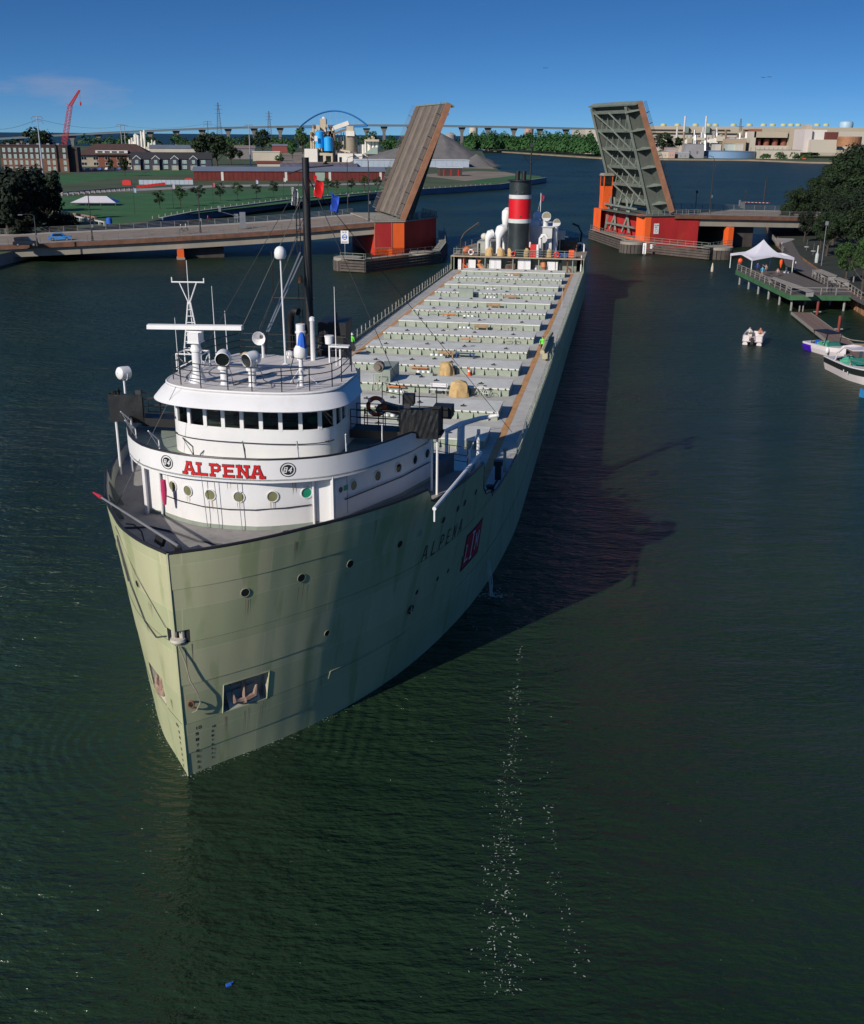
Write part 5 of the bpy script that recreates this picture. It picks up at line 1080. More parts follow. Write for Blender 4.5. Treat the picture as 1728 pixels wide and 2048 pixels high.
for p,q in zip(P_(pts,-8),P_(pts,-8)[1:]):
    for h in (9.0,9.35,9.7): b.beam((*p,h),(*q,h),.06,.06)
    n=max(2,int(math.dist(p,q)/1.6))
    for i in range(n+1): t=i/n; x,y=p[0]+(q[0]-p[0])*t,p[1]+(q[1]-p[1])*t; b.bb(x-.06,x+.06,y-.06,y+.06,8.65,9.75)
b.obj('pier_railing',TEAL,e)
for x,y in ((5.6,4.0),(10.6,12.5)):
    b=M(); 
    for i in range(5): b.lathe((x,y,8.7+.28*i),[(.35,0),(.38,.08),(.35,.16)],8)
    b.obj('beacon_stack',mat('beacon_grey',(.45,.45,.43),.6,var=.2),e)
e=empty('bascule_pier',bw(56,0,-1.5),BAN,'orange and maroon drawbridge pier with open machinery bay on the right','bridge pier')
mass(P_([(51.2,.3),(63.5,.3),(63.5,26),(49.8,26),(50.6,20)],56),0,8.9,MAROON,'pier_shaft',e)
b=M(); b.add([(49.9-56,.2,0),(51.4-56,.2,0),(51.4-56,.2,9.2),(49.9-56,.2,9.2),(49.0-56,3,0),(49.0-56,3,9.2)],[(0,1,2,3),(4,0,3,5)]); 
b.add([(49.0-56,3,0),(48.6-56,8,0),(48.4-56,26,0),(48.4-56,26,3.9),(48.6-56,8,3.9),(49.0-56,3,3.9)],[(1,0,5,4),(2,1,4,3)]); b.add([(48.4-56,22,3.9),(48.4-56,26,3.9),(48.4-56,26,9.2),(48.4-56,22,9.2)],[(0,3,2,1)]); b.bb(48.3-56,50-56,25.8,26.2,0,9.2); b.obj('orange_wall',BRORG,e)
b=M(); b.bb(49.2-56,51.15-56,3.2,21.9,3.7,3.9); b.obj('bay_floor',TEALD,e)
b=M(); b.bb(48.5-56,63.6-56,-.05,26.2,8.92,9.15); b.obj('pier_coping',TEALD,e)
for h in (9.5,9.85,10.2):
    b=M(); b.beam((50-56,.1,h),(63.5-56,.1,h),.06,.06); b.obj('pier_rail',TEAL,e)
b=M()
for i in range(10): b.bb(50-56+1.5*i-.05,50-56+1.5*i+.05,.05,.15,9.15,10.25)
b.obj('rail_posts',TEAL,e)
b=M(); b.bb(50.7-56-.0,50.7-56+1.3,.14,.2,4.6,7.0) if False else b.bb(52.2-56,53.4-56,.2,.26,5.0,7.3); sg=b.obj('notice_board',WHITE,e)
b=M(); ringpoly(b,52.8-56,5.7,.28,.36,lambda x,z,o:(x,.19-o,z),.004,20); b.obj('notice_ring',REDM,sg)
b=M(); letters(b,'SLOW',52.33-56,6.75,.18,.25,.07,.05,lambda x,z,o:(x,.19-o,z),.004); letters(b,'NO',52.45-56,6.3,.2,.25,.1,.05,lambda x,z,o:(x,.19-o,z),.004); b.obj('notice_text',BLACK,sg)
e=empty('operator_tower',bw(50.5,24.5,7.6),BAN,'narrow orange bridge operator tower behind the raised right leaf','tower')
b=M(); b.bb(-1.6,1.6,-1.4,1.4,0,5.6); b.obj('shaft',BRORG,e)
b=M(); b.bb(-1.9,1.9,-1.7,1.7,9.3,9.7); b.bb(-1.7,1.7,-1.5,1.5,9.7,10.0); b.obj('roof',BRCONC,e)
for x in (-1.5,1.5):
    for y in (-1.3,1.3):
        b=M(); b.bb(x-.15,x+.15,y-.15,y+.15,5.6,9.3); b.obj('corner_post',BRORG,e)
for x0,x1,y0,y1 in ((-1.35,1.35,-1.36,-1.32),(-1.56,-1.52,-1.15,1.15),(1.52,1.56,-1.15,1.15)):
    b=M(); b.bb(x0,x1,y0,y1,6.4,9.2); b.obj('window_pane',GLASSD,e); b=M(); b.bb(x0,x1,y0-.02,y1+.02,5.6,6.4); b.obj('window_sill',BRORG,e)
e.scale=(.72,.8,.84)
# ---- raised leaves
def leaf(h,th,dirn,label,name='bascule_leaf'):
    e=empty(name,bw(h[0],0,h[1]),BAN,label,'drawbridge leaf'); c,s=math.cos(th),math.sin(th)
    X=lambda u,w_,t:((u*c-t*s)*dirn,w_,u*s+t*c)
    def bx(u0,u1,w0,w1,t0,t1,name,m,u_t=None):
        b=M(); p=[X(u,w_,t) for t in (t0,t1) for u,w_ in ((u0,w0),(u1,w0),(u1,w1),(u0,w1))]
        b.add(p,[(3,2,1,0),(4,5,6,7),(0,1,5,4),(1,2,6,5),(2,3,7,6),(3,0,4,7)]); return b.obj(name,m,e)
    L=25.0
    # road surface of long strips, each proud of the joint between
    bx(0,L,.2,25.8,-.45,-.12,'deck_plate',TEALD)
    strips=[.3,3.0,5.4,7.6,9.8,12,13.9,16.1,18.3,20.5,22.8,25.7]
    tones=[mat('leaf_road_a',(.15,.12,.095),.85,var=.2,scale=.6,dirt=(.15,.11,.08),dirt_amt=.5,dirt_scale=1),mat('leaf_road_b',(.115,.092,.074),.85,var=.2,scale=.6,dirt=(.12,.09,.07),dirt_amt=.5,dirt_scale=1),mat('leaf_road_c',(.185,.15,.118),.85,var=.2,scale=.6)]
    for i,(p,q) in enumerate(zip(strips,strips[1:])): bx(.1,L-.1,p+.05,q-.05,-.12,.0 if i not in (0,10) else .16,'road_strip',tones[(i*7)%3])
    bx(-.2,L+.15,-.1,.22,-1.0,.22,'edge_fascia',mat('leaf_fascia',(.34,.16,.09),.75,var=.25,scale=.5)); bx(-.2,L+.15,25.8,26.1,-1.0,.22,'edge_fascia',mat('leaf_fascia'))
    bx(L,L+.35,.0,26,-1.7,.05,'toe_beam',TEAL)
    for w_ in (5.2,24.6):
        b=M(); n=10; rows=[]
        for i in range(n+1):
            u=-1.5+(L+1.3)*i/n; d=3.6-1.9*i/n
            rows.append([X(u,w_-.25,-.46),X(u,w_-.25,-d),X(u,w_+.25,-d),X(u,w_+.25,-.46)])
        b.grid(rows); gd=b.obj('main_girder',TEALD,e)
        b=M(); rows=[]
        for i in range(n+1):
            u=-1.5+(L+1.3)*i/n; d=3.6-1.9*i/n; rows.append([X(u,w_-.55,-d),X(u,w_+.55,-d),X(u,w_+.55,-d-.12),X(u,w_-.55,-d-.12)])
        b.grid(rows,True); b.obj('bottom_flange',TEAL,gd)
    for k in range(6):
        u=2.2+4.3*k; d=2.6-1.1*k/6
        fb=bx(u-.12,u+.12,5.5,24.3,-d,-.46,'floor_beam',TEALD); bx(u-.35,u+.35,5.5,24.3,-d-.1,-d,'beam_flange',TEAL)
        b=M(); b.add([X(u,0.3,-.5),X(u,5,-.5),X(u,5,-2.4),X(u,.3,-.9)],[(0,1,2,3)]); b.add([X(u+.2,0.3,-.9),X(u+.2,5,-2.4),X(u-.2,5,-2.4),X(u-.2,.3,-.9)],[(0,1,2,3)]); b.obj('side_bracket',TEAL,e)
        if k<5:
            for w_ in (9,12.5,16,19.5,22.5):
                b=M(); b.beam(X(u+.2,w_,-d+.2),X(u+3.2,w_-.6,-.5),.16,.16); b.obj('stringer_strut',TEAL,e)
    for w0,w1 in ((7.5,15),(14.5,23.5)):
        for k in range(5):
            u=2.2+4.3*k; d=2.6-1.1*k/6; b=M(); b.beam(X(u,w0,-d-.16),X(u+4.3,w1,-d+.02),.32,.2); b.obj('diagonal_brace',TEAL,e)
    for w_ in (.45,25.55):
        for k in range(10):
            u=.4+2.45*k; b=M(); b.beam(X(u,w_,.1),X(u,w_,1.25),.14,.14); 
            for t in (.45,.72,.98,1.22): b.beam(X(u,w_,t),X(u+2.45,w_,t),.05,.05)
            b.obj('railing_panel',DARK if w_<1 else BRRAIL,e)
    return e
leaf((-7.3,7.7),R(66.8),1,'raised left drawbridge leaf showing its brown striped road surface')
leaf((56.6,8.6),R(67.2),-1,'raised right drawbridge leaf showing its green steel underside')
# machinery struts in the right bay
e=empty('counterweight_frame',bw(51.2,4,2.5),BAN,'green steel struts in the open bay of the right drawbridge pier','steel frame')
for i,(p,q) in enumerate([((-1.6,4,.5),(-.4,9,8)),((-1.5,8,.5),(-.4,5,8)),((-1.5,12,.5),(-.4,16,8)),((-1.5,15,.6),(-.4,12,8)),((-1.4,18,.6),(-.4,18,8)),((-1.6,1,2),(-1.6,17,2)),((-1.5,1,6.2),(-1.5,19,6.4))]):
    b=M(); b.beam(p,q,.4,.4); b.obj('strut',TEAL,e)
# ---- fenders of horizontal timbers and round cells
def fender(path,label,z1=2.1,walk=True):
    e=empty('fender_wall',(path[0][0],path[0][1],0),0,label,'fender'); o=Vector((path[0][0],path[0][1],0))
    for p,q in zip(path,path[1:]):
        for k in range(5):
            b=M(); z=-.2+.52*k; b.beam(Vector((*p,z))-o,Vector((*q,z))-o,.4,.4); b.obj('timber',TIMB,e)
        if walk:
            d=(Vector((*q,0))-Vector((*p,0))).normalized(); nn=Vector((-d.y,d.x,0))*.9
            b=M(); b.beam(Vector((*p,z1+.32))-o+nn,Vector((*q,z1+.32))-o+nn,1.6,.1); b.obj('walkway',BRCONC,e)
            b=M()
            for h in (.5,1.0): b.beam(Vector((*p,z1+.37+h))-o+nn*.3,Vector((*q,z1+.37+h))-o+nn*.3,.07,.07)
            n=max(2,int(math.dist(p,q)/2))
            for i in range(n+1): x=Vector((*p,0)).lerp(Vector((*q,0)),i/n)-o+nn*.3; b.bb(x.x-.04,x.x+.04,x.y-.04,x.y+.04,z1+.37,z1+1.4)
            b.obj('walkway_rail',TEAL,e)
    return e
def cell(x,y,r,label,h=2.3):
    e=empty('dolphin_cell',(x,y,-1),0,label,'dolphin')
    n=22
    for i in range(n):
        a=2*PI*i/n; b=M(); b.box((r*math.cos(a),r*math.sin(a),(h+.6)/2),(.5,2*PI*r/n*.9,h+.6),a); b.obj('timber_pile',TIMB,e)
    b=M(); b.lathe((0,0,h+.6),[(r*1.06,0),(r*1.06,.5),(r*1.0,.55),(.02,.56)],28); b.obj('concrete_cap',BRCONC,e)
fl_=[tuple(atZ(u,v,0)[:2]) for u,v in ((680,543),(730,546),(880,527),(893,508),(890,482))]
fender(fl_,'dark timber fender wall around the left drawbridge pier')
p=atZ(694,543,0); cell(p.x,p.y+2.8,2.6,'round timber dolphin with pale cap at the outer end of the left fender')
p=atZ(848,528,0); cell(p.x-.5,p.y+4,2.4,'round timber dolphin beside the red facets of the left pier',1.9)
fr_=[tuple(atZ(u,v,0)[:2]) for u,v in ((1178,478),(1246,502),(1416,520),(1464,513))]
fender(fr_,'brown timber fender wall around the right drawbridge pier')
p=atZ(1269,508,0); cell(p.x,p.y+3.4,2.6,'round dolphin cell set in the middle of the right fender wall')
p=atZ(1442,520,0); cell(p.x,p.y+3.6,3.0,'round dolphin cell with pale cap at the right end of the right fender')
# signs on fenders
def board(p,wd,h,label,rz=0,kind=0):
    e=empty('river_sign',p,rz,label,'sign'); b=M(); b.bb(-wd/2,wd/2,-.04,.04,0,h); b.obj('panel',WHITE,e)
    b=M(); b.cyl((0,.1,-2.2),(0,.1,h*.6),.06,n=6); b.obj('post',STEEL,e)
    sf=lambda x,z,o:(x,-.05-o,z)
    if kind==0:
        b=M(); ringpoly(b,0,h*.5,wd*.24,wd*.34,sf,.004,22); b.obj('ring_mark',BLUEF,e); b=M(); b.bb(-wd*.25,wd*.25,-.062,-.05,h*.46,h*.53); letters(b,'NO',-wd*.28,h*.82,wd*.2,h*.1,wd*.12,.06,sf,.004); letters(b,'WAKE',-wd*.4,h*.06,wd*.15,h*.09,wd*.06,.05,sf,.004); b.obj('text',BLACK,e)
    elif kind==1:
        b=M()
        for k,ch in enumerate('654321'): letters(b,ch,-wd*.2,h*.04+h*.155*k,wd*.4,h*.1,.1,.05,sf,.004)
        b.obj('scale_numbers',BLACK,e)
    else:
        b=M(); letters(b,'SLOW',-wd*.42,h*.3,wd*.15,h*.4,wd*.08,.05,sf,.004); b.obj('text',BLACK,e)
    return e
p=atZ(690,508,2.6); board((p.x,p.y,4.6),1.5,2.4,'white river sign with blue ring on a post above the left fender',R(-5))
p=atZ(1287,511,0); board((p.x,p.y-.5,.4),.75,2.3,'tall narrow white depth gauge board on the right fender',R(-25),1)
p=atZ(1304,508,0); board((p.x,p.y-.35,1.2),1.2,.9,'small white notice on the right fender beside the depth gauge',R(-25),2)
b=M(); p=atZ(1320,508,0); b.box((0,0,0),(1.2,.08,.6)); o=b.obj('blue_plate',BLUEF,None,False,(p.x,p.y-.35,1.6),R(-25)); tag(o,'small blue plate on the right fender timbers','sign')
b=M(); p=atZ(1424,543,0); b.lathe((0,0,-.3),[(.25,0),(.25,1.0),(.2,1.2),(.08,1.9),(.02,1.95)],9); o=b.obj('marker_buoy',mat('buoy_cream',(.55,.48,.38),.6,var=.1),None,True,p); tag(o,'slim cream marker buoy floating before the right fender','buoy')
# ---- lamps and poles on the bridge
def lamp(u,v,z,h,label,arm=2.2,dirx=-1,dark=True,group='street lamps on the drawbridge'):
    p=atZ(u,v,z); e=empty('street_lamp',(p.x,p.y,z),BAN,label,'street lamp',group)
    b=M(); b.cyl((0,0,0),(0,0,h*.93),.16,.09,n=8); b.cyl((0,0,0),(0,0,.8),.24,n=8); b.obj('pole',DARK,e,True)
    b=M(); b.tube([(0,0,h*.92),(dirx*.25,0,h*.98),(dirx*arm*.6,0,h),(dirx*arm,0,h*.985)],.06,6); b.obj('arm',DARK,e,True)
    b=M(); b.box((dirx*(arm+.3),0,h*.98),(.8,.3,.16)); b.obj('lamp_head',STEEL,e)
    b=M(); b.box((.2,-.05,h*.3),(.35,.2,.6)); b.obj('control_box',STEEL,e)
lamp(185,481,4.0,9.5,'street lamp on the left span just right of the blue car'); lamp(401,466,4.6,9.0,'street lamp on the left span behind the pilothouse radar')
lamp(738,444,6.7,13.5,'tall curved street lamp standing at the foot of the raised left leaf',dirx=-1); lamp(1419,427,7.4,13,'tall curved street lamp in the middle of the right span',dirx=-1)
lamp(75,492,3.6,6.0,'short street lamp on the left span beside the dark car'); lamp(696,424,6.5,13,'tall street lamp on the far side of the left span near the leaf',dirx=1)
def pole(u,v,z,h,label,r=.1,m=DARK,cat='pole',box=True,name='signal_pole'):
    p=atZ(u,v,z); e=empty(name,(p.x,p.y,z),0,label,cat); b=M(); b.cyl((0,0,0),(0,0,h),r,r*.7,n=7); b.obj('shaft',m,e)
    if box: b=M(); b.box((0,-.1,h-.4),(.5,.3,.7)); b.obj('head',m,e)
pole(1527,407,7.0,6.8,'thick dark signal pole on the far side of the right span',.28); pole(1391,416,7.2,4.4,'thin dark pole on the far side of the right span near the leaf'); pole(1488,412,7.0,4.2,'thin dark pole on the far side of the right span by the striped barrier')
pole(1243+0,0+452,7,1.5,'short post on the right pier edge',.1) if False else None
e=empty('road_barrier',atZ(1484,416,7.0),BAN,'road barrier arm with red and white bands on the right span','barrier')
b=M(); b.bb(-.5,.5,-.4,.4,0,1.6); b.box((-.8,0,1.2),(.3,.5,1.6)); b.obj('housing',STEEL,e)
for i in range(14):
    b=M(); b.beam((.4+.55*i,0,1.5-.02*i),(.95+.55*i,0,1.48-.02*i),.1,.14); b.obj('band',REDM if i%2 else WHITE,e)
e=empty('traffic_signal',atZ(486,455,5.4),BAN,'white framed traffic gate and signal on the left span','traffic signal')
b=M(); b.bb(-.6,.6,-.3,.3,0,3.2); 
for x in (-1.6,-1.1): b.cyl((x,0,0),(x,0,2.2),.07,n=5)
b.obj('cabinet',STEEL,e); b=M(); b.box((-1.35,0,2.4),(.9,.25,.9)); b.box((-4.8,-1,4.0),(.5,.4,1.2)); b.beam((-4.6,-1,3.4),(-.5,0,2.2),.1,.1); b.obj('signal_head',STEEL,e)
# ---- cars
def car(loc,rz,label,col,L=4.5,H=1.5,W=1.8,suv=False,cat='car',group=None):
    e=empty('parked_car' if group else 'car',loc,rz,label,cat,group)
    prof=[(-L/2,.35),(-L/2,.8),(-L*.42,.88),(-L*.33 if not suv else -L*.45,H*.93),(-L*.2,H),(L*.1,H),(L*.24,.92),(L*.42,.85),(L/2,.68),(L/2,.35)]
    b=M(); rows=[]
    for y,kx in ((-W/2,.0),(-W/2*.97,.0),(W/2*.97,.0),(W/2,.0)):
        rows.append([(x,(y if z<1.0 else y*.84),z) for x,z in prof])
    b.grid(rows[1:3]); b.add([p for p in rows[1]],[tuple(range(len(prof)))]); b.add([p for p in rows[2]],[tuple(range(len(prof)-1,-1,-1))]); b.bb(-L/2+.1,L/2-.1,-W/2+.1,W/2-.1,.25,.36); b.obj('body',col,e)
    for sd in (1,-1):
        g=M(); y=sd*(W/2*.93); t=.94
        q=[(-L*.31 if not suv else -L*.42,H*.64),(-L*.27 if not suv else -L*.4,H*.9),(L*.08,H*.94),(L*.2,H*.64)]; g.add([(x,sd*(W/2*(.97-.13*max(0,(z-.95))/.55)+.012),z) for x,z in q],[(0,1,2,3)]); g.obj('side_window',GLASSD,e)
    g=M(); g.add([(L*.235,-W*.38,.95),(L*.235,W*.38,.95),(L*.115,W*.36,H-.06),(L*.115,-W*.36,H-.06)],[(0,1,2,3)]); g.v=[(x+.03,y,z+.02) for x,y,z in g.v]; g.obj('windscreen',GLASSD,e)
    for x in (-L*.31,L*.31):
        for sd in (1,-1):
            g=M(); g.cyl((x,sd*W/2*.8,.33),(x,sd*W/2*1.01,.33),.33,n=14); wl=g.obj('wheel',BLACK,e); g=M(); g.cyl((x,sd*W/2*1.0,.33),(x,sd*W/2*1.02,.33),.19,n=10); g.obj('rim',STEEL,wl)
    for sd in (1,-1):
        g=M(); g.box((L/2-.02,sd*W*.36,.7),(.1,.35,.14)); g.obj('headlight',WHITE,e); g=M(); g.box((-L/2+.01,sd*W*.4,.78),(.08,.22,.2)); g.obj('tail_light',REDM,e)
    return e
p=atZ(48,485,4.2); car((p.x,p.y+1,ZDf(blocal(p)[0])+.01),BAN,'dark SUV driving on the left end of the bridge',mat('dark_car_paint',(.02,.024,.03),.25,var=.1),4.7,1.72,1.9,True)
p=atZ(116,474,4.4); car((p.x,p.y+1,ZDf(blocal(p)[0])+.01),BAN,'bright blue hatchback driving on the left span of the bridge',mat('blue_car_paint',(.04,.24,.62),.25,var=.05),4.5,1.52,1.8)
p=atZ(416,443,5.4); cy=bicycle((p.x,p.y,ZDf(blocal(p)[0])+.17),BAN,'bicycle ridden by a person in red on the far side of the bridge',BLACK); person((p.x,p.y,ZDf(blocal(p)[0])+.75),BAN+R(90),'person in red jacket cycling on the far side of the bridge',(.6,.03,.02),(.05,.03,.03),None,1.7,'sit')
for k,(u,v,c,nm) in enumerate(((362,464,(.3,.32,.25),'olive shirt'),(372,463,(.55,.42,.36),'pale shirt'))):
    p=atZ(u,v,5.0); a=blocal(p); bicycle((p.x,p.y,ZDf(a[0])+.17),BAN,'bicycle under a rider in %s on the near bridge sidewalk'%nm,DARK); person((p.x,p.y,ZDf(a[0])+.72),BAN+R(90),'person in %s cycling on the near sidewalk of the left span'%nm,c,(.05,.05,.06),WHITE,1.7,'sit')
# ================================================================== TREES
def crown_mesh(name,rx,rz,n,leaf,seed,m,clumps=26,flat=.8,top=None):
    random.seed(seed); b=M(); C=[]
    for i in range(clumps):
        while True:
            x,y,z=random.uniform(-1,1),random.uniform(-1,1),random.uniform(-1,1)
            if .15<x*x+y*y+z*z<1: break
        if top=='cone': k=1-.75*(z+1)/2; x*=k;y*=k
        C.append((x*rx*.82,y*rx*.82,rz*(1+z*.86),random.uniform(.22,.42)*rx))
    for i in range(n):
        cx,cy,cz,cr_=random.choice(C)
        v=Vector((random.gauss(0,1),random.gauss(0,1),random.gauss(0,1))).normalized()*cr_*random.uniform(.55,1.05)
        p=Vector((cx+v.x,cy+v.y,max(.2,cz+v.z*flat))); nr=(v.normalized()+Vector((random.uniform(-.7,.7),random.uniform(-.7,.7),random.uniform(-.2,.9)))).normalized()
        a=nr.orthogonal().normalized(); a=(Matrix.Rotation(random.uniform(0,6.28),3,nr)@a); c=nr.cross(a); s=leaf*random.uniform(.6,1.25)
        b.add([p-a*s,p-c*s*.55,p+a*s*.9,p+c*s*.5],[(0,1,2,3)])
    return b.mesh(name,m)
def leafmat(name,col,var=.45):
    m=mat(name,col,.75,var=var,scale=.35,spec=.25)
    return m
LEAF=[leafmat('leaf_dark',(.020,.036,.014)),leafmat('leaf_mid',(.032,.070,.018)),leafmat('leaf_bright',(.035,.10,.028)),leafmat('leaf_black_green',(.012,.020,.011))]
BARK=mat('bark',(.06,.045,.035),.9,var=.3)
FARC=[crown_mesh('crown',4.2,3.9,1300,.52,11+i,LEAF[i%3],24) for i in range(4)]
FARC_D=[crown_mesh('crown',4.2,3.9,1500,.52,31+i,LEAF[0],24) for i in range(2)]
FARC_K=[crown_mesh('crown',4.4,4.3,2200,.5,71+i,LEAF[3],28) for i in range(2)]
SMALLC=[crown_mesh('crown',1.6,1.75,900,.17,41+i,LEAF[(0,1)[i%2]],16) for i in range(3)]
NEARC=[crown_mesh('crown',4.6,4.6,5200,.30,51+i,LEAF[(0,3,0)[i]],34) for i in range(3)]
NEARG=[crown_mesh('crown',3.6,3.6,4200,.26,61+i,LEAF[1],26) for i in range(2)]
def trunk_mesh(h,r,seed,sp):
    random.seed(seed); b=M(); b.tube([(0,0,-.3),(.05*sp,0,h*.4),(-.04*sp,.06*sp,h)],r,7,rs=[r*1.3,r,r*.6])
    for i in range(6):
        a=i*2*PI/6+random.uniform(-.4,.4); z0=h*random.uniform(.45,.9); b.tube([(0,0,z0),(sp*.45*math.cos(a),sp*.45*math.sin(a),z0+sp*.35),(sp*.9*math.cos(a),sp*.9*math.sin(a),z0+sp*.9)],r*.4,5,rs=[r*.5,r*.32,r*.12])
    return b.mesh('trunk',BARK)
TRF=trunk_mesh(4.2,.28,1,3.2); TRS=trunk_mesh(2.4,.09,2,1.1); TRN=trunk_mesh(5.0,.3,3,3.5)
def tree(x,y,z,crown,trunk,lift,s,label,group,sz=1.,name='tree'):
    random.seed(int(x*7+y*13)); e=empty(name,(x,y,z),random.uniform(0,6.28),label,'tree',group); e.scale=(s,s,s*sz)
    meshobj(trunk,'trunk',e); meshobj(crown,'crown',e,(0,0,lift)); return e
def treepx(u,vb,vt,crowns,trunk,lift,h0,label,group,wide=1.,z=GL,k=0):
    p=atZ(u,vb,z); top=atY(u,vt,p.y).z; s=max(.3,(top-z)/h0); e=tree(p.x,p.y,z,crowns[k%len(crowns)],trunk,lift,s,label,group); e.scale=(s*wide,s*wide,s); return e
HF0=3.0+7.6; HS0=1.6+3.2; HN0=3.6+9.0
POS=lambda i,n:'first second third fourth fifth sixth seventh eighth ninth tenth eleventh twelfth thirteenth fourteenth fifteenth sixteenth seventeenth eighteenth nineteenth twentieth twenty-first twenty-second twenty-third twenty-fourth twenty-fifth'.split()[i]
# dark mass of trees on the left bank
for i,(u,vb,vt,wd) in enumerate([(8,440,340,1.1),(20,478,352,1.15),(45,425,338,1.1),(62,470,345,1.0),(98,462,340,.75),(112,440,362,.7),(5,470,405,1.5),(30,455,380,1.4),(50,478,425,1.5),(75,452,378,1.4),(108,470,425,1.3),(140,470,432,1.2)]):
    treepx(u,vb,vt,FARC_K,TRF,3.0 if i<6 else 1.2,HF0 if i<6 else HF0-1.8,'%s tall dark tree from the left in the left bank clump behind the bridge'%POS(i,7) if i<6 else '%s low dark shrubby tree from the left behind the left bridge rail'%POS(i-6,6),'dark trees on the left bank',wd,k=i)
# young trees set out on the lawn
for i,(u,vb,vt) in enumerate([(320,418,381),(361,413,372),(397,408,370),(396,405,366)][:3]+[(441,402,366),(475,399,365),(513,396,366),(547,393,362),(655,388,357),(673,385,360),(703,383,357),(729,381,352),(756,380,353)]):
    treepx(u,vb,vt,SMALLC,TRS,1.5,HS0,'%s young tree from the left in the row on the park lawn'%POS(i,12),'young trees on the park lawn',1.25,k=i)
# town trees
TN=[(80,330,258,1.25,'broad dark tree towering behind the brick apartment block'),(405,330,262,.9,'left tall dark tree beside the grey townhouses'),(435,334,268,1.0,'middle dark tree of the clump right of the townhouses'),(462,330,285,1.0,'right dark tree of the clump beyond the townhouses'),
(525,312,259,.85,'green tree left of the cement plant behind the white shed'),(605,308,255,.75,'tall dark tree touching the left side of the cement plant'),(585,318,285,.8,'small green tree in front of the cement plant yard'),(480,322,300,1.0,'low green tree by the white wall near the red shed'),(497,305,270,.9,'bushy green tree behind the white wall'),
(742,312,264,1.1,'dark tree behind the white silos of the cement plant'),(785,312,272,1.2,'green tree left of the raised left leaf behind the gravel'),(250,352,312,.7,'small dark tree before the brown roofed building'),(222,345,318,.7,'small dark tree by the car park'),(305,296,274,1.4,'round tree behind the long warehouse'),(355,296,268,1.2,'dark tree behind the warehouse near the viaduct pier'),(245,298,276,1.3,'tree above the brown roofed building'),(195,300,280,1.3,'tree between apartment block and white plant'),(25,318,276,1.5,'dark tree above the left end of the apartment block'),(560,330,308,1.2,'shrubby tree beside the gravel yard'),(650,334,322,1.3,'low shrub tree before the cement plant')]
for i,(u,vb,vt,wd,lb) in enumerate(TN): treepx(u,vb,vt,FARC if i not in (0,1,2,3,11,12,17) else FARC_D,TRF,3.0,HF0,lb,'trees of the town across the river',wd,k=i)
# far wooded shore: one mass
random.seed(21); b=M()
def blob(x,y,z,r,h,n,leaf):
    for i in range(n):
        v=Vector((random.gauss(0,1),random.gauss(0,1),abs(random.gauss(0,1)))).normalized(); p=Vector((x+v.x*r*random.uniform(.7,1.05),y+v.y*r,z+h*.25+v.z*h*.75*random.uniform(.8,1.05)))
        nr=(v+Vector((random.uniform(-.6,.6),random.uniform(-.6,.6),random.uniform(-.1,.6)))).normalized(); a=nr.orthogonal().normalized(); c=nr.cross(a); s=leaf*random.uniform(.6,1.3)
        b.add([p-a*s,p-c*s*.6,p+a*s,p+c*s*.6],[(0,1,2,3)])
for i in range(230):
    t=random.random(); u=930+t*262; dz=random.choice((0,0,1,2)); Yb=1750-460*min(1,max(0,(u-1000)/200)) if u>1000 else 1700
    Y=Yb+15+dz*70+random.uniform(0,40); p=atY(u,300,Y); blob(p.x,Y,1.6,random.uniform(5,10),random.uniform(13,24)+dz*4,130,2.0)
o=b.obj('far_shore_wood',LEAF[2]); tag(o,'green wood along the far shore between the two raised leaves','wood',kind='stuff')
b=M(); random.seed(22)
for i in range(110):
    u=random.uniform(160,1170); Y=random.uniform(1500,1860) if u<900 else random.uniform(1950,2500); p=atY(u,300,Y); blob(p.x,Y,GL,random.uniform(8,15),random.uniform(12,20),80,2.4)
o=b.obj('distant_tree_belt',LEAF[1]); tag(o,'low dark belt of distant trees under the long viaduct','wood',kind='stuff')
b=M(); random.seed(23)
for i in range(120):
    u=random.uniform(1195,1345) if i<60 else random.uniform(1530,1640); p=atZ(u,random.uniform(304,314) if u<1400 else random.uniform(312,320),1.6); blob(p.x,p.y+10,1.6,random.uniform(3,6),random.uniform(4,9),60,1.2)
o=b.obj('shore_shrubs',LEAF[1]); tag(o,'green shrubs along the factory shore beyond the right leaf','shrubs',kind='stuff')
for i,(u,vb,vt,wd,lb) in enumerate([(1325,312,267,1.3,'left dark tree in front of the pale factory'),(1348,312,272,1.2,'right dark tree in front of the pale factory'),(1368,310,285,1.0,'small green tree beside the dark factory trees')]): treepx(u,vb,vt,FARC_D if i<2 else FARC,TRF,3,HF0,lb,'trees before the factory',wd,z=1.6,k=i)
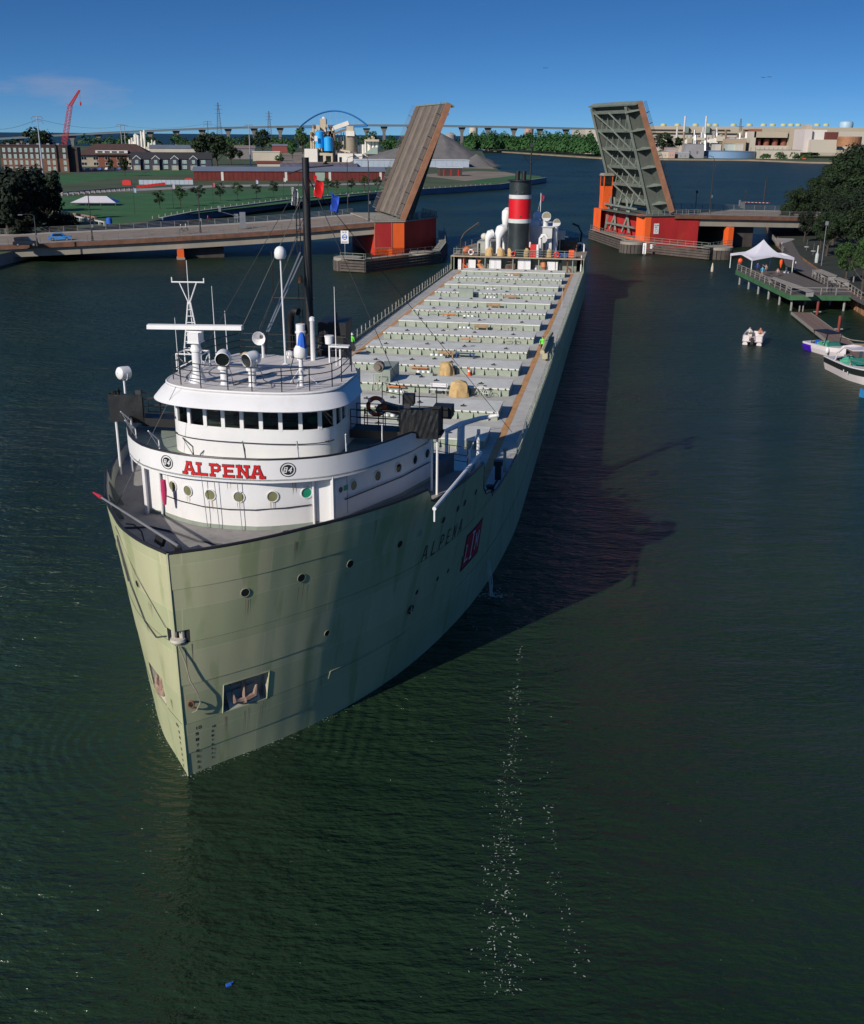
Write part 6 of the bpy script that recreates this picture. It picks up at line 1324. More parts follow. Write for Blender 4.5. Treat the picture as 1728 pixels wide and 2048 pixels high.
# right bank: big dark trees
RT=[(1652,512,418,1.0),(1690,505,392,1.1),(1722,520,400,1.1),(1665,490,395,1.1),(1735,500,372,1.2),(1580,452,398,1.0),(1600,446,380,1.1),(1635,432,352,1.1),(1672,420,322,1.1),(1705,412,296,1.1),(1728,470,392,1.1),(1690,462,372,1.2),(1590,462,372,.9),(1622,455,368,1.0),(1650,440,335,1.05),(1690,432,290,1.0),(1722,425,278,1.0),(1660,470,385,1.0),(1712,480,372,1.1),(1570,470,405,.7),(1608,484,418,.8),(1640,498,425,.75),(1745,450,300,1.2),(1690,405,312,.9)]
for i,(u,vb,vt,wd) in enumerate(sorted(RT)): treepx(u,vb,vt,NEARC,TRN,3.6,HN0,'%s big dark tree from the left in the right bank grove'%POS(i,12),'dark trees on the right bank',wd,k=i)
for i,(u,vb,vt,wd,lb) in enumerate([(1690,566,478,.85,'green leafy tree right of the boardwalk white post'),(1722,590,470,.8,'green leafy tree at the right edge above the rusty wall'),(1738,560,455,1.0,'green tree half cut by the right edge behind the benches')]): treepx(u,vb,vt,NEARG,TRN,2.8,HN0*.8,lb,'green trees over the boardwalk',wd,k=i)
# ================================================================== BUILDINGS
def frame_px(u0,v0,u1,v1,z,clamp=R(9)):
    p,q=atZ(u0,v0,z),atZ(u1,v1,z); d=q-p; a=math.atan2(d.y,d.x)
    if abs(a)<=clamp: return p,a,d.length
    a=clamp if a>0 else -clamp; r=ray(u1,v1); k=r.x/r.y        # facade turned no further than this from the river
    L=(k*p.y-p.x)/(math.cos(a)-k*math.sin(a)); return p,a,L
def hgt(p,u,v): return atY(u,v,p.y).z
def windows(e,L,rows,z0,dz,n,x0,dx,w_,h,m,frame=WHITE,y=0.,skip=(),sill=False):
    fm=M(); 
    fm.bb(-w_/2-.12,-w_/2,-.06,.05,-.12,h+.12); fm.bb(w_/2,w_/2+.12,-.06,.05,-.12,h+.12); fm.bb(-w_/2,w_/2,-.06,.05,h,h+.12); fm.bb(-w_/2,w_/2,-.06,.05,-.12,0); fm.bb(-.05,.05,-.055,.03,0,h); FM=fm.mesh('window',frame)
    gm=M(); gm.add([(-w_/2,-.02,0),(w_/2,-.02,0),(w_/2,-.02,h),(-w_/2,-.02,h)],[(0,1,2,3)]); GM=gm.mesh('pane',m)
    for r in range(rows):
        for i in range(n):
            if (r,i) in skip: continue
            f=meshobj(FM,'window',e,(x0+dx*i,y,z0+dz*r)); meshobj(GM,'pane',f)
BRICK=mat('brown_brick',(.17,.085,.055),.9,var=.15,scale=.3); BRICKD=mat('dark_brick',(.06,.04,.035),.9,var=.2,scale=.3)
PANEG=mat('sky_reflection_pane',(.26,.40,.36),.1,var=.3,scale=.4,spec=.8); ROOFB=mat('brown_shingle_roof',(.075,.04,.035),.9,var=.2,scale=.4); ROOFG=mat('blue_grey_metal_roof',(.19,.22,.27),.5,.2,var=.1,scale=.1)  # PANEG carries the reflected sky in its pale base colour
TANW=mat('tan_wall',(.36,.30,.22),.85,var=.1,scale=.2); CREAM=mat('cream_wall',(.50,.45,.36),.85,var=.08,scale=.1); OFFW=mat('off_white_cladding',(.62,.60,.55),.8,var=.07,scale=.1)
# brick apartment block
p,a,L=frame_px(6,344,139,341,GL); e=empty('apartment_block',p,a,'four storey brick apartment block with pale windows at far left','building'); Ht=hgt(p,20,291)-GL
b=M(); b.bb(0,L,0,16,0,Ht*.52); b.obj('lower_wall',BRICK,e); b=M(); b.bb(.02,L-.02,.02,16,Ht*.52,Ht); b.obj('upper_wall',BRICKD,e)
b=M(); b.bb(-.3,L+.3,-.3,16.3,Ht,Ht+.5); b.obj('roof',ROOFB,e); b=M(); b.bb(L,L+5,3,16,0,Ht*.94); b.obj('stair_wing',BRICKD,e)
windows(e,L,4,Ht*.06,Ht*.235,12,L*.05,L*.0815,L*.034,Ht*.135,PANEG,skip={(0,7),(1,7),(2,10),(3,10),(1,10),(0,10)})
for i in range(6):
    b=M(); b.bb(L*(.08+.15*i),L*(.12+.15*i),3,5,Ht+.5,Ht+1.3); b.obj('roof_unit',STEEL,e)
p2=atZ(4,345,GL); e=empty('silo_tank',(p2.x,p2.y-6,GL),0,'blue grey banded cylindrical tank at the left edge','tank'); b=M()
for i in range(5): b.lathe((0,0,2.6*i),[(1.9,0),(1.9,2.5),(1.7,2.55)],14)
b.obj('ring_shell',mat('tank_blue_grey',(.25,.32,.36),.5,var=.15),e,True)
# brown hipped building
p,a,L=frame_px(158,333,300,330,GL); e=empty('office_building',p,a,'low tan office building with broad brown hipped roof','building'); z1=hgt(p,200,310)-GL; z2=hgt(p,200,288)-GL
b=M(); b.bb(0,L,0,30,0,z1); b.obj('wall',TANW,e)
b=M(); b.add([(-2,-2,z1),(L+2,-2,z1),(L+2,32,z1),(-2,32,z1),(10,14,z2),(L-10,14,z2)],[(0,1,5,4),(1,2,5),(2,3,4,5),(3,0,4)]); b.obj('roof',ROOFB,e)
b=M(); b.bb(L*.25,L*.70,-1,4,z1+1.2,z1+3.0); b.obj('roof_dormer',OFFW,e); b=M()
for i in range(4): b.bb(L*(.28+.1*i),L*(.35+.1*i),-1.06,-1,z1+1.5,z1+2.5)
b.obj('dormer_windows',GLASSD,e)
b=M(); b.bb(L*.26,L*.68,-.06,0,0,z1*.95); b.obj('brick_front',mat('red_brick',(.2,.07,.045),.9,var=.15),e)
windows(e,L,2,z1*.12,z1*.46,6,L*.08,L*.165,L*.07,z1*.24,GLASSD,y=-.08)
# long warehouse, white wall shed
def shed(u0,v0,u1,v1,vw,vr,dep,wall,roof,label,name='warehouse',z=GL,doors=0,cat='building',ridge=True,panels=0,pm=None):
    p,a,L=frame_px(u0,v0,u1,v1,z); e=empty(name,p,a,label,cat); h=hgt(p,(u0+u1)/2,vw)-z; hr=max(h+.5,hgt(p,(u0+u1)/2,vr)-z)
    b=M(); b.bb(0,L,0,dep,0,h); b.obj('wall',wall,e)
    b=M()
    if ridge: b.add([(-.6,-.6,h),(L+.6,-.6,h),(L+.6,dep*.5,hr),(-.6,dep*.5,hr),(L+.6,dep+.6,h),(-.6,dep+.6,h)],[(0,1,2,3),(3,2,4,5),(0,3,5),(1,4,2)])
    else: b.bb(-.4,L+.4,-.4,dep+.4,h,h+.5)
    b.obj('roof',roof,e)
    for i in range(doors):
        b=M(); x=L*(i+.5)/doors; b.bb(x-L*.02,x+L*.02,-.05,0,0,h*.8); b.obj('door',pm or GLASSD,e)
    for i in range(panels):
        b=M(); x=L*i/panels; b.bb(x+.06,x+L/panels-.06,-.09,0,.1,h-.1); b.obj('wall_panel',wall,e)
    return e,L,h
e,L,h=shed(300,312,392,312,297,290,30,CREAM,ROOFG,'long cream warehouse with blue grey roof behind the townhouses')
# townhouses
p,a,L=frame_px(264,340,424,339,GL); e=empty('townhouse_row',p,a,'row of dark grey townhouses with four white trimmed gables','building'); h=hgt(p,300,318)-GL; h2=hgt(p,300,308)-GL
b=M(); b.bb(0,L,0,14,0,h); b.obj('wall',mat('slate_siding',(.045,.052,.07),.85,var=.2),e)
b=M(); b.add([(-.5,-.5,h),(L+.5,-.5,h),(L+.5,7,h2+1),(-.5,7,h2+1),(L+.5,14.5,h),(-.5,14.5,h)],[(0,1,2,3),(3,2,4,5),(0,3,5),(1,4,2)]); b.obj('roof',mat('dark_shingle',(.03,.03,.035),.9,var=.2),e)
for i in range(4):
    x=L*(.07+.235*i); g=M(); g.bb(x-2.2,x+2.2,-1.4,0,0,h); g.add([(x-2.5,-1.45,h),(x+2.5,-1.45,h),(x,-1.45,h+2.0),(x,6,h+2.0),(x-2.5,2,h),(x+2.5,2,h)],[(0,1,2),(1,5,3,2),(4,0,2,3)]); gb=g.obj('gable_bay',mat('slate_siding'),e)
    g=M(); g.beam((x-2.6,-1.55,h-.1),(x,-1.55,h+2.1),.2,.3); g.beam((x+2.6,-1.55,h-.1),(x,-1.55,h+2.1),.2,.3); g.obj('gable_trim',WHITE,gb)
    g=M(); g.bb(x-2.1,x+2.1,-1.5,-1.4,0,h*.42); g.obj('stone_base',TANW,gb)
windows(e,L,2,h*.14,h*.48,4,L*.19,L*.235,2.4,h*.26,PANEG,y=-.06); windows(e,L,2,h*.14,h*.48,4,L*.07,L*.235,1.6,h*.26,PANEG,y=-1.56)
# parked cars by the office: individuals
random.seed(9)
cc_=[('white',(.6,.6,.6)),('silver',(.35,.36,.38)),('dark',(.03,.03,.04)),('blue',(.05,.15,.4)),('white',(.62,.6,.58)),('dark',(.04,.04,.04)),('blue',(.08,.2,.45)),('silver',(.4,.4,.42)),('white',(.6,.6,.6))]
proto={}
for i,(nm,c) in enumerate(cc_):
    p=atZ(163+13*i,341-.25*i,GL); lb='%s parked car, %s from the left in the car park by the brown roofed office'%(nm,POS(i,9))
    if nm not in proto: proto[nm]=car((p.x,p.y,GL+.012),R(84),lb,mat('car_'+nm,c,.3,var=.05),group='cars parked by the office')
    else: copytree(proto[nm],(p.x,p.y,GL+.012),R(84),lb)
# red shed row along the park
e,L,h=shed(388,361,770,359,344,335,16,mat('red_cladding',(.14,.022,.018),.85,var=.2,scale=.4),ROOFG,'very long dark red shed with blue grey roof behind the park',panels=44)
for x in (.14,.47,.70,.97):
    b=M(); b.bb(L*x,L*x+1.2,-.2,-.1,0,h); b.obj('white_post_panel',OFFW,e)
b=M(); b.bb(L*.63,L*.68,-.25,-.1,0,h*.9); b.obj('pale_doorway',mat('pale_green_door',(.30,.38,.32),.7,var=.1),e)
e,L,h=shed(712,334,938,330,321,318,18,mat('pale_blue_cladding',(.42,.48,.55),.6,var=.08,scale=.3),mat('pale_roof',(.5,.55,.6),.6,var=.06),'long low white and blue shed in front of the gravel pile',ridge=False,panels=20)
e,L,h=shed(880,352,924,349,336,333,10,BRICKD,mat('pale_roof'),'small dark shed with red marks at the foot of the gravel pile',ridge=False,doors=3,pm=REDM)
e,L,h=shed(506,322,560,320,304,302,12,CREAM,mat('white_sheet_roof',(.6,.6,.62),.6,var=.06),'plain white sided shed left of the cement plant',ridge=False)
e,L,h=shed(455,318,510,316,297,291,25,mat('grey_siding',(.2,.19,.19),.8,var=.1),mat('faded_red_roof',(.22,.17,.17),.8,var=.1),'grey warehouse with pale slanting roof beyond the red shed')
e,L,h=shed(515,338,560,336,327,322,10,CREAM,mat('red_shingle',(.18,.04,.03),.9,var=.2),'small white hut with red roof behind the red shed')
e,L,h=shed(545,305,575,304,292,288,12,mat('faded_red_wall',(.25,.06,.05),.8,var=.15),ROOFG,'small red walled building with tank behind the cement yard')
e,L,h=shed(610,322,800,320,311,309,14,CREAM,mat('cream_roof',(.5,.46,.4),.7,var=.08),'low cream buildings joining the cement silos to the gravel shed',ridge=False)
# park fixtures: tent, ramp rails, barriers
p=atZ(192,410,GL); e=empty('event_tent',p,R(5),'white and blue peaked event tent standing on the park lawn','tent'); z0=hgt(p,192,404)-GL; z1=hgt(p,192,392)-GL
b=M(); b.add([(-7.2,-4,z0),(7.2,-4,z0),(7.2,4,z0),(-7.2,4,z0),(-3,0,z1),(3.6,0,z1)],[(0,1,5,4),(2,3,4,5),(3,0,4)]); b.obj('canopy',mat('tent_white',(.60,.57,.60),.8,var=.05),e)
b=M(); b.add([(7.2,-4,z0),(7.2,4,z0),(3.6,0,z1)],[(0,1,2)]); b.obj('blue_end',BLUEF,e)
for x in (-7,-2.3,2.3,7):
    for y in (-3.9,3.9):
        b=M(); b.cyl((x,y,0),(x,y,z0),.06,n=5); b.obj('leg',STEEL,e)
def colonnade(u0,v0,u1,v1,n,h,label,m):
    p,a,L=frame_px(u0,v0,u1,v1,GL,R(80)); e=empty('low_wall',p,a,label,'wall'); b=M(); b.bb(0,L,0,.5,h*.72,h); b.obj('coping',m,e); pm=M(); pm.bb(-.25,.25,0,.5,0,h*.72); PM=pm.mesh('pillar',m)
    for i in range(n+1): meshobj(PM,'pillar',e,(L*i/n,0,0))
PINKC=mat('pinkish_concrete',(.30,.24,.24),.85,var=.12)
colonnade(126,392,270,380,14,1.5,'long low pillared wall at the top of the park lawn',PINKC); colonnade(88,426,190,443,16,1.3,'low pillared ramp wall leading down to the bridge',mat('brown_concrete',(.24,.15,.11),.85,var=.15))
colonnade(150,440,208,452,6,1.1,'white railed ramp beside the blue barrel',mat('white_rail',(.45,.43,.42),.7,var=.1))
p,a,L=frame_px(278,369,386,361,GL); e=empty('low_wall',p,a,'plain pale blue wall panel line left of the red shed','wall')
for i in range(12): b=M(); b.bb(L*i/12+.05,L*(i+1)/12-.05,0,.3,0,2.0); b.obj('panel',mat('pale_blue_cladding'),e)
b0=M(); b0.bb(-.9,.9,-.25,.25,0,.9); b0.bb(-.6,.6,-.15,.15,.9,1.05); BM_=b0.mesh('barrier',REDM)
for i in range(9): 
    p=atZ(278+7*i,376-.9*i,GL+.0); o=meshobj(BM_,'water_barrier',None,p,R(12)); tag(o,'red plastic barrier, %s from the left in the row by the lawn path'%POS(i,9),'barrier','red barriers by the park path')
for i,(u,v,nm) in enumerate(((254,370,'red plastic barriers stacked left above the lawn'),(378,366,'red plastic barrier at the start of the red shed'))):
    p=atZ(u,v,GL); o=meshobj(BM_,'water_barrier',None,p,0,(2.2,2,2)); tag(o,nm,'barrier')
p=atZ(219,449,GL); b=M(); b.lathe((0,0,0),[(.7,0),(.8,.6),(.7,1.6),(.1,1.8)],10); o=b.obj('blue_barrel',BLUEF,None,True,p); tag(o,'blue covered barrel at the foot of the white ramp','barrel')
# flag banners in the park
for i,(u,v,c,nm) in enumerate([(270,428,(.3,.38,.5),'pale blue'),(347,417,(.4,.4,.45),'grey'),(427,412,(.35,.1,.1),'dull red'),(513,404,(.4,.42,.55),'lilac'),(568,398,(.5,.5,.5),'pale grey')]):
    p=atZ(u,v,GL); e=empty('banner_pole',p,0,'thin pole with small %s banner, %s along the park quay'%(nm,POS(i,5)),'flagpole','banner poles in the park'); b=M(); b.cyl((0,0,0),(0,0,7.5),.06,n=5); b.obj('pole',DARK,e)
    b=M(); b.grid([[(0.05,.02,7.4),(.05,.02,6.0)],[(.5,.15,7.2),(.45,.12,6.0)],[(.9,.02,7.0),(.85,.05,5.9)]]); b.obj('banner',mat('banner_%d'%i,c,.8,var=.1),e)
# ---- gravel pile
random.seed(4); b=M(); pc=atZ(892,333,GL); rows=[]
for i in range(25):
    t=i/24; r=1-t; row=[]
    for j in range(72):
        a=2*PI*j/72; nz=mnoise.noise(Vector((math.cos(a)*2.2,math.sin(a)*2.2,t*3)))*.13+mnoise.noise(Vector((math.cos(a)*7,math.sin(a)*7,t*9)))*.05
        rr=(r+nz*(r>.03)*r); x=rr*(42 if math.cos(a)>0 else 78)*math.cos(a)+(-4*t); row.append((x,rr*34*math.sin(a)+34,24.0*t**1.04+.4*nz))
    rows.append(row)
b.grid(rows,True); o=b.obj('gravel_pile',mat('gravel_heap',(.125,.12,.118),.95,var=.16,scale=.25,bump=.8,bscale=1.5),None,True,(pc.x,pc.y,GL)); tag(o,'huge grey gravel pile partly hidden by the raised left leaf','gravel pile')
b=M(); rows=[]
for i in range(12):
    t=i/11; rows.append([((1-t)*15*math.cos(2*PI*j/36)*(1+.12*math.sin(j*1.7)),(1-t)*12*math.sin(2*PI*j/36),9*t) for j in range(36)])
p=atZ(955,334,GL); b.grid(rows,True); o=b.obj('gravel_pile',mat('gravel_heap'),None,True,(p.x,p.y+20,GL)); tag(o,'smaller gravel mound on the right shoulder of the big pile','gravel pile')
p=atZ(1005-30,341,GL); 
# ripples of a material heap beside the plant
p,a,L=frame_px(560,334,715,330,GL); e=empty('covered_stockpile',p,a,'low heap under rippled dark tarpaulin before the cement plant','stockpile'); b=M(); b.grid([[(L*i/40,6*math.sin(PI*j/8)*0+j*1.4,2.6*math.sin(PI*j/8)*(1+.12*math.sin(i*1.9))) for i in range(41)] for j in range(9)]); b.obj('tarpaulin',mat('purple_grey_tarp',(.11,.10,.14),.6,var=.3,scale=.3),e,True)
# ---- cement plant
pb=atZ(640,324,GL); S=pb.y/2110.
e=empty('cement_plant',pb,0,'cream cement plant with two bright blue silos and conveyor under the arch','industrial plant')
def pl(u,v): q=atY(u,v,pb.y); return q.x-pb.x,q.z-GL
CEM=mat('cement_dust_wall',(.52,.44,.32),.85,var=.12,scale=.15,dirt=(.3,.24,.17),dirt_amt=.5,dirt_scale=.3); CEMW=mat('cement_white_wall',(.72,.69,.62),.8,var=.08,scale=.15); SILOB=mat('silo_blue_paint',(.02,.36,.80),.45,var=.06,scale=.2); SILOG=mat('silo_concrete',(.27,.23,.17),.85,var=.15,scale=.3)
def pbox(u0,u1,v0,v1,y0,y1,name,m):
    x0,z0=pl(u0,v1); x1,z1=pl(u1,v0); b=M(); b.bb(x0,x1,y0,y1,max(0,z0),z1); return b.obj(name,m,e)
def psilo(u0,u1,v0,v1,y,name,m,cone=False):
    x0,z0=pl(u0,v1); x1,z1=pl(u1,v0); r=(x1-x0)/2; b=M(); b.lathe(((x0+x1)/2,y,0),[(r,max(0,z0)),(r,z1),(r*.7,z1+r*.25),(.02,z1+r*.35)],22); return b.obj(name,m,e,True)
pbox(609,634,298,324,2,16,'loading_shed',CEMW)
for i in range(2): 
    x0,z0=pl(622+0*i,324); 
pbox(634,664,306,324,4,16,'silo_base',CEM); pbox(636,645,311,324,3.9,4,'doorway',GLASSD); pbox(651,661,312,324,3.9,4,'doorway',GLASSD)
psilo(629,645.5,264,296,7,'blue_silo',SILOB); psilo(647,664,276,302,5,'blue_silo',SILOB)
b=M(); x,z=pl(632,283); b.lathe((x,.2+.0,z),[(2.0,-.1),(2.0,0)],12,'Y'); 
b=M(); x,z=pl(631.5,277); b.box((x,.55,z),(2.4,.1,4.2)); b.obj('white_emblem_plate',WHITE,e)
pbox(618,663,262,324,14,30,'tower_block',CEM); pbox(637,648,237,266,15,24,'head_tower',CEM); pbox(640,645,233,238,17,21,'head_cabin',CEMW); pbox(621,636,250,268,15,26,'upper_house',CEM); pbox(655,664,253,276,14,24,'upper_house',CEM)
random.seed(6)
for i in range(26):
    u=random.uniform(617,664); v=random.uniform(246,300); pbox(u,u+random.uniform(1,4),v,v+random.uniform(2,8),random.uniform(10,14),14.5,'duct_box',random.choice((CEM,CEMW,TANW,mat('brown_duct',(.2,.13,.08),.8,var=.2))))
for u in (622,627,634,650,656,660,668,674,681,686): 
    x0,z0=pl(u,324); x1,z1=pl(u,random.uniform(252,270)); b=M(); b.cyl((x0,12,0),(x0,12,z1),.35,n=6); b.obj('steel_column',mat('brown_duct'),e)
for i in range(24):
    u=random.uniform(664,762); v=random.uniform(268,312); pbox(u,u+random.uniform(2,6),v,v+random.uniform(3,12),random.uniform(12,18),19,'process_box',random.choice((CEM,CEMW,CEMW,TANW)))
psilo(690,711,270,304,10,'concrete_silo',SILOG); pbox(691,708,262,272,4,14,'silo_head',CEMW); pbox(692,706,252,263,5,13,'silo_head',CEM)
x0,z0=pl(666,252); x1,z1=pl(696,244); b=M(); b.beam((x0,8,z0-1.5),(x1,8,z1-.5),3.4,3.4); b.obj('conveyor_gallery',CEMW,e)
x0,z0=pl(664,268); x1,z1=pl(692,258); b=M(); b.beam((x0,9,z0),(x1,9,z1),1.6,1.6); b.obj('conveyor_truss',mat('brown_duct'),e); x0,z0=pl(680,300); x1,z1=pl(700,304); b=M(); b.beam((x0,4,z0),(x1,4,z1),1.5,1.5); b.obj('conveyor_truss',CEM,e)
pbox(676,706,307,324,-2,10,'machine_hall',CEMW); pbox(679,684,314,324,-2.1,-2,'doorway',GLASSD)
for u0,u1,v0,v1 in ((711,717,291,318),(717,722,289,318),(722,727,290,318),(727,731,280,318),(733,741,282,318),(742,748,280,318),(749,756,281,318)): psilo(u0,u1,v0,v1,14,'white_silo',CEMW)
pbox(728,757,279,283,8,14,'silo_bridge',CEM); pbox(706,724,308,318,4,12,'low_house',CEMW)
x0,z0=pl(727,308); x1,z1=pl(755,295); b=M(); b.add([(x0,2,z0),(x1,2,z0),(x1,2,z1),((x0+x1)/2+2,2,z1),(x0,14,z0),(x1,14,z0),(x1,14,z1),((x0+x1)/2+2,14,z1)],[(0,1,2,3),(0,3,7,4),(3,2,6,7)]); b.obj('sloped_shed',mat('sage_metal',(.28,.36,.31),.6,var=.1),e)
# ---- crane with red lattice boom
pc=atZ(118,330,GL); pc=Vector((pc.x,800*1.0,0)); q0=atY(119,284,800); q1=atY(159,180,800); k0=atY(140,212,800)
e=empty('crawler_crane',(q0.x,800,GL),0,'red lattice boom crane standing behind the brick apartment block','crane')
def lattice(p,q,w0,w1,n,m,parent,name='boom_section',r=.16):
    p=Vector(p);q=Vector(q); d=(q-p); 
    for s in range(2):
        b=M(); A=p+d*(s/2); B=p+d*((s+1)/2); wa=w0+(w1-w0)*s/2; wb=w0+(w1-w0)*(s+1)/2
        C=lambda t,i,j:(A+(B-A)*t)+Vector((i*(wa+(wb-wa)*t)/2,j*(wa+(wb-wa)*t)/2,0))
        for i in (-1,1):
            for j in (-1,1): b.cyl(C(0,i,j),C(1,i,j),r,n=4)
        h=n//2
        for k in range(h):
            t0,t1=k/h,(k+1)/h
            for j in (-1,1): b.cyl(C(t0,-1,j),C(t1,1,j),r*.7,n=3); b.cyl(C(t0,1,j),C(t1,-1,j),r*.7,n=3); b.cyl(C(t0,j,-1),C(t1,j,1),r*.7,n=3)
        b.obj(name,m,parent)
CR=mat('crane_red_paint',(.50,.035,.03),.6,var=.1); o0=Vector((q0.x,800,GL))
lattice((0,0,2),(k0.x-q0.x,0,k0.z-GL),3.4,2.6,18,CR,e); lattice((k0.x-q0.x,0,k0.z-GL),(q1.x-q0.x,0,q1.z-GL),2.2,1.0,14,CR,e)
b=M(); b.beam((k0.x-q0.x,0,k0.z-GL),(k0.x-q0.x-3.2,0,k0.z-GL+1.8),.4,.4); b.obj('boom_strut',CR,e)
hk=atY(160.5,204,800); b=M(); b.cyl((q1.x-q0.x,0,q1.z-GL),(hk.x-q0.x,0,hk.z-GL),.07,n=4); b.obj('hoist_rope',CABLE,e); b=M(); b.lathe((hk.x-q0.x,0,hk.z-GL-2.5),[(.02,0),(.6,.5),(.7,2.2),(.02,2.8)],8); b.obj('hook_block',CR,e)
b=M(); b.bb(-4,4,-3,3,1,4); b.bb(-5,5,-3.6,-2,0,1.4); b.bb(-5,5,2,3.6,0,1.4); b.obj('carrier',CR,e)
# ---- power poles and pylons
def pylon(u,vb,vt,Y,label,arms=3,wd=6.,m=STEEL):
    p=atY(u,vb,Y); t=atY(u,vt,Y); h=t.z-GL; e=empty('transmission_pylon',(p.x,Y,GL),0,label,'pylon'); lattice((0,0,0),(0,0,h),wd,1.0,20,m,e,'pylon_section',.14)
    for k in range(arms):
        z=h*(.78+.08*k); b=M(); b.beam((-5,0,z),(5,0,z),.4,.5); b.obj('cross_arm',m,e)
DKS=mat('dark_galvanised',(.12,.12,.13),.6,.3,var=.1)
pylon(440,285,205,1500,'tall dark lattice pylon left of the arch bridge',3,9,DKS); pylon(540,285,222,1650,'shorter dark lattice pylon just left of the blue arch',3,9,DKS)
pylon(1478,280,237,1550,'small lattice mast on the factory roof line',1,8,DKS)
def monopole(u,vb,vt,z,label,m=STEEL,aw=2.6,n=2,Y=None):
    p=atZ(u,vb,z) if Y is None else atY(u,vb,Y); h=hgt(p,u,vt)-z; e=empty('power_pole',(p.x,p.y,z),0,label,'power pole','power poles'); b=M(); b.cyl((0,0,0),(0,0,h),.55,.25,n=8); b.obj('shaft',m,e)
    for k in range(n):
        b=M(); zz=h-.4-2.4*k; b.beam((-aw,0,zz),(aw,0,zz+.1),.3,.3); b.beam((-aw,0,zz),(-aw*1.3,0,zz-1.4),.2,.2); b.beam((aw,0,zz),(aw*1.3,0,zz-1.4),.2,.2); b.obj('cross_arm',DKS,e)
monopole(86,345,232,GL,'tall pale steel power pole in front of the apartment block',mat('pale_blue_steel',(.38,.42,.48),.5,.3,var=.1)); monopole(245,300,248,GL,'thin power pole above the brown roofed office',n=1,Y=900); monopole(418,300,242,GL,'thin dark power pole near the viaduct left of the pylon',DKS,n=2,Y=900); monopole(500,302,249,GL,'pale power pole standing left of the cement plant',n=1,Y=800); monopole(252,300,250,GL,'second thin power pole close right of the first above the office',n=1,Y=950)
for (u0,v0,u1,v1,Y0,Y1) in ((-60,252,75,238,560,540),(75,238,245,251,540,900),(-60,268,75,252,560,540),(245,251,418,246,900,900),(418,246,500,250,900,800)):
    P=[];a_=atY(u0,v0,Y0);c_=atY(u1,v1,Y1)
    for i in range(9): t=i/8; v_=a_.lerp(c_,t); v_.z-=4*t*(1-t)*3; P.append(v_)
    b=M(); b.tube(P,.07,3); o=b.obj('power_line',CABLE); tag(o,'thin overhead power line %s across the left skyline'%('near the left edge high' if (u0<0 and v0<260) else 'near the left edge low' if u0<0 else 'from the tall pale pole' if u0==75 else 'between the office poles' if u0==245 else 'toward the cement plant'),'power line')
# white chemical plant in the distance
p=atY(285,290,1300); e=empty('process_plant',(p.x,1300,GL),0,'distant white chemical plant with many thin columns','industrial plant'); random.seed(14)
for i in range(26):
    x=random.uniform(-15,15); h=random.uniform(8,26)*(1-abs(x)/30)+4; b=M(); r=random.uniform(.6,1.6); b.cyl((x,random.uniform(-4,4),0),(x,0,h),r,n=7); b.obj('column',CEMW,e)
b=M(); b.bb(-16,40,-3,12,0,7); b.obj('base_hall',CEM,e)
# ================================================================== FAR ARCH BRIDGE
DK=[(-60,281),(0,278),(110,271.6),(220,266),(330,261),(440,256.6),(520,255),(600,253.4),(735,251.2),(860,252),(1000,254.5),(1170,258),(1260,260)]
q=[atY(u,v,2000) for u,v in DK]
e=empty('viaduct',(q[7].x,2000,0),0,'long high viaduct with a blue tied arch crossing the whole horizon','bridge'); o_=Vector((q[7].x,2000,0))
VB=mat('viaduct_girder_paint',(.10,.16,.20),.7,var=.1); AB=mat('arch_blue_paint',(.02,.16,.42),.55,var=.06); VP=mat('viaduct_pier_concrete',(.14,.13,.12),.9,var=.15)
for i in range(len(q)-1):
    b=M(); b.beam(q[i]-o_,q[i+1]-o_,14,2.6); b.obj('deck_segment',VB,e); b=M(); b.beam(q[i]-o_+Vector((0,-7,1.6)),q[i+1]-o_+Vector((0,-7,1.6)),.4,1.0); b.obj('parapet',VP,e)
a0,a1=q[7]-o_,q[8]-o_
for yy in (-7,7):
    b=M(); P=[]
    for i in range(25):
        t=i/24; v_=a0.lerp(a1,t); P.append((v_.x,yy,v_.z+25.5*4*t*(1-t)))
    b.tube(P,1.5,6); b.obj('arch_rib',AB,e)
    b=M()
    for i in range(3,22,2): t=i/24; v_=a0.lerp(a1,t); b.cyl((v_.x,yy,v_.z),(v_.x,yy,v_.z+25.5*4*t*(1-t)),.12,n=3)
    b.obj('hangers',STEEL,e)
b=M(); b.beam(a0+Vector((0,-7.2,-1.5)),a1+Vector((0,-7.2,-1.5)),.6,3.0); b.obj('tie_girder',AB,e)
pm=M(); pm.add([(-6.5,-2,0),(6.5,-2,0),(6.5,2,0),(-6.5,2,0),(-2.6,-1.6,-9),(2.6,-1.6,-9),(2.6,1.6,-9),(-2.6,1.6,-9),(-2.4,-1.6,-60),(2.4,-1.6,-60),(2.4,1.6,-60),(-2.4,1.6,-60)],[(0,1,5,4),(1,2,6,5),(2,3,7,6),(3,0,4,7),(4,5,9,8),(5,6,10,9),(6,7,11,10),(7,4,8,11)]); PMM=pm.mesh('viaduct_pier',VP)
for i in range(25):
    u=40+52*i
    if 600<u<733: continue
    for k in range(len(DK)-1):
        if DK[k][0]<=u<=DK[k+1][0]: v=DK[k][1]+(DK[k+1][1]-DK[k][1])*(u-DK[k][0])/(DK[k+1][0]-DK[k][0])
    x=atY(u,v,2000)-o_; meshobj(PMM,'viaduct_pier',e,(x.x,0,x.z-1.4))
for u in (600,733): x=atY(u,253,2000)-o_; meshobj(PMM,'viaduct_pier',e,(x.x,0,x.z-2.8))
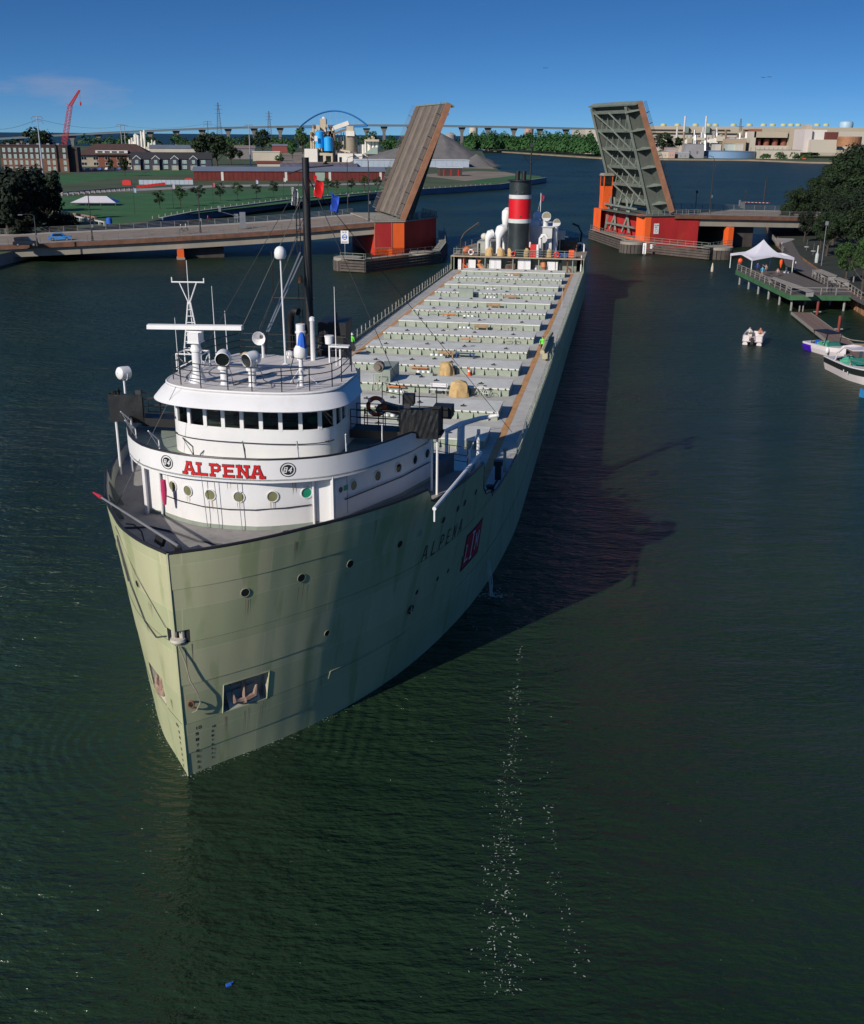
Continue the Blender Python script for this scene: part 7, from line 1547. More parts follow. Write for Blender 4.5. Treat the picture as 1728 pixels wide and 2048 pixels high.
# ================================================================== FAR INDUSTRY RIGHT OF CENTRE
def tankpx(u0,u1,vb,vt,m,label,z=1.6,dome=.15,Y=None,cat='tank'):
    p=atZ((u0+u1)/2,vb,z) if Y is None else atY((u0+u1)/2,vb,Y); h=hgt(p,(u0+u1)/2,vt)-z; r=(u1-u0)/2*p.y*1.06/2110
    e=empty('storage_tank',(p.x,p.y+r,z),0,label,cat); b=M(); b.lathe((0,0,0),[(r,0),(r,h*.97)],36); b.obj('shell',m,e,True); b=M(); b.lathe((0,0,h*.97),[(r*1.01,0),(r*1.01,h*.03),(r*.6,h*.03+r*dome*.6),(.02,h*.03+r*dome)],36); b.obj('roof',m,e,True)
    return e
tankpx(939,954,290,251,mat('tank_white',(.5,.46,.38),.7,var=.08),'pale cylindrical tower tank rising above the far wood',Y=2300); tankpx(1050,1066,285,257,mat('tank_tan',(.45,.28,.2),.7,var=.08),'tan round tank standing above the far wood',Y=2300)
tankpx(890,910,290,270,mat('tank_grey',(.3,.28,.27),.7,var=.08),'grey domed tank just right of the raised left leaf',Y=1100,dome=.5)
tankpx(1410,1521,317,303,mat('tank_blue',(.16,.27,.42),.5,var=.08),'wide low blue tank on the factory shore',dome=.02)
BOXT=[]
def fbox(u0,u1,vb,vt,Y,dep,m,name,e,o):
    p=atY(u0,vb,Y);q=atY(u1,vb,Y);t=atY(u0,vt,Y); b=M(); b.bb(p.x-o.x,q.x-o.x,Y-o.y,Y-o.y+dep,max(0,p.z-1.6),t.z-1.6); return b.obj(name,m,e)
o=Vector((atY(1450,300,1550).x,1550,1.6)); e=empty('factory',o,0,'very long pale tan paper mill with rows of roof ventilators on the right horizon','factory')
MILL=mat('mill_cladding',(.42,.36,.27),.85,var=.05,scale=.02); MILL2=mat('mill_cladding_light',(.50,.45,.37),.85,var=.05,scale=.02); MDK=mat('mill_recess_shade',(.05,.03,.025),.9,var=.2)
fbox(1292,1800,312,252,1550,180,MILL,'main_hall',e,o); fbox(1168,1295,312,259,1560,150,MILL2,'west_hall',e,o); fbox(1292,1486,312,266,1500,40,MILL2,'front_hall',e,o)
for u0,u1,v in ((1292,1382,258.5),(1412,1460,259),(1484,1505,259)): fbox(u0,u1,v+1.6,v,1548,2,MDK,'shaded_gap_strip',e,o)  # strips for the recessed wall gaps, shade put into their dark colour
for u0,u1,v in ((1292,1482,265.2),): fbox(u0,u1,v+1.6,v,1498,2,MDK,'shaded_gap_strip',e,o)
for u in (1327,1355,1391,1417,1431,1467,1499,1527,1545,1567,1582,1596,1634,1652):
    q=atY(u,251,1570); b=M(); b.lathe((q.x-o.x,20,q.z-o.z-1),[(4.2,0),(4.2,1.5),(3.4,3.4),(.1,3.8)],12); b.obj('roof_ventilator',mat('ventilator_yellow_green',(.45,.44,.22),.7,var=.1),e)
for u in (1374,1416): fbox(u-3,u+3,266,253,1545,4,mat('mill_green_panel',(.16,.22,.18),.8,var=.1),'green_panel',e,o)
for u,vt,c in ((1366,232,(.5,.46,.4)),(1408,232,(.6,.6,.62)),(1352,254,(.45,.4,.33)),(1404,254,(.4,.33,.28)),(1431,255,(.45,.4,.33))):
    q=atY(u,290,1480); t=atY(u+(1.6 if vt<240 else 0),vt,1480); h=t.z-1.6; st=empty('chimney',(q.x,1480,1.6),0,'%s mill chimney at %s'%('tall' if vt<240 else 'short thin',{1366:'left of the pair',1408:'right of the pair',1352:'far left of the chimneys',1404:'close left of the pale tall one',1431:'far right of the chimneys'}[u]),'chimney'); b=M(); b.cyl((0,0,0),(0,0,h*.6),1.6,1.4,n=10); b.obj('lower_stack',mat('stack_brown',(.3,.22,.17),.8,var=.1) if u==1366 else mat('stack_pale',(.55,.53,.5),.7,var=.06),st); b=M(); b.cyl((0,0,h*.6),(0,0,h),1.4,1.3,n=10); b.obj('upper_stack',mat('stack_pale',(.55,.53,.5)),st)
o=Vector((atY(1540,300,1400).x,1400,1.6)); e=empty('mill_silo_house',o,0,'tan mill block with four brown silos behind a dark opening','factory')
fbox(1497,1508,312,263,1400,60,MILL2,'left_pier',e,o); fbox(1575,1606,312,262,1400,60,MILL,'right_wall',e,o); fbox(1508,1575,275,263,1400,60,MILL,'lintel',e,o); fbox(1508,1575,312,291,1400,60,MILL2,'base_wall',e,o); fbox(1508,1575,291,275,1425,5,MDK,'dark_back',e,o); fbox(1505,1524,264,258,1410,20,mat('red_brown_roof_hut',(.25,.09,.06),.8,var=.1),'roof_hut',e,o)
for i in range(4): q=atY(1515+17*i,291,1410); t=atY(1515,276,1410); b=M(); b.lathe((q.x-o.x,10,q.z-o.z),[(3.6,0),(3.6,t.z-q.z-1.5),(.1,t.z-q.z)],14); b.obj('brown_silo',mat('silo_brown',(.22,.07,.045),.7,var=.15),e)
for i in range(12): q=atY(1501+9*i,308,1398); t=atY(1501,294,1398); b=M(); b.bb(q.x-o.x-.2,q.x-o.x+.2,-.6,0,q.z-o.z,t.z-o.z); b.obj('wall_pilaster',MILL,e)
o=Vector((atY(1640,300,1350).x,1350,1.6)); e=empty('mill_annex',o,0,'white and tan mill annexes with dark red box and brown round tank at far right','factory')
fbox(1605,1620,305,258.5,1350,40,mat('annex_pink_white',(.60,.53,.50),.8,var=.05),'corner_tower',e,o); fbox(1620,1652,280,259.5,1355,40,OFFW,'upper_block',e,o); fbox(1620,1672,305,279,1340,40,MILL2,'lower_block',e,o); fbox(1650,1675,282,264,1350,20,mat('dark_red_box',(.12,.03,.025),.8,var=.1),'red_box',e,o); fbox(1612,1624,259,249,1370,20,MILL,'roof_house',e,o); fbox(1674,1735,300,263,1390,40,MILL2,'end_hall',e,o)
q=atY(1697,293,1330); t=atY(1697,273,1330); b=M(); r=22*1330/2110; b.lathe((q.x-o.x,-20,q.z-o.z),[(r,0),(r,t.z-q.z-1),(r*.98,t.z-q.z)],26); b.obj('brown_tank',mat('tank_brown',(.32,.15,.07),.7,var=.3,scale=.2),e)
for i,(u0,u1,vb,vt,Y,m,nm) in enumerate([(1320,1336,316,303,1280,CREAM,'small cream shore building farthest left'),(1338,1349,316,302,1275,mat('peach_wall',(.5,.33,.27),.8,var=.06),'small peach shore building'),(1334,1356,304,295,1345,mat('pink_wall',(.4,.28,.25),.8,var=.06),'pinkish flat roofed building above the shore'),(1356,1378,316,305,1280,mat('grey_wall',(.3,.29,.29),.8,var=.06),'grey shore building with pale doors'),(1371,1408,305,288,1290,mat('corrugated_grey',(.27,.26,.27),.7,var=.1,scale=.1),'grey corrugated shed with blue skylit roof'),(1288,1320,296,277,1435,OFFW,'white low hall left of the dark trees'),(1365,1440,285,276,1505,OFFW,'long white low hall below the mill'),(1398,1452,296,282,1435,OFFW,'white hall below the pair of chimneys'),(1458,1498,284,275,1435,mat('red_strip_wall',(.5,.06,.03),.7,var=.08),'bright red roofed hall beside the silo house'),(1430,1442,298,289,1345,CREAM,'cream box building behind the blue tank'),(1455,1470,300,288,1340,mat('mint_wall',(.42,.46,.40),.8,var=.06),'mint grey building behind the blue tank'),(1472,1486,300,288,1335,CREAM,'cream gabled building behind the right of the blue tank'),(1520,1600,312,300,1290,CREAM,'low cream wall range right of the blue tank'),(1452,1492,286,278,1395,mat('tan_hall',(.4,.3,.2),.8,var=.08),'tan hall with pipework behind the blue tank')]):
    p=atY(u0,vb,Y);q=atY(u1,vb,Y);t=atY(u0,vt,Y); zb=max(1.6,p.z if p.z<3 else 1.6); e=empty('mill_outbuilding',(p.x,Y,1.6),0,nm,'building','mill outbuildings'); b=M(); L=q.x-p.x; h=t.z-1.6; b.bb(0,L,0,18,0,h); b.obj('wall',m,e); b=M(); b.bb(-.3,L+.3,-.3,18.3,h,h+.4); b.obj('roof',mat('pale_roof') if i%2 else STEEL,e)
    for k in range(2): b=M(); b.bb(L*(.2+.4*k),L*(.28+.4*k),-.06,0,h*.3,h*.5); b.obj('window',mat('grey_pane',(.12,.13,.14),.3,var=.2),e)
# pipework and small process gear along the mill front
random.seed(31); o=Vector((atY(1420,300,1420).x,1420,1.6)); e=empty('mill_pipework',o,0,'tangle of ducts, tanks and pipes in front of the mill','pipework')
for i in range(46):
    u=random.uniform(1372,1498); vb=random.uniform(276,284); q=atY(u,vb,1420); 
    if random.random()<.5: b=M(); b.cyl((q.x-o.x,random.uniform(-10,10),0),(q.x-o.x,0,q.z-o.z+random.uniform(2,12)),random.uniform(.7,2.4),n=8); b.obj('duct',random.choice((CEMW,TANW,STEEL,mat('brown_duct'))),e)
    else: b=M(); b.box((q.x-o.x,random.uniform(-8,8),q.z-o.z),(random.uniform(4,12),4,random.uniform(2,6))); b.obj('plant_box',random.choice((CEMW,TANW,CREAM,mat('grey_wall'))),e)
# water tower
p=atY(1689,275,1900); e=empty('water_tower',(p.x,1900,1.6),0,'pale blue water tower bulb above the mill roofs at far right','water tower'); h=hgt(p,1689,241)-1.6
b=M(); b.lathe((0,0,h-19),[(3,0),(8,2.5),(11.2,6)],20); b.obj('lower_bowl',BLUEF,e,True); b=M(); b.lathe((0,0,h-19),[(11.2,6),(11.6,14),(10,17),(5,18.6),(.1,19)],20); b.obj('bulb',mat('tower_pale_blue',(.35,.5,.62),.5,var=.05),e,True); b=M(); b.cyl((0,0,0),(0,0,h-18),3.2,3.0,n=12); b.obj('stem',mat('tower_pale_blue'),e)
# distant green container and gate on the right shore
for u,v,c,nm in ((1577,314,(.12,.4,.2),'green'),(1606,315,(.5,.1,.05),'red')):
    p=atZ(u,v+3,1.6); b=M(); b.bb(-3,3,-1.2,1.2,0,2.8); b.bb(-3.05,-2.95,-1.25,1.25,0,2.9); q=b.obj('container',mat('container_'+nm,c,.7,var=.1),None,False,p); tag(q,'%s container on the dark shore before the mill'%nm,'container')
# ================================================================== RIGHT BANK: boardwalk, tent, dock, boats
PLK=mat('boardwalk_plank',(.10,.085,.075),.9,var=.25,scale=1.2); PLKL=mat('pale_timber_rail',(.26,.235,.21),.9,var=.2,scale=1.5); GRNB=mat('green_fascia_paint',(.045,.13,.055),.7,var=.25,scale=.8); PILE=mat('pile_grey',(.26,.26,.25),.8,var=.2)
q6=lambda x,y:(1400+x*.18981,440+y*.18981)
DZ=2.4
c0=[atZ(*q6(x,y),DZ) for x,y in ((380,530),(955,795),(1340,790),(1180,640),(900,560),(820,330))]
A0=atZ(*q6(385,528),DZ); A1=atZ(*q6(955,790),DZ); A2=atZ(*q6(1340,785),DZ)
ax=(A1-A0); an_=math.atan2(ax.y,ax.x); AL=ax.length; ay=Vector((-math.sin(an_),math.cos(an_),0))
wdt=(A2-A1).dot(ay)
if wdt<5: wdt=11
e=empty('boardwalk_deck',A0,an_,'timber river deck on piles with railing carrying the white tent','deck')
WD=max(9.,wdt)
n=int(AL/.42)
pm=M(); pm.bb(.02,.40,0,WD,-.12,0); PM=pm.mesh('plank',PLK)
for i in range(n): meshobj(PM,'plank',e,(AL*i/n,0,0))
b=M(); b.bb(-.1,AL+.1,-.12,0,-.75,-.02); b.obj('edge_fascia',GRNB,e); b=M(); b.bb(AL,AL+.12,0,WD,-.75,-.02); b.obj('edge_fascia',GRNB,e)
b=M(); b.bb(.1,AL-.1,.1,WD-.1,-.5,-.13); b.obj('joist_frame',TIMB,e)
for i in range(6):
    for y in (.5,WD*.5,WD-.6):
        b=M(); b.cyl((AL*(.03+.19*i),y,-5),(AL*(.03+.19*i),y,-.5),.17,n=8); b.obj('pile',PILE,e)
k=11
for i in range(k):
    b=M(); x=AL*i/k; b.bb(x-.05,x+.05,.05,.15,0,1.1); b.beam((x,.1,1.08),(x+AL/k,.1,1.08),.1,.08); b.beam((x,.1,.75),(x+AL/k,.1,.75),.04,.04); b.beam((x,.1,.4),(x+AL/k,.1,.4),.04,.04); b.obj('railing_panel',PLKL,e)
for i in range(4):
    b=M(); y=WD*i/4; b.bb(AL-.15,AL-.05,y-.05,y+.05,0,1.1); b.beam((AL-.1,y,1.08),(AL-.1,y+WD/4,1.08),.1,.08); b.beam((AL-.1,y,.6),(AL-.1,y+WD/4,.6),.04,.05); b.obj('railing_panel',PILE,e)
# benches / slanted counters
def slab(u0,v0,u1,v1,z,wd,label):
    p,q=atZ(u0,v0,z),atZ(u1,v1,z); d=q-p; e=empty('plank_bench',(p.x,p.y,z-.75),math.atan2(d.y,d.x),label,'bench','pale plank benches on the boardwalk'); L=d.length
    for i in range(3): b=M(); b.bb(0,L,wd*i/3+.02,wd*(i+1)/3-.02,.68+.06*i,.75+.06*i); b.obj('slat',PLKL,e)
    for x in (.2,L/2,L-.2): b=M(); b.bb(x-.05,x+.05,.1,wd-.1,0,.68); b.obj('leg',PILE,e)
slab(*q6(710,610),*q6(1120,755),DZ+.9,1.3,'long slanted plank counter along the deck railing below the tent')
slab(*q6(1190,525),*q6(1350,590),GL+.9,1.5,'upper pale plank bench on the shore boardwalk')
slab(*q6(1390,610),*q6(1495,650),GL+.9,1.3,'lower pale plank bench on the shore boardwalk')
# shore boardwalk strip and rails
sheet('shore_walk',[atZ(*q6(x,y),GL) for x,y in ((830,260),(960,210),(1080,420),(1500,700),(1728,830),(1728,900),(1330,690),(900,480))],GL+.008,PLK)
sheet('shore_path',[atZ(*q6(x,y),GL) for x,y in ((770,190),(980,195),(1000,205),(830,262))],GL+.012,CONC)
def rail_run(pts,z,h,label,m):
    P=[atZ(*q6(*p),z) for p in pts]; o=P[0]; e=empty('railing',o,0,label,'railing')
    for p,q in zip(P,P[1:]):
        nseg=max(1,int((q-p).length/2.2))
        for i in range(nseg):
            a=p.lerp(q,i/nseg)-o; c=p.lerp(q,(i+1)/nseg)-o; b=M(); b.bb(a.x-.05,a.x+.05,a.y-.05,a.y+.05,0,h); b.beam(a+Vector((0,0,h)),c+Vector((0,0,h)),.08,.08); b.beam(a+Vector((0,0,h*.5)),c+Vector((0,0,h*.5)),.05,.05); b.obj('rail_panel',m,e)
rail_run(((1180,600),(1340,700),(1330,795)),GL,1.2,'pale railing round the landing end of the deck',PLKL)
rail_run(((1380,690),(1560,740),(1728,860)),GL,1.1,'grey timber railing above the rusty retaining wall',PLKL)
rail_run(((760,205),(830,290),(880,350)),GL,1.1,'pale railing behind the white tent toward the bridge',PLKL)
# rusty sheet pile wall pieces
wp=[Vector((63.4,140,0)),Vector((63.4,156,0)),Vector((65.5,171,0)),Vector((69.5,194,0))]
e=empty('retaining_wall',(wp[0].x,wp[0].y,0),0,'rusty corrugated sheet pile wall at the right water edge','wall'); o=wp[0]
for p,q in zip(wp,wp[1:]):
    n=int((q-p).length/.7)
    for i in range(n):
        a=p.lerp(q,i/n)-o; c=p.lerp(q,(i+1)/n)-o; d=(c-a).normalized(); nn=Vector((-d.y,d.x,0))*(.18 if i%2 else .02); b=M(); b.beam(a+nn*1.5+Vector((0,0,.9)),c+nn*1.5+Vector((0,0,.9)),.2,2.7); b.obj('sheet_pile',SHEETP,e)
# tent
T0=[atZ(*q6(x,y),DZ) for x,y in ((515,540),(900,560))]
pT=atZ(*q6(640,545),DZ)
e=empty('event_tent',(pT.x+.6,pT.y+2.3,DZ),R(12),'white peaked marquee tent on the river deck at right','tent')
hw=4.0; zh=2.55; zp=hgt(pT+Vector((0,3.,0)),1400+672*.18981,440+200*.18981)-DZ
rows=[]
for i in range(13):
    t=i/12; rr=[]
    for j in range(32):
        a=2*PI*j/32; c,s_=math.cos(a),math.sin(a); k=hw/max(abs(c),abs(s_)); edge=1-abs(abs(c)-abs(s_))
        r=k*(1-t); z=zh+(zp-zh)*(t**2.3)+.25*(1-t)*(-(1-edge)*0)
        if t==0: z=zh+.35*(1-edge)**.7
        rr.append((r*c,r*s_,z))
    rows.append(rr)
b=M(); b.grid(rows,True); b.grid([[ (x,y,z-.45*(1 if True else 0)*(1-abs(abs(x)-abs(y))/hw*.6)) for x,y,z in rows[0]],rows[0]],True); b.obj('canopy',mat('tent_lilac_white',(.62,.60,.66),.8,var=.05),e,True)
for x in (-hw+.1,hw-.1):
    for y in (-hw+.1,hw-.1):
        b=M(); b.cyl((x,y,0),(x,y,zh),.07,n=6); b.obj('pole',WHITE,e)
# lanterns / kayaks orange
p=atZ(*q6(425,430),DZ+1.9); e=empty('hanging_lantern',(p.x,p.y,DZ+1.9),0,'orange round lantern hung at the left corner of the deck tent','lantern'); b=M(); b.ell((0,0,0),.42,.3,.45,12,7); b.obj('globe',ORANGE,e,True); b=M(); b.cyl((0,0,.4),(0,0,.9),.02,n=4); b.obj('cord',CABLE,e)
p=atZ(*q6(855,455),DZ+1.9); b=M(); b.lathe((0,0,0),[(.02,-.95),(.16,-.55),(.3,0),(.28,.4),(.1,.55),(.02,.57)],10); o=b.obj('hanging_lantern',ORANGE,None,True,(p.x,p.y,DZ+2.0)); tag(o,'long orange pointed lantern hung at the right corner of the deck tent','lantern')
for x,y,c,l,pose,nm in ((650,600,(.06,.35,.55),(.35,.27,.2),'stand','light blue shirt and tan shorts at the deck railing'),(600,560,(.02,.05,.3),(.03,.03,.05),'stand','dark blue shirt left of the light blue one'),(688,575,(.35,.24,.2),(.15,.1,.1),'point','brown shirt with raised arm under the tent'),(815,590,(.5,.32,.3),(.1,.08,.1),'sit','pale pink shirt seated under the tent'),(412,515,(.45,.3,.28),(.1,.1,.1),'stand','pale red shirt at the left deck corner')):
    p=atZ(*q6(x,y),DZ); person((p.x,p.y,DZ),R(random.choice((20,160,200,-30))),'person in '+nm,c,l,None,1.72,pose)
for x,y,c,nm in ((860,270,(.5,.4,.4),'person in white top on the walk behind the tent'),(835,275,(.2,.05,.05),'person in dark red top on the walk behind the tent')):
    p=atZ(*q6(x,y+40),GL); person((p.x,p.y,GL),R(40),nm,c,(.03,.03,.04),None,1.72,'walk')
b=M(); p=atZ(*q6(905,558),DZ); b.bb(-.35,.35,-.3,.3,0,.2); b.cyl((0,0,.2),(0,0,1.0),.15,n=8); o=b.obj('tent_weight',WHITE,None,False,(p.x,p.y,DZ)); tag(o,'white tent ballast at the right pole of the deck tent','weight')
p=atZ(*q6(1000,525),DZ); b=M(); b.cyl((0,0,0),(0,0,1.3),.1,n=7); b.lathe((0,0,1.3),[(.1,0),(.14,.05),(.02,.15)],7); o=b.obj('white_bollard',WHITE,None,False,(p.x,p.y,DZ)); tag(o,'short white post standing alone right of the deck tent','bollard')
p=atZ(*q6(1225,450),GL); e=empty('covered_grill',p,0,'upright white wrapped post on the shore walk','post'); b=M(); b.lathe((0,0,0),[(.3,0),(.35,.5),(.32,1.6),(.12,1.9),(.1,3.2)],10); b.obj('wrap',mat('wrap_white',(.45,.47,.45),.8,var=.1),e,True)
pole(1400+1278*.18981,440+480*.18981,GL,8.0,'thin dark light pole on the shore walk above the benches',.08,STEEL)
for x,y,nm in ((1545,640,'left'),(1615,655,'middle'),(1708,690,'right')):
    p=atZ(*q6(x,y),GL); b=M(); b.cyl((0,0,0),(0,0,2.6),.12,.09,n=7); b.lathe((0,0,2.6),[(.09,0),(.13,.06),(.02,.16)],7); o=b.obj('pale_post',PLKL,None,False,(p.x,p.y,GL)); tag(o,'%s of three slim pale posts on the shore walk under the trees'%nm,'post')
for x,y,nm in ((1120,320,'left'),(1190,365,'right')):
    p=atZ(*q6(x,y),GL); e=empty('cafe_table',(p.x,p.y,GL),0,'%s small white round table on the shore walk behind the deck'%nm,'table'); b=M(); b.cyl((0,0,.7),(0,0,.75),.5,n=12); b.obj('top',WHITE,e); b=M(); b.cyl((0,0,0),(0,0,.7),.05,n=6); b.cyl((0,0,.75),(0,0,2.2),.03,n=5); b.obj('stem',STEEL,e)
# ---- floating dock
D0=atZ(*q6(965,968),.55); D1=atZ(*q6(1165,975),.55); D2=atZ(*q6(1728,1390),.55)
ax=(D2-D1); an_=math.atan2(ax.y,ax.x); L=ax.length*1.25; side=(D0-D1); ny=Vector((-math.sin(an_),math.cos(an_),0)); wd=side.dot(ny); 
e=empty('floating_dock',(D1.x,D1.y,.55),an_,'brown plank floating dock running to the right edge','dock'); s0,s1=(0,wd) if wd>0 else (wd,0)
pm=M(); pm.bb(.015,.235,s0,s1,-.06,0); PM2=pm.mesh('plank',mat('dock_plank',(.155,.105,.085),.9,var=.25,scale=1.5))
for i in range(int(L/.25)): meshobj(PM2,'plank',e,(.25*i,0,random.uniform(-.008,.008)))
for y in (s0-.1,s1): b=M(); b.bb(-.05,L,y,y+.1,-.35,.04); b.obj('edge_beam',PLKL,e)
b=M(); b.bb(0,L,s0+.1,s1-.1,-.8,-.07); b.obj('float',TIMB,e)
RP=mat('rust_red_pile',(.2,.035,.025),.7,var=.25)
for x,y,yt,nm in ((1230,1000,860,'far'),(1455,1185,1010,'near')):
    p=atZ(*q6(x,y),0); h=hgt(p,1400+x*.18981,440+yt*.18981); e=empty('mooring_pile',(p.x,p.y,-1),0,'%s rust red mooring pile beside the floating dock'%nm,'pile'); b=M(); b.cyl((0,0,0),(0,0,h+1),.2,n=10); b.obj('pile',RP,e,True); b=M(); b.bb(-.55,.55,-.1,.1,1.4,1.55); b.obj('guide_bracket',PILE,e)
for x,nm in ((1045,'left'),(1082,'right')):
    p=atZ(*q6(x,965),.55); b=M(); b.cyl((0,0,0),(0,0,.75),.1,n=8); b.lathe((0,0,.75),[(.1,0),(.12,.05),(.02,.13)],8); o=b.obj('dock_post',PLKL,None,True,(p.x,p.y,.55)); tag(o,'%s of two short pale posts at the far end of the floating dock'%nm,'post')
a=atZ(*q6(1480,1225),.8); c=atZ(*q6(1728,1280),.8); b=M(); b.tube([a,a.lerp(c,.5)+Vector((0,0,-.15)),c],.05,5); o=b.obj('mooring_rope',ROPE); tag(o,'pale rope stretched from the dock pile to the right edge','rope')
p=atZ(*q6(1600,1300),.6); e=empty('side_dock',p,an_,'tan side float lying against the dock at the right edge','dock')
for i in range(10): b=M(); b.bb(.0+.5*i,.46+.5*i,0,2.2,-.3,0); b.obj('plank',WOODTAN,e)
# ---- boats
def hullmesh(L,W,H,bow=.55,n=13,z0=-.15,sheer=.25):
    rows=[]
    for i in range(n):
        t=i/(n-1); w_=W/2*(1 if t<bow else max(.02,(1-((t-bow)/(1-bow))**2.2))); k=.78 if t<bow else .78-.5*((t-bow)/(1-bow)); x=-L/2+L*t; zz=H+sheer*t*t
        rows.append([(x,-w_*k,z0),(x+.0,-w_*.97,zz*.55),(x,-w_,zz),(x,w_,zz),(x,w_*.97,zz*.55),(x,w_*k,z0)])
    return rows
def runabout(p,rz,label,base,stripe,L,W,H,bands):
    e=empty('motor_boat',p,rz,label,'boat','boats at the right bank'); rows=hullmesh(L,W,H)
    b=M(); b.grid([[r[0],r[1]] for r in rows]); b.grid([[r[5],r[4]] for r in rows]); b.add([rows[0][j] for j in range(6)],[(5,4,3,2,1,0)]); b.obj('lower_hull',base,e,True)
    b=M(); b.grid([[r[1],r[2]] for r in rows]); b.grid([[r[4],r[3]] for r in rows]); b.obj('upper_hull',stripe,e,True)
    # deck with a sunk cockpit
    dk=M(); ck=[]
    for i,r in enumerate(rows):
        t=i/(len(rows)-1); x=r[2][0]; w_=r[3][1]; c=w_*.74 if .12<t<.62 else .0
        ck.append((x,w_,c,r[2][2]))
    for (x0,w0,c0_,z0),(x1,w1,c1,z1) in zip(ck,ck[1:]):
        for s in (1,-1): dk.add([(x0,s*w0,z0),(x1,s*w1,z1),(x1,s*c1,z1+.03),(x0,s*c0_,z0+.03)],[(0,1,2,3)])
    dk.obj('deck',mat('boat_gelcoat',(.66,.63,.62),.25,var=.04),e)
    b=M(); b.bb(-L*.38,L*.12,-W*.37,W*.37,H*.35,H*.4); b.obj('cockpit_floor',mat('boat_floor',(.3,.28,.27),.7,var=.1),e)
    return e,rows
WB=mat('boat_white',(.68,.62,.62),.25,var=.04); BB_=mat('boat_black',(.015,.02,.02),.2,var=.1); PURP=mat('boat_purple',(.06,.01,.42),.25,var=.1); MINT=mat('mint_seat',(.10,.42,.28),.5,var=.15)
# purple and white wake boat
pa,pb_=atZ(*q6(1125,1372),0),atZ(*q6(1440,1470),0); d=pb_-pa; c=(pa+pb_)/2
e,rows=runabout((c.x+.9,c.y+.6,0),math.atan2(d.y,d.x),'white and purple wake boat with black canopy tied to the dock',WB,WB,6.8,2.4,1.0,0)
b=M(); r=rows; b.grid([[ (x,y*1.01-.012,z) for x,y,z in (q[0],q[1])] for q in rows[0:4]]); b.grid([[ (x,y*1.01,z+.0) for x,y,z in (q[1],((q[1][0]+q[2][0])/2,(q[1][1]+q[2][1])/2,(q[1][2]+q[2][2])/2))] for q in rows[0:4]]); b.obj('purple_flash',PURP,e,True)
b=M(); b.bb(-1.9,1.0,-1.0,1.0,2.55,2.65); b.obj('canopy',BLACK,e); b=M()
for x in (-1.6,.9):
    for y in (-1.05,1.05): b.cyl((x-.3,y,1.0),(x,y*.95,2.55),.05,n=5)
b.obj('tower_frame',BLACK,e)
for x,y,m in ((-1.9,0,BLUEF),(-1.0,.6,MINT),(-.6,-.6,MINT),(.4,.55,BLUEF),(.9,-.5,MINT)): b=M(); b.box((x,y,.85),(.6,.6,.5)); b.box((x-.25,y,1.15),(.14,.6,.4)); b.obj('seat',m,e)
b=M(); b.add([(1.15,-.95,1.1),(1.15,.95,1.1),(.85,.85,1.55),(.85,-.85,1.55)],[(0,1,2,3)]); b.obj('windscreen',mat('green_tint_glass',(.03,.16,.12),.08,var=.2),e)
b=M(); b.ell((1.6,-1.25,.75),.22,.22,.4,10,6); b.obj('fender',WHITE,e,True)
# black and white cruiser
pa,pb_=atZ(*q6(1290,1560),0),atZ(*q6(1690,1765),0); d=pb_-pa; c=pa+d*.62
e,rows=runabout((c.x+1.3,c.y+.9,0),math.atan2(d.y,d.x),'white cruiser with black hull band and arched radar bar at the right edge',WB,BB_,9.6,3.1,1.45,0)
b=M(); b.tube([q[2] for q in rows],.07,6); b.tube([q[3] for q in rows],.07,6); b.obj('rub_rail',WB,e,True)
b=M(); b.tube([(-2.2,-1.35,1.5),(-1.9,-1.3,2.5),(-1.5,-1.0,3.1),(-1.35,0,3.25),(-1.5,1.0,3.1),(-1.9,1.3,2.5),(-2.2,1.35,1.5)],.16,8); b.bb(-1.6,.9,-1.0,1.0,3.1,3.2); b.obj('radar_arch',WB,e,True)
for x,y in ((-2.6,.0),(-1.2,.8),(-1.1,-.8),(-3.0,.8)): b=M(); b.box((x,y,1.2),(.8,.8,.6)); b.box((x-.3,y,1.55),(.16,.8,.4)); b.obj('seat',MINT,e)
b=M(); b.add([(1.1,-1.1,1.65),(1.1,1.1,1.65),(.5,1.0,2.3),(.5,-1.0,2.3)],[(0,1,2,3)]); b.obj('windscreen',mat('green_tint_glass'),e)
b=M()
for s in (1,-1): b.tube([(1.0,s*1.3,1.7),(1.0,s*1.3,2.2),(2.6,s*1.05,2.35),(4.2,s*.45,2.4),(4.5,0,2.4)],.025,5)
b.obj('bow_rail',STEEL,e)
for x in (.6,1.6): b=M(); disc(b,(x,-1.55,.95),(0,-1,0),.14,10,.03); b.obj('porthole',WHITE,e)
p=e.matrix_world.translation
person((c.x+.9,c.y+1.2,.6),R(40),'person in pale pink shirt sitting in the black banded cruiser',(.5,.3,.3),(.1,.1,.3),None,1.7,'sit')
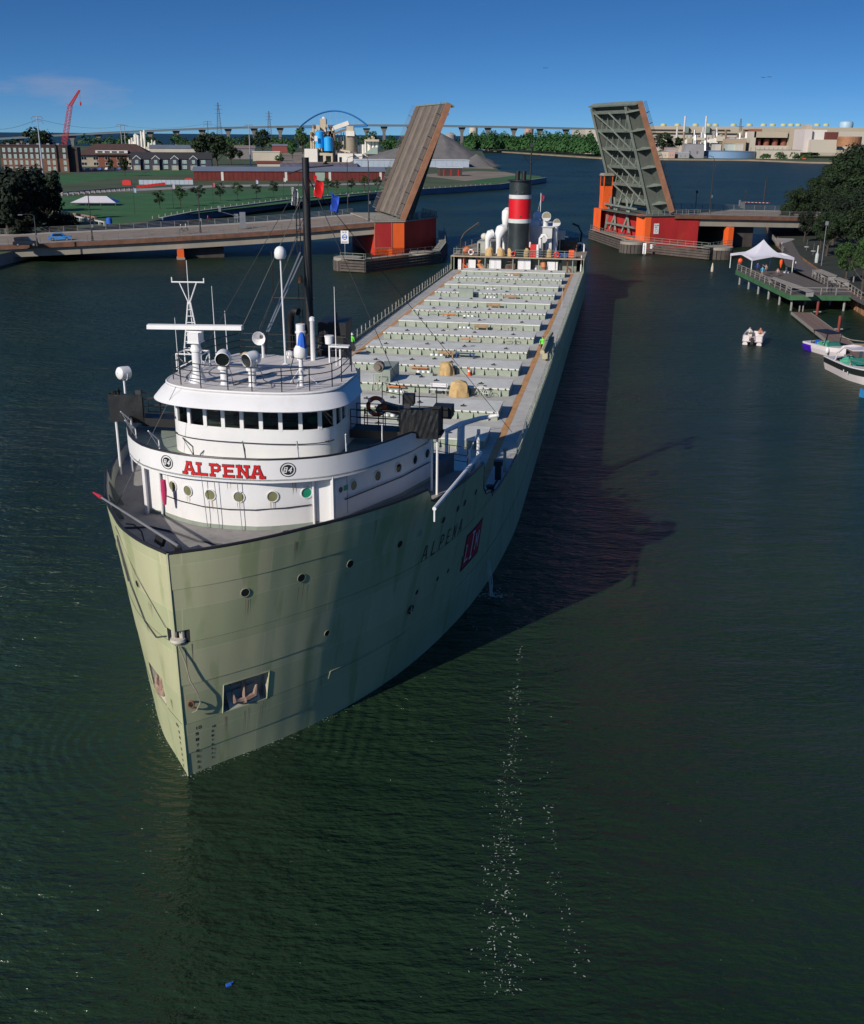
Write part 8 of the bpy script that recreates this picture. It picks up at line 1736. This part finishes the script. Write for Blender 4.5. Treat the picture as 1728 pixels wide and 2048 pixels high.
# pontoon boat under way
p=atZ(*q6(565,1290),0); e=empty('pontoon_boat',(p.x,p.y,0),R(68),'small white pontoon boat under way on open water at right','boat')
for y in (-.85,.85): b=M(); b.tube([(-2.1,y,.1),(1.7,y,.1),(2.2,y,.2),(2.5,y,.45)],.33,8,rs=[.32,.33,.25,.08]); b.obj('pontoon',WB,e,True)
b=M(); b.bb(-2.2,2.0,-1.2,1.2,.42,.52); b.obj('deck',mat('pale_deck',(.5,.42,.4),.6,var=.1),e)
for x0,x1,y0,y1 in ((-2.1,1.9,-1.2,-1.1),(-2.1,1.9,1.1,1.2),(1.85,1.95,-1.2,1.2),(-2.1,-2.0,-1.2,-.4),(-2.1,-2.0,.4,1.2)): b=M(); b.bb(x0,x1,y0,y1,.52,1.15); b.obj('side_panel',WB,e)
for x,y in ((-1.6,-.8),(-1.6,.8),(1.3,-.7),(1.3,.7)): b=M(); b.box((x,y,.72),(.7,.6,.35)); b.box((x-.25,y,1.0),(.14,.6,.4)); b.obj('seat',mat('cream_seat',(.55,.5,.42),.6,var=.06),e)
b=M(); b.box((-2.35,0,.55),(.4,.35,.8)); b.obj('outboard_motor',BLACK,e)
cs,sn_=math.cos(R(68)),math.sin(R(68))
for (x,y),tp,nm in (((.9,-.6),(.45,.15,.1),'person in rusty red shirt sitting at left in the pontoon boat'),((.8,.7),(.6,.58,.55),'person in white shirt sitting at right in the pontoon boat')):
    person((p.x+x*cs-y*sn_,p.y+x*sn_+y*cs,.52),R(158),nm,tp,(.08,.07,.08),None,1.65,'sit')
# blue scooter nose at the very right edge
p=atZ(1724,796,0); b=M(); rows=hullmesh(2.6,1.0,.6); b.grid([[q for q in r] for r in rows],False); b.box((-.2,0,.75),(1.2,.4,.4)); o=b.obj('water_scooter',mat('scooter_blue',(.03,.2,.45),.3,var=.1),None,True,(p.x+.9,p.y-.3,0),R(140)); tag(o,'blue water scooter cut off by the right edge below the cruiser','water scooter')
# gulls
for u,v,nm in ((1527,155,'left'),(1539,154,'right'),(1091,136,'single distant')):
    q=atY(u,v,400); b=M(); b.add([(0,-.2,0),(0,.25,.03),(.55,.05,.16),(1.05,.1,.02),(-.55,.05,.16),(-1.05,.1,.02)],[(0,2,1),(2,3,1),(0,1,4),(4,1,5)]); b.ell((0,0,0),.12,.32,.1,8,5); o=b.obj('gull',DARK,None,False,q,R(15)); tag(o,('%s of two dark gulls gliding in the sky at upper right'%nm) if nm!='single distant' else 'single distant gull in the sky above the ship funnel','bird')
